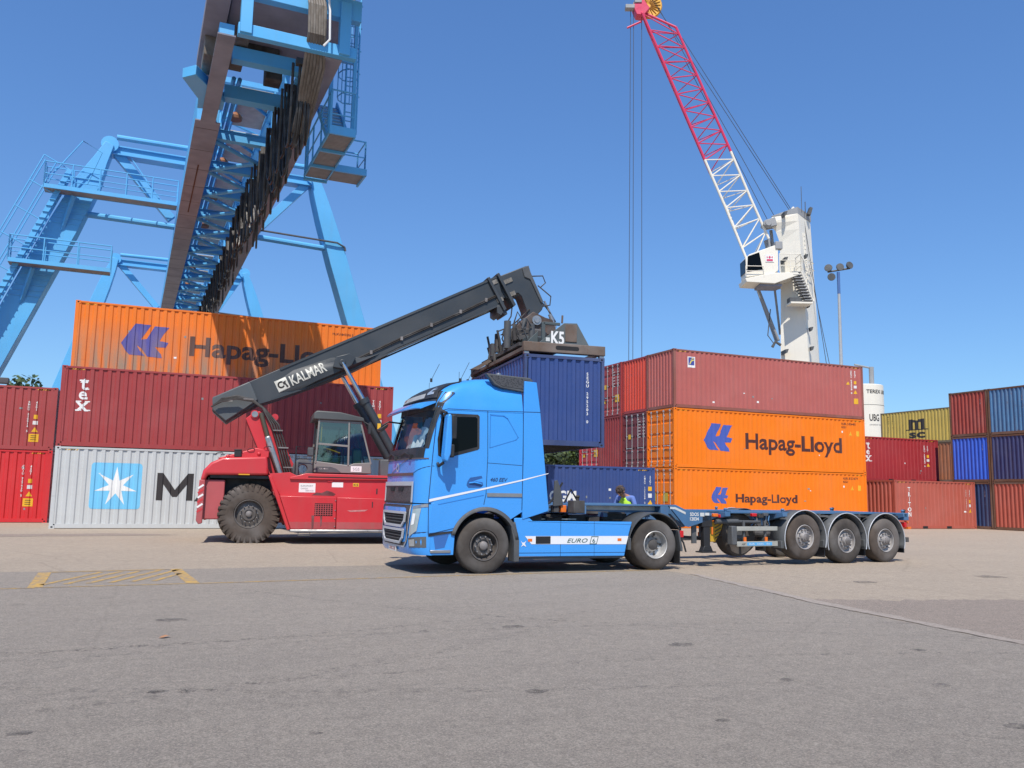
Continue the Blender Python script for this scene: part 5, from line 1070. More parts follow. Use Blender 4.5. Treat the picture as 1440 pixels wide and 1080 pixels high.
def boomart(nm, a, m, off):
    global _bt
    if '_bt' not in globals(): _bt = surf_tree([BM]+[q for q in BM.children if q.name.startswith('side_box')])
    def yh(x, z):
        h = _bt.ray_cast(Vector((x, -3, z)), Vector((0, 1, 0)))[0]; return (h.y if h else -.42)
    g_ = [k*.04 for k in range(-2, 60)]; ra = a
    mpf = lambda u, v: (.62+u*c5-v*s5, yh(.62+u*c5-v*s5, 4.42+u*s5+v*c5)-.012-off, 4.42+u*s5+v*c5)
    return apply_art(nm, ra, mpf, m, BM, g_, g_)
def boomart_old(nm, a, m, off):
    # follows the flank: flat at y=-.42, swelling to -.60
    def yf(x, z):
        d = ((x-.62)*c5+(z-4.42)*s5); return -.425-min(.18, max(0, (d-.1)*.16))
    return apply_art(nm, rot(a), lambda x, z: (x, yf(x, z)-off-.03, z), m, BM)
boomart('logo_plate', rect(-.02, .34, -.02, .34), mat('cream lettering', (.58, .57, .50, 1), .5, dirt=.1), .0)
boomart('lettering', wtext('KALMAR', .42, .0, 1.12, .32, .025), mat('cream lettering', None), .0)
ring = [(.13+.085*math.cos(math.radians(50+26*k)), .17+.085*math.sin(math.radians(50+26*k))) for k in range(11)]
boomart('logo', join2(strip2(ring, .045), poly2([(.20, .22), (.30, .24), (.27, .16), (.31, .04), (.25, .02), (.24, .12), (.19, .16)])), M_blk, .006)
# telescopic head
hd = [(7.1, 8.47), (8.20, 9.0), (8.38, 9.08), (8.46, 9.02), (8.55, 8.74), (9.01, 7.79), (8.95, 7.62), (8.60, 7.22), (8.46, 7.24), (8.40, 7.6), (8.22, 8.03), (8.10, 8.12), (7.95, 8.08), (7.2, 7.66)]
mb = MB(); mb.prism(hd, 'y', -.34, .34); HD = mb.build('boom_head', P_boom, S, bevel=.02)
mb = MB(); mb.prism([(8.22, 8.97), (8.44, 9.09), (8.52, 8.85), (8.98, 7.9), (8.9, 7.84), (8.5, 8.62), (8.3, 8.68)], 'y', -.38, .38); mb.build('head_nose', M_dgrey, HD, bevel=.015)
for t in (0, 1):
    ux, uz = c5*.36*t, s5*.36*t
    mb = MB(); mb.prism([(6.98+ux, 8.50+uz), (7.06+ux, 8.54+uz), (7.66+ux, 7.52+uz), (7.58+ux, 7.44+uz)], 'y', -.52, .52); mb.build('boom_collar', P_boom, BM, bevel=.01)
mb = MB(); mb.prism([(7.35, 7.62), (7.62, 7.62), (7.72, 7.36), (7.62, 7.30), (7.56, 7.38), (7.50, 7.28), (7.36, 7.36)], 'y', -.45, .45); mb.build('wear_block', P_boom, BM, bevel=.02)
for x, z, w_ in ((7.18, 8.36, .26), (7.42, 7.80, .22), (7.62, 8.44, .42), (7.78, 8.02, .35)):
    mb = MB(); mb.bar((x-w_*.3, -.43 if x < 7.5 else -.36, z-w_*.16), (x+w_*.6, -.43 if x < 7.5 else -.36, z+w_*.3), .03, .14); mb.build('wear_pad', mat('worn metal', (.22, .2, .17, 1), .6, .3, dirt=.5, scale=20, rust=.4), BM)
# luffing cylinders
for s in (-1, 1):
    mb = MB(); mb.tube((2.42, s*.70, 5.38), (3.25, s*.72, 4.02), .065, 14); mb.build('cylinder_rod', mat('chrome rod', (.55, .57, .60, 1), .12, 1, dirt=.1), S)
    mb = MB(); mb.tube((3.12, s*.72, 4.24), (4.7, s*.74, 1.62), .13, 18); mb.tube((3.08, s*.72, 4.30), (3.16, s*.72, 4.16), .16, 18); mb.build('lift_cylinder', P_boom, S)
mb = MB(); mb.box(3.53, 3.63, -.90, -.86, 3.38, 3.55); mb.build('sticker', M_yel, S)
# cab
cx0, cx1, cz0 = 1.72, 3.42, 2.05
CB = MB(); CB.prism([(1.70, 2.02), (3.40, 2.02), (3.36, 2.36), (2.86, 2.32), (2.72, 2.26), (1.78, 2.36), (1.70, 2.36)], 'y', -.90, .65); CBo = CB.build('cab_shell', P_cabg, S, bevel=.02)
mb = MB(); mb.box(1.8, 3.2, -.8, .55, 2.06, 2.10)
for a_, b_ in (((1.74, 2.3), (1.80, 3.6)), ((2.70, 2.25), (2.68, 3.58)), ((3.38, 2.3), (3.02, 3.58))):
    for y in (-.87, .62): mb.bar((a_[0], y, a_[1]), (b_[0], y, b_[1]), .09 if a_[0] < 3 else .04, .05)
for y in (-.87, .62): mb.bar((1.76, y, 3.56), (3.02, y, 3.54), .05, .07); mb.bar((1.75, y, 2.88), (2.68, y, 2.83), .05, .06)
mb.build('cab_frame', P_cabg, CBo, bevel=.006)
mb = MB(); mb.prism([(1.62, 3.60), (1.64, 3.80), (1.72, 3.86), (2.4, 3.84), (3.10, 3.70), (3.14, 3.58)], 'y', -.96, .70); mb.build('cab_roof', mat('cab roof grey', (.07, .075, .075, 1), .5, dirt=.15), S, bevel=.03)
mgl = bpy.data.materials.new('cab glass'); mgl.use_nodes = True; n_ = mgl.node_tree.nodes; l_ = mgl.node_tree.links
tr = n_.new('ShaderNodeBsdfTransparent'); tr.inputs[0].default_value = (.42, .55, .50, 1); gl = n_.new('ShaderNodeBsdfGlossy'); gl.inputs[0].default_value = (.8, .9, .85, 1); gl.inputs[1].default_value = .04; mx = n_.new('ShaderNodeMixShader'); mx.inputs[0].default_value = .16
l_.new(tr.outputs[0], mx.inputs[1]); l_.new(gl.outputs[0], mx.inputs[2]); l_.new(mx.outputs[0], n_['Material Output'].inputs[0])
for y in (-.885, .635):
    side_art('cab_window', poly2([(1.80, 2.38), (2.66, 2.33), (2.66, 3.55), (1.82, 3.55)]), mgl, y); side_art('cab_window', poly2([(2.74, 2.32), (2.88, 2.34), (3.34, 2.5), (3.02, 3.55), (2.72, 3.55)]), mgl, y)
mb = MB(); mb.add([(3.36, -.86, 2.38), (3.36, .6, 2.38), (3.03, .6, 3.54), (3.03, -.86, 3.54)], [(0, 1, 2, 3)]); mb.build('front_window', mgl, S)
mb = MB(); mb.box(2.0, 2.5, -.5, .0, 2.3, 2.48); mb.prism([(2.0, 2.45), (1.92, 3.1), (2.02, 3.12), (2.12, 2.48)], 'y', -.5, 0); mb.box(2.9, 3.15, -.4, .1, 2.3, 2.8); mb.build('driver_seat', mat('seat green grey', (.05, .10, .085, 1), .9, dirt=.3), S, bevel=.04)
mb = MB(); mb.tube((1.88, -.80, 2.95), (1.89, -.80, 3.5), .018, 6); mb.tube((1.95, -.83, 2.78), (2.45, -.83, 2.62), .018, 6); mb.build('grab_rail', M_yel, S)
side_art('sticker', rect(2.78, 3.10, 2.07, 2.24), M_white, -.905); side_art('lettering', wtext('SGS', 2.84, 2.11, .2, .09, .01), mat('grey print', None), -.908)
side_art('lettering', wtext('KALMAR', 1.85, 2.12, .28, .05, .01), M_white, -.905)
mb = MB(); mb.prism([(1.74, 2.04), (2.5, 2.04), (2.35, 2.15), (2.2, 2.2), (1.76, 2.2)], 'y', -.905, -.902); mb.build('kick_plate', M_dgrey, CBo)
mb = MB(); mb.bar((3.05, -.9, 3.62), (3.3, -1.1, 3.45), .03); mb.box(3.22, 3.3, -1.2, -1.05, 3.2, 3.5); mb.build('cab_mirror', M_black, S, bevel=.01)
mb = MB(); mb.lathe([(.26, -.1), (.30, -.08), (.30, .08), (.26, .1), (.14, .1), (.12, .06), (.12, -.06), (.14, -.1)], (1.38, -.9, 2.12), 'y', 26, closed=True); mb.build('hose_reel', M_dgrey, S)
mb = MB(); mb.path([(1.15, -1.3, 1.95), (1.15, -1.3, 2.75), (1.65, -1.3, 2.75), (1.65, -1.3, 1.95)], .02, 6); mb.path([(1.15, -1.3, 2.4), (1.65, -1.3, 2.4)], .015, 6); mb.build('handrail', M_black, S)
mb = MB(); mb.box(1.5, 1.68, -1.0, -.7, 2.5, 2.75); mb.build('work_lamp', M_dgrey, S, bevel=.02)
mb = MB(); mb.box(3.6, 4.3, -1.3, -.9, 1.95, 2.45); mb.build('hydraulic_tank', M_dgrey, S, bevel=.03)
# wheels
wheel(S, (-.06, -1.50, .81), .81, .50, 'front', rimr=.40, tyrem=M_rubd, lug=30); wheel(S, (-.06, 1.50, .81), .81, .50, 'front', rimr=.40, side=1, tyrem=M_rubd, lug=30)
mb = MB(); mb.tube((-.06, -1.2, .8), (-.06, 1.2, .8), .16, 14); mb.build('steer_axle', M_chas, S)
for yo in (-2.05, -1.42): wheel(S, (6.1, yo, .81), .81, .50, 'front', rimr=.40, tyrem=M_rubd, lug=30)
for yo in (2.05, 1.42): wheel(S, (6.1, yo, .81), .81, .50, 'front', rimr=.40, side=1, tyrem=M_rubd, lug=30)
mb = MB(); mb.tube((6.1, -1.6, .8), (6.1, 1.6, .8), .26, 16); mb.build('drive_axle', M_chas, S)
for s in (-1, 1):
    mb = MB(); ao = arch(6.1, .9, 1.0, 180, 10, 14); mb.grid([[(x, s*2.08, z) for x, z in ao], [(x, s*.98, z) for x, z in ao]]); mb.build('front_fender', P_sr, S, solid=.03)
# ---- head clutter, rotator, spreader (over the container: x 7.13..9.57, y -4.18..1.88, top 5.455)
mb = MB(); mb.prism([(8.35, 7.30), (8.62, 7.52), (9.05, 7.35), (9.30, 7.30), (9.42, 7.0), (9.40, 6.78), (8.2, 6.78), (7.7, 6.80), (8.0, 6.95)], 'y', -.42, .42); mb.build('rotator_bracket', mat('greasy brown steel', (.075, .05, .04, 1), .6, dirt=.4, scale=4, rust=.2), S, bevel=.02)
mb = MB(); mb.lathe([(.16, -.50), (.16, -.42)], (8.72, 0, 7.22), 'y', 20); mb.lathe([(.09, -.53), (.09, -.49)], (8.72, 0, 7.22), 'y', 16); mb.build('pivot_pin', M_steel, S)
mb = MB(); mb.lathe([(.55, 6.78), (.62, 6.72), (.62, 6.50), (.50, 6.44)], (8.35, -.7, 0), 'z', 28); mb.box(7.75, 9.0, -1.4, .3, 6.36, 6.50); mb.build('slewing_ring', M_chas, S, bevel=.01)
for pth in ([(8.6, -.3, 8.75), (8.95, -.35, 8.78), (9.05, -.35, 8.55), (8.9, -.3, 8.4)], [(8.8, -.3, 8.45), (9.25, -.35, 8.1), (9.22, -.35, 7.8), (9.0, -.3, 7.75)], [(9.0, -.2, 7.9), (9.25, -.3, 7.55), (9.45, -.3, 7.25)], [(8.5, -.36, 7.6), (8.0, -.4, 7.1), (7.72, -.5, 6.9), (7.4, -.5, 6.75)], [(7.95, -.3, 8.05), (7.85, -.4, 7.3), (7.6, -.5, 6.9)]):
    mb = MB(); mb.path(pth, .022, 6); mb.build('hydraulic_hose', M_hose, S)
mb = MB(); mb.tube((9.05, -.25, 7.95), (9.38, -.3, 7.3), .035, 8); mb.tube((9.25, -.28, 7.5), (9.42, -.3, 7.05), .07, 10); mb.build('damper_cylinder', M_steel, S)
SP = MB()   # telescoping main beam along y
SP.box(7.95, 8.75, -1.9, .2, 5.85, 6.4); SP.box(8.05, 8.65, -3.2, 1.6, 5.80, 6.15); spo = SP.build('spreader_frame', P_spr, S, bevel=.02)
for y, dy in ((-4.18, .18), (1.70, .18)):
    mb = MB(); mb.box(7.10, 9.60, y, y+dy, 5.52, 5.80); bo = mb.build('end_beam', P_rstb, spo, bevel=.02)
    sl_ = [(8.05, 5.62), (8.05, 5.72)]; pts = [(8.12+.06*math.cos(a), 5.67+.06*math.sin(a)) for a in [PI/2+PI*k/8 for k in range(9)]]+[(8.72+.06*math.cos(a), 5.67+.06*math.sin(a)) for a in [-PI/2+PI*k/8 for k in range(9)]]
    mb = MB(); mb.prism(pts, 'y', y-.004, y+.02); mb.build('beam_slot', M_dark, bo)
    for x in (7.2, 9.5):
        mb = MB(); mb.box(x-.07, x+.07, y+.03, y+.15, 5.455, 5.52); mb.tube((x, y+.09, 5.36), (x, y+.09, 5.46), .035, 8); mb.build('twist_lock', M_steel, spo)
# K5 gable plate at the near end
for y in (-3.95, 1.62):
    mb = MB(); mb.prism([(7.62, 5.80), (8.42, 6.47), (8.80, 6.52), (9.18, 5.80)], 'y', y, y+.05) if False else mb.prism([(7.60, 5.80), (8.40, 6.45), (8.80, 6.47), (9.20, 5.80)], 'y', y, y+.05); mb.box(7.7, 9.1, y+.05, y+.16, 5.8, 5.86); mb.build('gable_plate', P_spr, spo, bevel=.01)
mb = MB(); mb.box(8.43, 8.79, -3.975, -3.951, 5.90, 6.42); mb.build('cover_hatch', P_rstb, spo, bevel=.02)
side_art('lettering', wtext('K5', 8.00, 5.82, .40, .38, .04), M_white, -3.955, spo); side_art('logo_plate', rect(7.84, 7.96, 5.88, 5.99), M_refl, -3.956, spo)
mb = MB(); mb.box(7.74, 7.84, -3.9, -3.8, 5.80, 6.45); mb.box(7.78, 8.3, -3.9, -3.82, 6.38, 6.46); mb.prism([(7.30, 5.80), (7.75, 6.25), (7.75, 5.80)], 'y', -3.5, -3.45); mb.build('guide_post', P_spr, spo, bevel=.01)
mb = MB(); mb.path([(8.35, -3.9, 6.45), (8.36, -3.9, 6.68)], .03, 6); mb.build('lift_lug', P_rstb, spo)
for y0, y1 in ((-4.0, 1.7),):
    for x in (7.16, 9.50): mb = MB(); mb.box(x-.05, x+.07, y0, y1, 5.56, 5.66); mb.build('side_rail', P_rstb, spo)
mb = MB(); mb.prism([(-3.3, 6.1), (-1.9, 6.4), (-1.9, 5.8), (-3.3, 5.8)], 'x', 7.98, 8.72); mb.build('beam_gusset', P_spr, spo)
# hydraulic clutter at the left side of the head
random.seed(3)
for k in range(26):
    x = random.uniform(7.2, 8.0); y = random.uniform(-3.2, .6); z = random.uniform(5.9, 6.8); L_ = random.uniform(.15, .5)
    mb = MB()
    if k % 3 == 0: mb.box(x, x+random.uniform(.08, .25), y, y+random.uniform(.1, .3), z-.3, z+random.uniform(0, .15))
    elif k % 3 == 1: mb.tube((x, y, z-L_), (x+random.uniform(-.1, .1), y, z), random.uniform(.03, .08), 10)
    else: mb.path([(x, y, z), (x-.18, y-.1, z+.2), (x-.25, y, z-.1), (x-.05, y+.1, z-.45), (x+.2, y, z-.4)], .025, 6)
    mb.build(['valve_block', 'accumulator', 'hydraulic_hose'][k % 3], M_chas if k % 4 else M_dgrey, spo)
mb = MB(); mb.box(7.2, 8.0, -3.4, .8, 5.80, 5.9); mb.build('valve_tray', M_chas, spo)
for p_, h_, r_ in (((7.72, -3.0, 5.9), 6.55, .09), ((7.2, -2.2, 5.9), 6.75, .11)): mb = MB(); mb.tube(p_, (p_[0], p_[1], h_), r_, 12); mb.build('accumulator', M_dgrey, spo)
for y in (-1.9, -.9, .3):
    mb = MB(); mb.bar((7.4, y, 5.85), (7.32, y, 6.40), .07); mb.bar((7.32, y, 6.40), (7.25, y, 6.7), .06); mb.bar((7.55, y, 5.9), (7.3, y, 6.3), .05); mb.build('guide_arm', M_chas, spo)
mb = MB(); mb.prism([(6.5, 5.45), (6.75, 5.45), (7.2, 5.75), (7.1, 5.8)], 'y', -.5, -.3); mb.build('guide_arm', P_rstb, spo)
# ---------------------------------------------------------------- the lifted container
def m_hang(c_):
    art(c_, 'lettering', vstack('SEGU 295203 0', 1.93, 2.15, .085, .115, .03), M_white, True)
ca_, sa_ = math.cos(-.109), math.sin(-.109)
HC = container('navy blue container hanging from the lifting frame above the trailer', (9.626+CW*ca_, 21.648+CW*sa_, 2.864), P_cma, H=H8, L=L20, rz=PI/2-.109, marks=m_hang, hazard=False, group='single shipping containers', frame=mat('scuffed navy frame', (.04, .065, .17, 1), .55, dirt=.25, rust=.3))

# bolts, seams, rails and grime on the stacker
for x in (2.31,):
    for z in (.50, .72, .95, 1.22): mb = MB(); mb.lathe([(.018, -2.014), (.014, -2.020), (1e-5, -2.021)], (x-.04, 0, z), 'y', 8); mb.build('bolt', M_steel, S)
side_art('drip_stain', poly2([(1.62, .80), (1.70, .80), (1.69, .45), (1.64, .40)], [(1.86, .79), (1.92, .79), (1.91, .52), (1.88, .48)]), mat('dark drip', (.16, .03, .03, 1), .6, dirt=.3, scale=8), -2.0062)
side_art('scuff', poly2([(2.6, .95), (3.2, .98), (3.1, .93), (2.7, .91)]), mat('paint scuff', (.55, .20, .20, 1), .7, dirt=.4, scale=14), -2.0025)
mb = MB(); mb.path([(1.10, -1.75, 1.30), (1.10, -1.78, .55)], .018, 6); mb.path([(1.28, -1.95, .35), (1.28, -2.03, .25), (1.60, -2.03, .25), (1.60, -1.95, .35)], .018, 6); mb.build('step_iron', M_chas, S)
for x in (-1.05, -.2, .25): mb = MB(); mb.path([(x, -1.31, 2.46+.16*(x+1.05)), (x+.04, -1.36, 2.5+.16*(x+1.05)), (x+.16, -1.36, 2.52+.16*(x+1.05)), (x+.2, -1.31, 2.5+.16*(x+1.05))], .012, 5); mb.build('hood_handle', M_black, S)
mb = MB(); mb.path([(2.6, -.44, 5.42), (4.2, -.46, 6.30), (6.2, -.46, 7.33), (7.3, -.46, 7.95)], .022, 6); mb.path([(2.6, -.44, 5.37), (4.2, -.46, 6.25), (6.2, -.46, 7.28), (7.3, -.46, 7.90)], .016, 6); mb.build('hydraulic_hose', M_hose, BM)
for t in (.15, .35, .55, .75, .93): x = 2.6+4.7*t; z = 5.42+2.53*t; mb = MB(); mb.box(x-.04, x+.04, -.49, -.42, z-.07, z+.05); mb.build('hose_clamp', M_hub, BM)
# ---------------------------------------------------------------- rail gantry crane (girder overhangs the yard): local y = along the girder, away
P_gb = mat('gantry blue paint', (.10, .42, .76, 1), .45, dirt=.10, scale=.5, streak=.08)
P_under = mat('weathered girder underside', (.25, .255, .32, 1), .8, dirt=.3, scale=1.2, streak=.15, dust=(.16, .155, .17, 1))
M_grate = mat('pale grating', (.60, .55, .47, 1), .8, dirt=.25, scale=3)
M_grate2 = mat('open grating', (.30, .29, .27, 1), .8, dirt=.25, scale=3)
M_cable = mat('festoon cable', (.018, .015, .014, 1), .45, dirt=.3, scale=6)
M_cable2 = mat('dusty flat cable', (.16, .135, .11, 1), .7, dirt=.4, scale=6)
G = thing('gantry_crane', 'huge light blue rail gantry crane whose girder overhangs the left container stack', 'crane', (2.34, 43.0, 0), .015)
ZB = 13.4
XL, XR = -1.81, 1.81
for s, x0, x1 in ((-1, XL, XL+.78), (1, XR-.80, XR)):
    mb = MB(); mb.box(x0, x1, -14.6, 34, ZB, ZB+.04); mb.box(x0+(.16 if s < 0 else .16), x1-.16, -20.5, -14.6, ZB, ZB+.04); mb.build('bottom_flange', P_under, G, smooth=0)
    mb = MB(); mb.box(x0+.04, x1-.04, -14.55, 34, ZB+.041, ZB+1.25); mb.box(x0+.20, x1-.20, -20.45, -14.56, ZB+.041, ZB+.36)
    gd = mb.build('main_girder', P_gb, G, bevel=.01)
for k in range(24): 
    mb = MB(); y = -14+2.0*k; mb.box(XL+.02, XL+.76, y, y+.02, ZB-.006, ZB-.001); mb.build('weld_seam', M_chas, G, smooth=0)
mb = MB(); mb.box(XL+.36, XL+.41, -10.5, -4.5, ZB-.012, ZB-.002); mb.build('rust_line', mat('rust', (.10, .04, .025, 1), .9, dirt=.2), G, smooth=0)
# inner truss: cross beams, zig-zag bracing, top chords, posts
for k in range(15):
    y = -12.6+3.15*k
    mb = MB(); mb.box(XL+.78, XR-.8, y, y+.28, ZB+.30, ZB+.62); mb.box(XL+.78, XR-.8, y-.06, y+.34, ZB+.62, ZB+.65); mb.build('cross_beam', P_gb, G, bevel=.006)
    a, b_ = (XL+.78, y+.2, ZB+.25), (XR-1.2, y+1.65, ZB+.25); mb = MB(); mb.tube(a, b_, .085, 8); mb.build('bracing', P_gb, G)
    a, b_ = (XR-1.2, y+1.65, ZB+.25), (XL+.78, y+3.2, ZB+.25); mb = MB(); mb.tube(a, b_, .085, 8); mb.build('bracing', P_gb, G)
    mb = MB(); mb.tube((XL+.9, y, ZB+.7), (XL+.9, y+1.6, ZB+3.2), .08, 8); mb.tube((XL+.9, y+1.6, ZB+3.2), (XL+.9, y+3.15, ZB+.7), .08, 8); mb.build('bracing', P_gb, G)
    mb = MB(); mb.tube((XR-.4, y, ZB+1.25), (XR-.4, y+1.6, ZB+3.2), .07, 8); mb.tube((XR-.4, y+1.6, ZB+3.2), (XR-.4, y+3.15, ZB+1.25), .07, 8); mb.build('bracing', P_gb, G)
    mb = MB(); mb.bar((XL+.6, y, ZB+1.2), (XL+.6, y, ZB+3.3), .16, .16); mb.build('post', P_gb, G)
    mb = MB(); mb.bar((XR-.5, y, ZB+1.2), (XR-.5, y, ZB+3.3), .16, .16); mb.build('post', P_gb, G)
    mb = MB(); mb.box(XL+.6, XR-.5, y+1.4, y+1.6, ZB+3.1, ZB+3.3); mb.tube((XL+.7, y+1.5, ZB+3.2), (XR-.5, y+3.1, ZB+3.2), .06, 6); mb.build('top_brace', P_gb, G)
for x in (XL+.6, XR-.5):
    mb = MB(); mb.box(x-.13, x+.13, -14.0, 34, ZB+3.2, ZB+3.5); mb.build('top_chord', P_gb, G)
for x in (XL+1.0, XL+1.18):
    mb = MB(); mb.tube((x, -16, ZB+1.0), (x, 33, ZB+1.0), .07, 8); mb.build('conduit_pipe', P_gb, G)
for k in range(12):
    y = -13.5+3.9*k; mb = MB(); mb.box(-.35, .75, y, y+3.3, ZB+1.9, ZB+1.94); mb.build('walkway_plate', M_grate, G)
    mb = MB(); mb.box(-.38, -.33, y, y+3.8, ZB+1.8, ZB+1.98); mb.bar((.8, y, ZB+1.9), (.8, y+3.8, ZB+1.9), .06, .2); mb.bar((-.36, y+.4, ZB+1.85), (.8, y+1.8, ZB+1.85), .06, .1); mb.build('walkway_frame', P_gb, G)
for k in range(8): mb = MB(); mb.lathe([(.24, ZB+1.35), (.26, ZB+1.45), (.12, ZB+1.6), (1e-5, ZB+1.62)], (XL+1.45, -12.0+4.7*k, 0), 'z', 14); mb.build('yard_lamp', mat('brown lamp hood', (.30, .12, .05, 1), .5, dirt=.2), G)
# festoon: bundles of cable looping under the right side of the girder
random.seed(11)
for k in range(30):
    y = -19.5+1.75*k; dep = random.uniform(1.35, 1.9) if k > 6 else 2.3
    mb = MB()
    for q in range(6):
        x = (.60 if k > 8 else .48)+(.085 if k > 8 else .115)*q+random.uniform(-.03, .03); d = dep*random.uniform(.8, 1.08); pts = []
        for t in range(9):
            u = t/8; pts.append((x+.06*math.sin(u*3+q), y+1.75*u*.8, ZB+.15-d*(1-abs(2*u-1)**3)))
        mb.path(pts, .042, 5)
    mb.build('festoon_loop', M_cable, G)
    if k % 3 == 0:
        mb = MB(); pts = [(1.0, y+.1+1.3*u, ZB+.1-dep*.82*(1-abs(2*u-1)**3)) for u in [t/8 for t in range(9)]]; mb.path(pts, .06, 5); mb.build('festoon_loop', M_cable2, G)
    mb = MB(); mb.box(.55, 1.15, y-.1, y+.1, ZB+.12, ZB+.3); mb.build('cable_trolley', M_dgrey, G)
mb = MB(); mb.bar((.85, -20, ZB+.38), (.85, 33, ZB+.38), .14, .16); mb.build('festoon_rail', P_gb, G)
for k in range(7):
    x = .62+.07*k; mb = MB(); mb.path([(x, -20.7, ZB+1.55), (x, -20.95, ZB+1.2), (x+.03, -20.9, ZB+.4), (x+.05+.02*k, -20.2, ZB-.2), (x+.1, -19.2, ZB-1.0), (x+.12, -18.2, ZB-1.5)], .045, 6); mb.build('flat_cable', M_cable2, G)
mb = MB(); mb.path([(1.12, -20.9, ZB+1.6), (1.16, -21.0, ZB+1.1), (1.2, -20.95, ZB+.3), (1.05, -20.9, ZB+.1)], .03, 6); mb.build('cable', M_white, G)
# near end frame
mb = MB(); mb.box(-.86-.3, 2.0, -20.72, -20.5, ZB+.02, ZB+.34); mb.build('end_beam', P_gb, G, bevel=.01)
mb = MB(); mb.box(-1.2, 2.1, -20.72, -20.45, ZB+1.15, ZB+1.75); mb.build('end_beam', P_gb, G, bevel=.01)
for x in (-1.12, 1.50): mb = MB(); mb.box(x, x+.30, -20.80, -20.55, ZB+.05, ZB+1.6); mb.build('end_column', P_gb, G, bevel=.01)
mb = MB(); mb.box(-1.3, 1.9, -20.4, -17.2, ZB+1.30, ZB+1.36); mb.build('machine_floor', P_under, G)
mb = MB(); mb.box(-1.5, 2.0, -20.3, -15.5, ZB+1.8, ZB+4.2); mb.build('trolley_house', P_under, G, bevel=.03)
mb = MB(); mb.box(.95, 2.35, -22.3, -20.8, ZB+1.85, ZB+1.95); mb.build('cable_tray', M_dgrey, G)
for k in range(9): mb = MB(); mb.path([(1.0+.14*k, -21.0, ZB+1.95), (1.02+.14*k, -21.5, ZB+2.3), (1.1+.14*k, -22.2, ZB+2.1)], .04, 5); mb.build('cable', M_cable, G)
mb = MB(); mb.box(-1.95, -1.35, -21.0, -15.5, ZB+1.1, ZB+1.16); mb.box(-1.93, -1.37, -20.9, -15.6, ZB+1.161, ZB+1.7); mb.build('outrigger_girder', P_under, G, bevel=.01)
mb = MB(); mb.box(-1.35, -.7, -19.2, -17.0, ZB+.75, ZB+.8); mb.box(-1.85, -1.25, -18.2, -16.9, ZB+.5, ZB+1.1); mb.build('reel_housing', M_cable2, G, bevel=.04)
mb = MB(); mb.prism([(XL-.02, -16.1), (XL-.55, -17.35), (XL-.20, -17.75), (XL+.75, -16.2), (XL+.75, -15.6), (XL, -15.4)], 'z', ZB+.05, ZB+.35); mb.build('bracket_plate', P_gb, G, bevel=.01)
for b6 in ((-1.1, 1.2, -18.7, -18.35, ZB+.3, ZB+.7), (-1.1, 1.1, -16.3, -15.9, ZB+.2, ZB+.62)): mb = MB(); mb.box(*b6); mb.build('cross_beam', P_gb, G, bevel=.01)
mb = MB(); mb.box(-.9, .3, -17.9, -17.1, ZB+.95, ZB+1.3); mb.box(.0, .5, -17.3, -16.7, ZB+.6, ZB+1.3); mb.build('trolley_machinery', M_chas, G, bevel=.03)
# operator platforms hung from the right side
def railing(mb, pts, z, h=1.1, r=.028, posts=True, mids=(.55,)):
    top = [(x, y, z+h) for x, y in pts]; mb.path(top, r, 6)
    for m_ in mids: mb.path([(x, y, z+m_) for x, y in pts], r*.8, 6)
    for (xa, ya), (xb, yb_) in zip(pts, pts[1:]):
        L_ = math.hypot(xb-xa, yb_-ya); n = max(1, round(L_/1.2))
        for i in range(n+1): t = i/n; mb.tube((xa+(xb-xa)*t, ya+(yb_-ya)*t, z), (xa+(xb-xa)*t, ya+(yb_-ya)*t, z+h), r, 6)
zf = 12.0
mb = MB(); [mb.box(1.74, 2.44, -18.88+.1*k, -18.82+.1*k, zf-.02, zf+.01) for k in range(40)]; mb.build('platform_floor', M_grate2, G)
mb = MB(); mb.box(1.70, 2.48, -18.95, -18.88, zf-.08, zf+.18); mb.box(1.69, 1.73, -18.9, -14.9, zf-.06, zf+.06); mb.box(2.45, 2.49, -18.9, -14.9, zf-.06, zf+.06)
for y in (-17.6, -16.2, -14.9): mb.box(1.7, 2.48, y, y+.08, zf-.12, zf-.03)
railing(mb, [(1.74, -18.9), (2.44, -18.9)], zf, 1.3); mb.build('platform_frame', P_gb, G)
mb = MB(); railing(mb, [(1.71, -18.9), (1.71, -15.0)], zf, 1.2); mb.build('railing', P_gb, G)
mb = MB(); [mb.box(2.50, 3.52, -15.98+.1*k, -15.92+.1*k, zf-.02, zf+.01) for k in range(11)]; mb.build('platform_floor', M_grate2, G)
mb = MB(); mb.box(2.50, 3.56, -16.05, -15.98, zf-.08, zf+.15); mb.box(3.5, 3.56, -16.0, -14.85, zf-.08, zf+.15); railing(mb, [(2.5, -16.0), (3.5, -16.0), (3.5, -14.9), (2.5, -14.9)], zf, 1.1); mb.build('platform_frame', P_gb, G)
mb = MB(); 
for y in (-18.7, -15.2):
    mb = MB(); mb.bar((1.72, y, zf), (1.72, y, ZB+2.2), .10); mb.bar((2.42, y, zf), (2.42, y, ZB+2.2), .10); mb.bar((1.3, y+.05, ZB+1.0), (2.44, y+.05, ZB+1.0), .12); mb.build('platform_hanger', P_gb, G)
mb = MB()
for x in (2.25, 2.62): mb.tube((x, -18.3, zf+.3), (x, -18.3, ZB+4.5), .03, 6)
for k in range(18): mb.tube((2.25, -18.3, zf+.4+.28*k), (2.62, -18.3, zf+.4+.28*k), .018, 5)
for k in range(6):
    z = zf+1.6+.75*k; mb.path([(2.43+.33*math.cos(a), -18.3+.40+.42*math.sin(a), z) for a in [PI+.5+PI*1.68*j/8-PI for j in range(9)]], .02, 5)
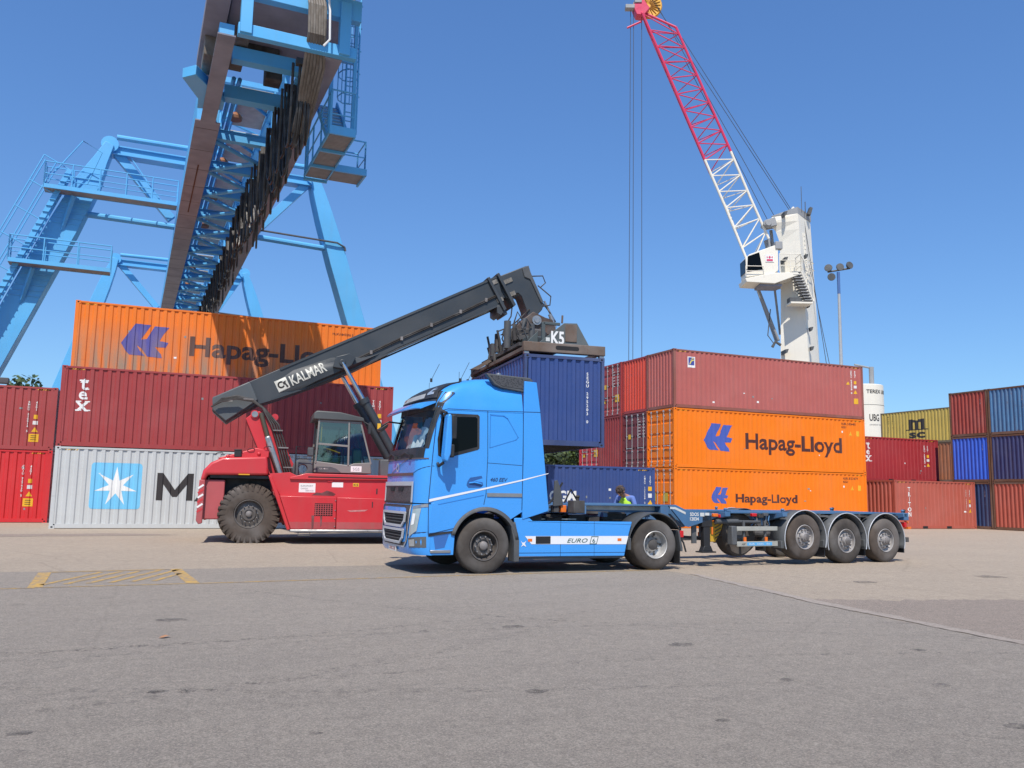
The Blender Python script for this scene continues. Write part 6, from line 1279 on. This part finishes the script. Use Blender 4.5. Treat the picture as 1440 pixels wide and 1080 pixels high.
for a in (.3, 1.2, 2.0, 2.9): mb.tube((2.43+.33*math.cos(a), -17.9+.42*math.sin(a), zf+1.6), (2.43+.33*math.cos(a), -17.9+.42*math.sin(a), zf+5.4), .015, 5)
mb.build('caged_ladder', P_gb, G)
mb = MB()
for k in range(9): mb.box(1.74, 2.42, -18.2+.22*k, -18.05+.22*k, zf+.25+.2*k, zf+.28+.2*k)
mb.bar((1.74, -18.3, zf+.1), (1.74, -16.2, zf+2.1), .05, .18); mb.bar((2.42, -18.3, zf+.1), (2.42, -16.2, zf+2.1), .05, .18); mb.build('stair_flight', P_gb, G)
# leg frames
def leg_frame(y, za, xa, xb, spread, w0, detail=True):
    for s, x in ((-1, xa), (1, xb)):
        w0 = (1.22 if y < 5 else .95) if s < 0 else .92; sp_ = (6.5 if y < 5 else 5.0) if s < 0 else 5.6; xbot = x+s*sp_; d = Vector((xbot-x, 0, .5-za)).normalized()
        mb = MB()
        # tapered box leg, curved towards the knee at the top
        secs = []
        for t, ww in ((0, .40), (.05, .62), (.12, w0*.85), (.25, w0), (1, w0)):
            cx = x+(xbot-x)*t - s*(.25*(1-min(1, t/.16)))*0; cz = za+(.5-za)*t; n_ = Vector((-d.z, 0, d.x)); secs.append((Vector((cx, y, cz)), ww, n_))
        vs = []
        for c, ww, n_ in secs:
            for a, b_ in ((-1, -1), (1, -1), (1, 1), (-1, 1)): vs.append(c+n_*(a*ww/2)+Vector((0, b_*.55, 0)))
        fs = [(i*4+j, i*4+(j+1) % 4, i*4+4+(j+1) % 4, i*4+4+j) for i in range(len(secs)-1) for j in range(4)]+[(0, 1, 2, 3), tuple(range(len(vs)-4, len(vs)))]
        mb.add(vs, fs); mb.build('leg', P_gb, G, bevel=.02)
        mb = MB(); mb.lathe([(.38, y-.45), (.38, y+.45)], (x, 0, za), 'y', 18); mb.build('pin_joint', P_gb, G)
        # strut from the joint down to the girder
        xs = XL if s < 0 else XR; mb = MB(); mb.bar((x+(-s)*.15, y, za-.1), (xs+(s)*.15, y, 14.3), .34, .40); mb.build('strut', P_gb, G, bevel=.01)
    mb = MB(); mb.box(xa, xb, y-.25, y+.25, za-.38, za-.02); mb.box(xa, xb, y-.35, y+.35, za-.42, za-.36); mb.box(xa, xb, y-.35, y+.35, za-.04, za+.02); mb.build('portal_beam', P_gb, G)
    mb = MB(); mb.tube((xa+.3, y-1.0, za+.15), (xb-.3, y-1.0, za+.25), .13, 10); mb.build('portal_tube', P_gb, G)
    mb = MB(); mb.tube((xa-spread*.2, y, za-3.4), (XL, y, za-3.45), .15, 10); mb.build('tie_tube', P_gb, G)
    mb = MB(); mb.tube((xb+spread*.22, y, za-3.55), (XR, y, za-3.4), .15, 10); mb.build('tie_tube', P_gb, G)
    mb = MB(); mb.path([(xb+spread*.22+.5, y-.6, za-3.5), (xb+spread*.22+.1, y-.7, za-3.35), (XR, y-.6, za-3.2)], .05, 6); mb.path([(xb+spread*.22+.5, y-.6, za-3.5), (xb+spread*.22+.55, y-.6, za-3.7)], .05, 6); mb.build('cable', M_dgrey, G)
leg_frame(0, 17.40, -4.86, 4.66, 5.3, 1.45)
leg_frame(22.5, 17.5, -4.9, 3.9, 5.3, 1.35)
# platforms on the left leg of the front frame
def leg_x(z): return -4.86-(17.4-z)/16.9*6.5
for z, xl, xr in ((14.65, -7.3, -1.8), (11.15, -8.4, -4.4)):
    mb = MB(); mb.box(xl, xr, -1.45, -.75, z-.09, z-.06); mb.build('platform_floor', M_grate2, G)
    mb = MB(); mb.box(xl, xr, -1.50, -1.44, z-.10, z+.08); mb.box(xl, xr, -.76, -.70, z-.10, z+.08)
    mb.bar((leg_x(z)-.2, -1.1, z-.2), (leg_x(z-1.6), -.5, z-1.7), .14); mb.build('platform_frame', P_gb, G)
    mb = MB(); railing(mb, [(xr, -1.47), (xl, -1.47), (xl, -.73), (xr, -.73)], z, 1.1, .03); mb.build('railing', P_gb, G)
    for q in range(5): mb = MB(); zz = z-.35-.25*q; mb.bar((leg_x(zz)-.55, -.56, zz), (leg_x(zz)+.6, -.56, zz), .05, .05); mb.build('leg_rib', P_gb, G)
mb = MB(); p0, p1 = Vector((leg_x(2)-.85, -.9, 2.0)), Vector((leg_x(15.6)-.8, -.9, 15.6)); dd = (p1-p0); n = 46
for y in (-1.3, -.7): mb.bar(p0+Vector((0, y+1, 0)), p1+Vector((0, y+1, 0)), .05, .22)
for k in range(n): c = p0+dd*(k/n); mb.box(c.x-.12, c.x+.12, -1.28, -.72, c.z-.015, c.z+.015)
mb.build('ladder_stair', P_gb, G)
mb = MB()
for off in (.55, 1.05):
    for y in (-1.3, -.7):
        mb.tube(p0+Vector((-off, y+1, .5*off)), p1+Vector((-off, y+1, .5*off)), .028, 6)
for k in range(12): c = p0+dd*(k/11); mb.tube(c+Vector((0, -.3, 0)), c+Vector((-1.05, -.3, .52)), .026, 6)
mb.build('stair_handrail', P_gb, G)
mb = MB(); mb.path([(leg_x(17)-1.9, -1.3, 15.4), (leg_x(17)-.9, -1.3, 17.0), (leg_x(17)-.1, -1.3, 16.6), (leg_x(17)-.6, -1.3, 15.0)], .03, 6); mb.build('stair_handrail', P_gb, G)
mb = MB(); mb.bar((-3.9, -.6, 17.0-.2), (-2.4, -.6, 14.8), .05); mb.build('strut', P_gb, G)
mb = MB(); mb.box(leg_x(6)+.75, leg_x(6)+1.2, -.6, -.2, 5.85, 6.1); mb.build('flood_lamp', M_dgrey, G, bevel=.02)
for y in (0, 22.5):
    mb = MB(); mb.box(-10.9, -9.4, y-1.2, y+1.2, .35, 1.1); mb.box(9.2, 10.7, y-1.2, y+1.2, .35, 1.1); mb.build('bogie_beam', P_gb, G, bevel=.03)
    for x in (-10.2, 9.9):
        for dy in (-.7, .7): mb = MB(); mb.lathe([(.3, x-.08), (.36, x-.1), (.36, x+.1), (.3, x+.08)], (0, y+dy, .36), 'x', 16); mb.build('rail_wheel', M_chas, G)
# ---------------------------------------------------------------- mobile harbour crane (right distance)
P_cr = mat('cream crane paint', (.78, .74, .64, 1), .5, dirt=.06, scale=.5, streak=.06)
P_pk = mat('magenta red paint', (.62, .03, .10, 1), .4, dirt=.08)
P_gyc = mat('crane grey', (.30, .31, .32, 1), .6, dirt=.15)
K = thing('harbour_crane', 'tall mobile harbour crane with a white tower and a red and white lattice boom', 'crane', (55.7, 61.3, 0), -.404)
def loft(name, secs, m, par, **kw):
    mb = MB(); n = len(secs[0]); vs = [p for s_ in secs for p in s_]
    mb.add(vs, [(i*n+j, i*n+(j+1) % n, (i+1)*n+(j+1) % n, (i+1)*n+j) for i in range(len(secs)-1) for j in range(n)]+[tuple(range(n)), tuple(range(len(vs)-n, len(vs)))]); return mb.build(name, m, par, **kw)
def sec(z, l, m_, r, dl=0): 
    # corners: left, front edge, right, back
    a = Vector((l, 0, z)); b_ = Vector((m_-.33, -1.0, z)); c = Vector((r+.55, 1.5, z)); return [a, b_, c, a+(c-b_)]
loft('tower', [sec(3.5, -2.3, .65, 1.65), sec(14.3, -2.12, .48, 1.5), sec(20, -1.98, .22, 1.30), sec(25.5, -1.95, -.05, 1.08), sec(26.6, -2.3, -.10, 1.04), sec(27.4, -3.0, -.14, 1.0), sec(28.1, -2.6, -.2, .96)], P_cr, K, smooth=0)
mb = MB(); a = sec(28.1, -2.75, -.2, 1.05); b_ = sec(28.25, -2.4, -.2, 1.05); c_s = [Vector((p.x, p.y, p.z+(.5 if i in (1, 2) else 0))) for i, p in enumerate(b_)]
loft('tower_cap', [a, c_s], P_gyc, K, smooth=0)
mb = MB(); mb.prism([(-3.6, 27.15), (-3.5, 27.55), (-2.5, 27.9), (-2.3, 27.1), (-3.2, 26.9)], 'y', -.5, .6); mb.lathe([(.3, -.6), (.3, .7)], (-3.15, 0, 27.3), 'y', 14); mb.build('sheave_head', P_gyc, K, bevel=.03)
mb = MB(); mb.prism([(-1.0, 28.4), (-.75, 29.0), (-.6, 29.05), (-.35, 28.5)], 'y', -.2, .3); mb.build('rope_bracket', P_cr, K)
mb = MB(); mb.tube((.1, -.3, 28.5), (.1, -.3, 31), .03, 5); mb.tube((.55, 0, 28.5), (.55, 0, 29.6), .04, 5); mb.build('antenna', M_dgrey, K)
mb = MB(); mb.prism([(.85, 28.5), (1.15, 28.4), (1.35, 29.1), (1.1, 29.2)], 'y', .2, .7); mb.build('flood_lamp', M_dgrey, K)
# flat dark panel, the ladder slot's shade put into its colour: follows the right face plane
fB, fC = Vector((.05, -1.0, 0)), Vector((2.0, 1.5, 0)); fn = (fC-fB).normalized(); fo = Vector((fn.y, -fn.x, 0))
def rf(u, z): return Vector((.05+.42*(20-z)*.04, -1.0, z))+fn*u+Vector((0, 0, 0))
def fR(u, z):
    t = (z-14.3)/(28-14.3); base = Vector((.15+(-.2-.48)*t, -1.0, z)); return base+fn*u+fo*.02
mb = MB(); mb.add([fR(.55, 26.9), fR(1.7, 26.6), fR(1.75, 19.7), fR(.65, 20.0)], [(0, 1, 2, 3)]); mb.build('ladder_slot_shade', mat('slot shade', (.10, .09, .075, 1), .8, dirt=.2), K)
mb = MB()
for u in (.95, 1.35): mb.tube(fR(u, 20)+fo*.03, fR(u, 26.5)+fo*.03, .04, 5)
for k in range(15): mb.tube(fR(.95, 20.3+.42*k)+fo*.03, fR(1.35, 20.3+.42*k)+fo*.03, .03, 5)
mb.build('ladder', P_cr, K)
for z in (23.6, 22.9): mb = MB(); p, q = fR(.5, z)+fo*.5, fR(1.9, z)+fo*.5; mb.path([fR(.5, z), p, q, fR(1.9, z)], .04, 5); mb.build('railing', P_cr, K)
for x, z in ((-1.75, 23.6), (.15, 23.9), (.25, 19.2), (.42, 17.0), (-1.9, 14.9), (.45, 15.2), (-1.7, 28.0)): mb = MB(); mb.prism([(x-.2, z+.15), (x+.12, z+.2), (x, z-.15), (x-.15, z-.2)], 'y', -1.35, -.9 if x > -1 else 0); mb.build('flood_lamp', M_dgrey, K)
def crest(x0, z0, w_, h_, yf, par):
    ff = lambda nm, a, m, o: apply_art(nm, a, lambda x, z: (x, yf(x)-o, z), m, par)
    ff('logo_plate', rect(x0, x0+w_, z0, z0+h_), M_white, .03); pk = mat('logo pink', (.60, .05, .14, 1), .5, dirt=0)
    ff('logo', rect(x0+.15*w_, x0+.85*w_, z0+.12*h_, z0+.38*h_), pk, .05)
    ff('logo', poly2([(x0+.5*w_, z0+.45*h_), (x0+.64*w_, z0+.64*h_), (x0+.5*w_, z0+.84*h_), (x0+.36*w_, z0+.64*h_)]), pk, .05)
    for s in (-1, 1): ff('logo', poly2([(x0+(.5+s*.34)*w_, z0+.78*h_), (x0+(.5+s*.18)*w_, z0+.64*h_), (x0+(.5+s*.34)*w_, z0+.50*h_)]), pk, .05)
crest(-1.30, 24.1, .85, .75, lambda x: -(x+2.0)*.5, K)
# operator cab and its platform
mb = MB(); mb.prism([(-5.85, 21.5), (-3.3, 21.9), (-2.9, 22.2), (-2.9, 24.35), (-3.2, 24.55), (-5.55, 23.65), (-5.9, 23.3)], 'y', -2.4, -.6); mb.build('operator_cab', P_cr, K, bevel=.04)
mb = MB(); mb.prism([(-5.78, 22.0), (-4.35, 22.25), (-4.65, 23.85), (-5.7, 23.45)], 'y', -2.43, -2.40); mb.prism([(-5.93, 21.95), (-5.90, 21.95), (-5.93, 23.2), (-5.96, 23.2)], 'y', -2.3, -.7); mb.build('cab_window', M_glass, K)
crest(-4.1, 22.95, .8, .7, lambda x: -2.41, K)
mb = MB(); mb.prism([(-6.0, 21.35), (-3.4, 21.9), (-1.2, 22.0), (-1.0, 21.8), (-3.3, 20.9), (-5.9, 21.0)], 'y', -2.6, -.2); mb.build('cab_platform', P_cr, K, bevel=.04)
mb = MB(); mb.box(-4.6, -2.6, -2.3, -.5, 20.72, 20.95); mb.build('platform_underside', P_under, K)
for pts in ([(-5.95, -2.6), (-4.3, -2.6)],): mb = MB(); railing(mb, pts, 21.5, 1.0, .035); mb.build('railing', P_cr, K)
mb = MB(); railing(mb, [(-2.85, -2.6), (-.9, -2.6), (-.9, -1.2)], 22.0, 1.7, .04, mids=(.6, 1.1)); mb.build('railing', P_cr, K)
mb = MB(); mb.box(-3.15, -2.5, -2.5, -1.9, 24.2, 24.9); mb.build('air_conditioner', P_gyc, K, bevel=.03)
mb = MB()
for k in range(11): t = k/10; mb.box(-1.75+1.25*t*.9, -.85+1.2*t*.9, -2.6, -1.5, 22.0-2.6*t, 22.06-2.6*t)
mb.build('stair_flight', P_gyc, K)
mb = MB(); mb.path([(-.9, -2.6, 23.6), (-.3, -2.6, 22.6), (.15, -2.6, 20.9), (.2, -2.6, 19.3)], .045, 6); mb.path([(-.9, -2.6, 22.1), (.15, -2.6, 19.3)], .06, 6); mb.box(-1.9, .1, -2.6, -1.2, 19.1, 19.25); mb.build('stair_rail', P_cr, K)
mb = MB(); mb.box(-1.9, -.8, -2.3, -1.5, 19.25, 19.7); mb.build('control_box', M_dgrey, K)
# lattice boom
foot = Vector((-2.2, .3, 16.2))
Lc = [Vector((-4.85, -.2, 22.9)), Vector((-7.1, -.2, 28.8)), Vector((-9.03, -.2, 33.53)), Vector((-14.95, -.2, 48.35))]
Rc = [Vector((-3.0, .0, 25.9)), Vector((-4.65, .0, 29.85)), Vector((-6.47, .0, 34.49)), Vector((-11.66, .0, 47.12))]
Mc = [Vector((-4.3, 2.3, 23.9)), Vector((-6.2, 2.3, 29.3)), Vector((-7.97, 2.3, 33.2)), Vector((-13.95, 2.3, 47.9))]
for nm, ch in (('L', Lc), ('R', Rc), ('M', Mc)):
    for i in range(3):
        mb = MB(); mb.tube(ch[i], ch[i+1], .13 if nm != 'M' else .11, 8); mb.build('boom_chord', P_pk if i == 2 else P_cr, K)
def lacing(A_, B_, n, m, r=.06):
    for k in range(n):
        a0, a1 = A_[0].lerp(A_[1], k/n), A_[0].lerp(A_[1], (k+1)/n); b0, b1 = B_[0].lerp(B_[1], (k+.5)/n), B_[0].lerp(B_[1], (k+1)/n)
        mb = MB(); mb.tube(a0, b0, r, 6); mb.tube(b0, a1, r, 6); mb.build('boom_lacing', m, K)
for i, n, m in ((0, 3, P_cr), (1, 3, P_cr), (2, 9, P_pk)):
    lacing((Lc[i], Lc[i+1]), (Rc[i], Rc[i+1]), n, m); lacing((Mc[i], Mc[i+1]), (Rc[i], Rc[i+1]), n, m, .05); lacing((Lc[i], Lc[i+1]), (Mc[i], Mc[i+1]), n, m, .05)
tip = Vector((-15.3, .6, 49.3))
for p in (Lc[3], Rc[3], Mc[3]): mb = MB(); mb.tube(p, tip+Vector((.3, 0, -.2)), .12, 8); mb.build('boom_chord', P_pk, K)
mb = MB(); mb.prism([(-15.9, 49.5), (-15.5, 48.5), (-14.8, 48.4), (-14.2, 49.2), (-14.8, 50.1)], 'y', .1, 1.2); mb.build('boom_tip', P_pk, K, bevel=.05)
mb = MB(); mb.lathe([(.2, 1.3), (1.35, 1.25), (1.45, 1.4), (1.35, 1.5), (.2, 1.45)], (-14.2, 0, 50.2), 'y', 30); o_ = mb.build('rope_sheave', mat('sheave yellow', (.75, .38, .02, 1), .4, dirt=.1), K)
for k in range(22): a = 2*PI*k/22; mb = MB(); mb.bar((-14.2+.3*math.cos(a), 1.22, 50.2+.3*math.sin(a)), (-14.2+1.25*math.cos(a), 1.22, 50.2+1.25*math.sin(a)), .03, .08, up=(0, 1, 0)); mb.build('sheave_spoke', mat('sheave shade', (.35, .16, .01, 1), .5, dirt=.1), o_)
mb = MB(); mb.box(-16.6, -15.7, 0, .7, 49.1, 49.5); mb.box(-15.7, -15.0, 0, .6, 49.7, 50.1); mb.build('work_lamp', P_gyc, K, bevel=.04)
mb = MB(); mb.tube((-16.4, .4, 47.2), (-15.0, .4, 47.9), .1, 8); mb.build('boom_arm', P_pk, K)
# lower boom foot section and grey luffing gear
mb = MB()
for a, b_, r in ((Lc[0], foot, .13), (Mc[0], foot+Vector((.3, 1.5, 0)), .12), (Rc[0], foot+Vector((.3, .4, .6)), .11)):
    mb = MB(); mb.tube(a, b_, r, 8); mb.build('boom_foot', P_gyc, K)
for k in range(6):
    t0, t1 = k/6, (k+.5)/6; mb = MB(); mb.tube(Lc[0].lerp(foot, t0), Mc[0].lerp(foot, t1), .05, 6); mb.tube(Mc[0].lerp(foot, t1), Lc[0].lerp(foot, (k+1)/6), .05, 6); mb.build('boom_lacing', P_gyc, K)
mb = MB(); mb.tube((-2.5, .9, 27.0), (-2.15, .6, 22.3), .16, 10); mb.tube((-2.9, .9, 26.0), (-2.0, .6, 21.2), .3, 10); mb.build('luffing_cylinder', P_gyc, K)
mb = MB(); mb.path([(-3.1, -.4, 19.0), (-3.4, -.4, 16.5), (-2.9, -.4, 15.8), (-2.3, -.4, 16.1)], .05, 6); mb.path([(-3.0, -.4, 15.4), (-2.7, -.4, 15.9), (-2.2, -.4, 15.6)], .14, 6); mb.build('hydraulic_hose', M_dgrey, K)
M_rope = mat('steel rope', (.045, .05, .06, 1), .6, dirt=0)
for a, b_ in (((-16.05, .5, 49.2), (-16.25, .5, 8)), ((-15.75, .5, 49.2), (-15.85, .5, 8)), ((-14.95, .5, 48.6), (-15.0, .5, 8)), ((-14.2, 1.3, 51.5), (-.9, .3, 28.9)), ((-13.6, 1.3, 50.8), (-2.3, .3, 28.2)), ((-11.0, .3, 46.2), (-.7, .3, 28.9)), ((-10.8, .3, 44.0), (-3.0, .3, 27.9)), ((.5, .3, 28.0), (2.5, .3, 12)), ((.9, .6, 24), (3.0, .6, 12))):
    mb = MB(); mb.tube(a, b_, .030, 5); mb.build('steel_rope', M_rope, K)
mb = MB(); mb.box(-16.6, -14.7, .2, .8, 7.0, 8.0); mb.build('hook_block', P_gyc, K, bevel=.05)
mb = MB(); mb.box(-6, 6, -3.5, 4.5, 1.4, 2.4); mb.box(-3.5, 3.5, -2.5, 3.5, 2.4, 3.6); mb.build('carrier', P_gyc, K, bevel=.05)
for k in range(8):
    for y in (-3.3, 4.3):
        mb = MB(); mb.lathe([(.3, y-.25), (.7, y-.3), (.75, y), (.7, y+.3), (.3, y+.25)], (-5+1.4*k, 0, .75), 'y', 18); mb.build('wheel', M_rub, K)
mb = MB(); mb.box(-6.4, -5.9, -6.5, 7.5, .4, 1.6); mb.box(5.9, 6.4, -6.5, 7.5, .4, 1.6); mb.build('outrigger', P_gyc, K, bevel=.04)
# white machinery silo beside it
W = thing('storage_silo', 'white cylindrical silo with small black lettering behind the orange containers', 'silo', (60.35, 58.95, 0), -.404)
mb = MB(); mb.lathe([(1.85, 0), (1.85, 11.85), (1.80, 11.9), (1e-5, 12.1)], (0, 0, 0), 'z', 40); mb.build('tank_shell', P_cr, W)
mb = MB()
for z in (10.0, 6.0, 2.5): mb.lathe([(1.855, z-.02), (1.865, z), (1.855, z+.02)], (0, 0, 0), 'z', 40, caps=False)
mb.build('shell_seam', M_dgrey, W)
def onsilo(x, z): a = x/1.85; return (1.868*math.sin(a), -1.868*math.cos(a), z)
cutsx = [q*.2 for q in range(-15, 16)]
apply_art('lettering', wtext('TEREX UBG', -.35, 11.05, 2.5, .34, .02), onsilo, M_blk, W, cutsx)
apply_art('lettering', wtext('UBG', -.15, 8.55, .95, .62, .02), onsilo, M_blk, W, cutsx); apply_art('lettering', wtext('container terminal', -.15, 8.15, 1.6, .14, .01), onsilo, mat('grey print', None), W, cutsx)
mb = MB(); mb.tube((.95, 0, 12), (.95, 0, 13.7), .22, 10); mb.tube((.95, 0, 13.6), (-.6, 0, 13.9), .09, 8); mb.build('vent_pipe', P_gyc, W)
# lamp mast
LM = thing('lamp_mast', 'tall grey lamp mast with four round floodlights right of the white crane tower', 'lamp mast', (59.3, 60.3, 0), -.404)
mb = MB(); mb.path([(0, 0, 0), (0, 0, 20.8)], .22, 12, r2=.13); mb.build('pole', mat('galvanised pole', (.42, .44, .46, 1), .5, .3, dirt=.1), LM)
mb = MB(); mb.tube((0, 0, 20.8), (0, 0, 22.9), .14, 12); mb.build('pole_top', mat('blue pole top', (.06, .14, .35, 1), .5, dirt=.1), LM)
mb = MB(); mb.tube((-1.0, 0, 22.9), (1.1, 0, 23.3), .09, 8); mb.build('cross_arm', M_dgrey, LM)
for x, z, d in ((-1.0, 23.3, (-.5, -1, .2)), (-.7, 22.4, (-.2, -1, -.1)), (.15, 23.4, (-.1, -1, .1)), (1.1, 23.6, (.3, -1, .2))):
    mb = MB(); mb.lathe([(.35, -.02), (.37, -.10), (.24, -.32), (.10, -.40), (1e-5, -.41)], (0, 0, 0), 'z', 18); mb.lathe([(.33, -.05), (1e-5, -.04)], (0, 0, 0), 'z', 18, mi=1); o_ = mb.build('floodlight', [M_dgrey, mat('floodlight glass', (.5, .5, .48, 1), .15, .3, dirt=.1)], LM)
    o_.location = (x, -.15, z); o_.rotation_euler = Vector(d).to_track_quat('Z', 'Y').to_euler()
# ---------------------------------------------------------------- trees
def leafmat(name, c):
    m = mat(name, c, .7, dirt=.35, scale=.8); return m
ML1 = leafmat('fresh green leaves', (.085, .13, .025, 1)); ML2 = leafmat('dark green leaves', (.04, .075, .02, 1)); M_bark = mat('bark', (.09, .065, .045, 1), .9, dirt=.3, scale=4)
def tree(label, loc, H, R, leaf, seed, group, n=2600, ls=.32):
    random.seed(seed); t = thing('broadleaf_tree', label, 'tree', loc, 0, group)
    mb = MB(); mb.path([(0, 0, 0), (.1, .05, H*.25), (0, .1, H*.6)], H*.028, 8, r2=H*.012)
    for k in range(7):
        a = 2*PI*k/7+random.uniform(-.3, .3); z = H*random.uniform(.28, .5); mb.path([(0, 0, z), (math.cos(a)*R*.4, math.sin(a)*R*.4, z+H*.14), (math.cos(a)*R*.75, math.sin(a)*R*.75, z+H*.2)], H*.010, 6, r2=H*.003)
    mb.build('trunk', M_bark, t)
    cl = []
    for k in range(26):
        a = random.uniform(0, 2*PI); rr = R*math.sqrt(random.random())*.8; zz = H*random.uniform(.38, .9)*(1-.25*(rr/R)**2); cl.append((rr*math.cos(a), rr*math.sin(a), zz, R*random.uniform(.22, .40)))
    for mi, mm in enumerate((leaf, ML2)):
        mb = MB()
        for k in range(n//2):
            c = cl[random.randrange(len(cl))] if mi == 0 or k % 2 else cl[random.randrange(8)]
            d = Vector((random.gauss(0, 1), random.gauss(0, 1), random.gauss(0, 1))).normalized()*c[3]*random.uniform(.55, 1.05)
            p = Vector(c[:3])+d*Vector((1, 1, .8)) if False else Vector((c[0]+d.x, c[1]+d.y, c[2]+d.z*.8))
            u = Vector((random.gauss(0, 1), random.gauss(0, 1), random.gauss(0, .6))).normalized(); v = u.cross(d+Vector((.01, 0, 0))).normalized(); s_ = ls*random.uniform(.5, 1.2)
            mb.add([p-u*s_, p+v*s_*.5, p+u*s_, p-v*s_*.5], [(0, 1, 2, 3)])
        mb.build('crown', mm, t, smooth=0, recalc=False)
gt = 'trees beyond the container yard'
tree('broad rounded tree top showing left of the gantry leg, above the faded red container', (-10.6, 97.0, 0), 12.9, 4.2, ML1, 1, gt, 2600, .34)
tree('light green tree top showing close beside the tall left container stack', (-7.4, 99.5, 0), 13.0, 3.0, ML1, 2, gt, 2200, .30)
tree('leafy tree seen in the gap under the hanging container, nearer the truck cab', (31.6, 66.5, 0), 9.5, 4.0, ML1, 3, gt, 4200, .28)
tree('leafy tree seen in the gap under the hanging container, nearer the red doors', (35.4, 68.5, 0), 9.0, 3.8, ML1, 4, gt, 4200, .28)
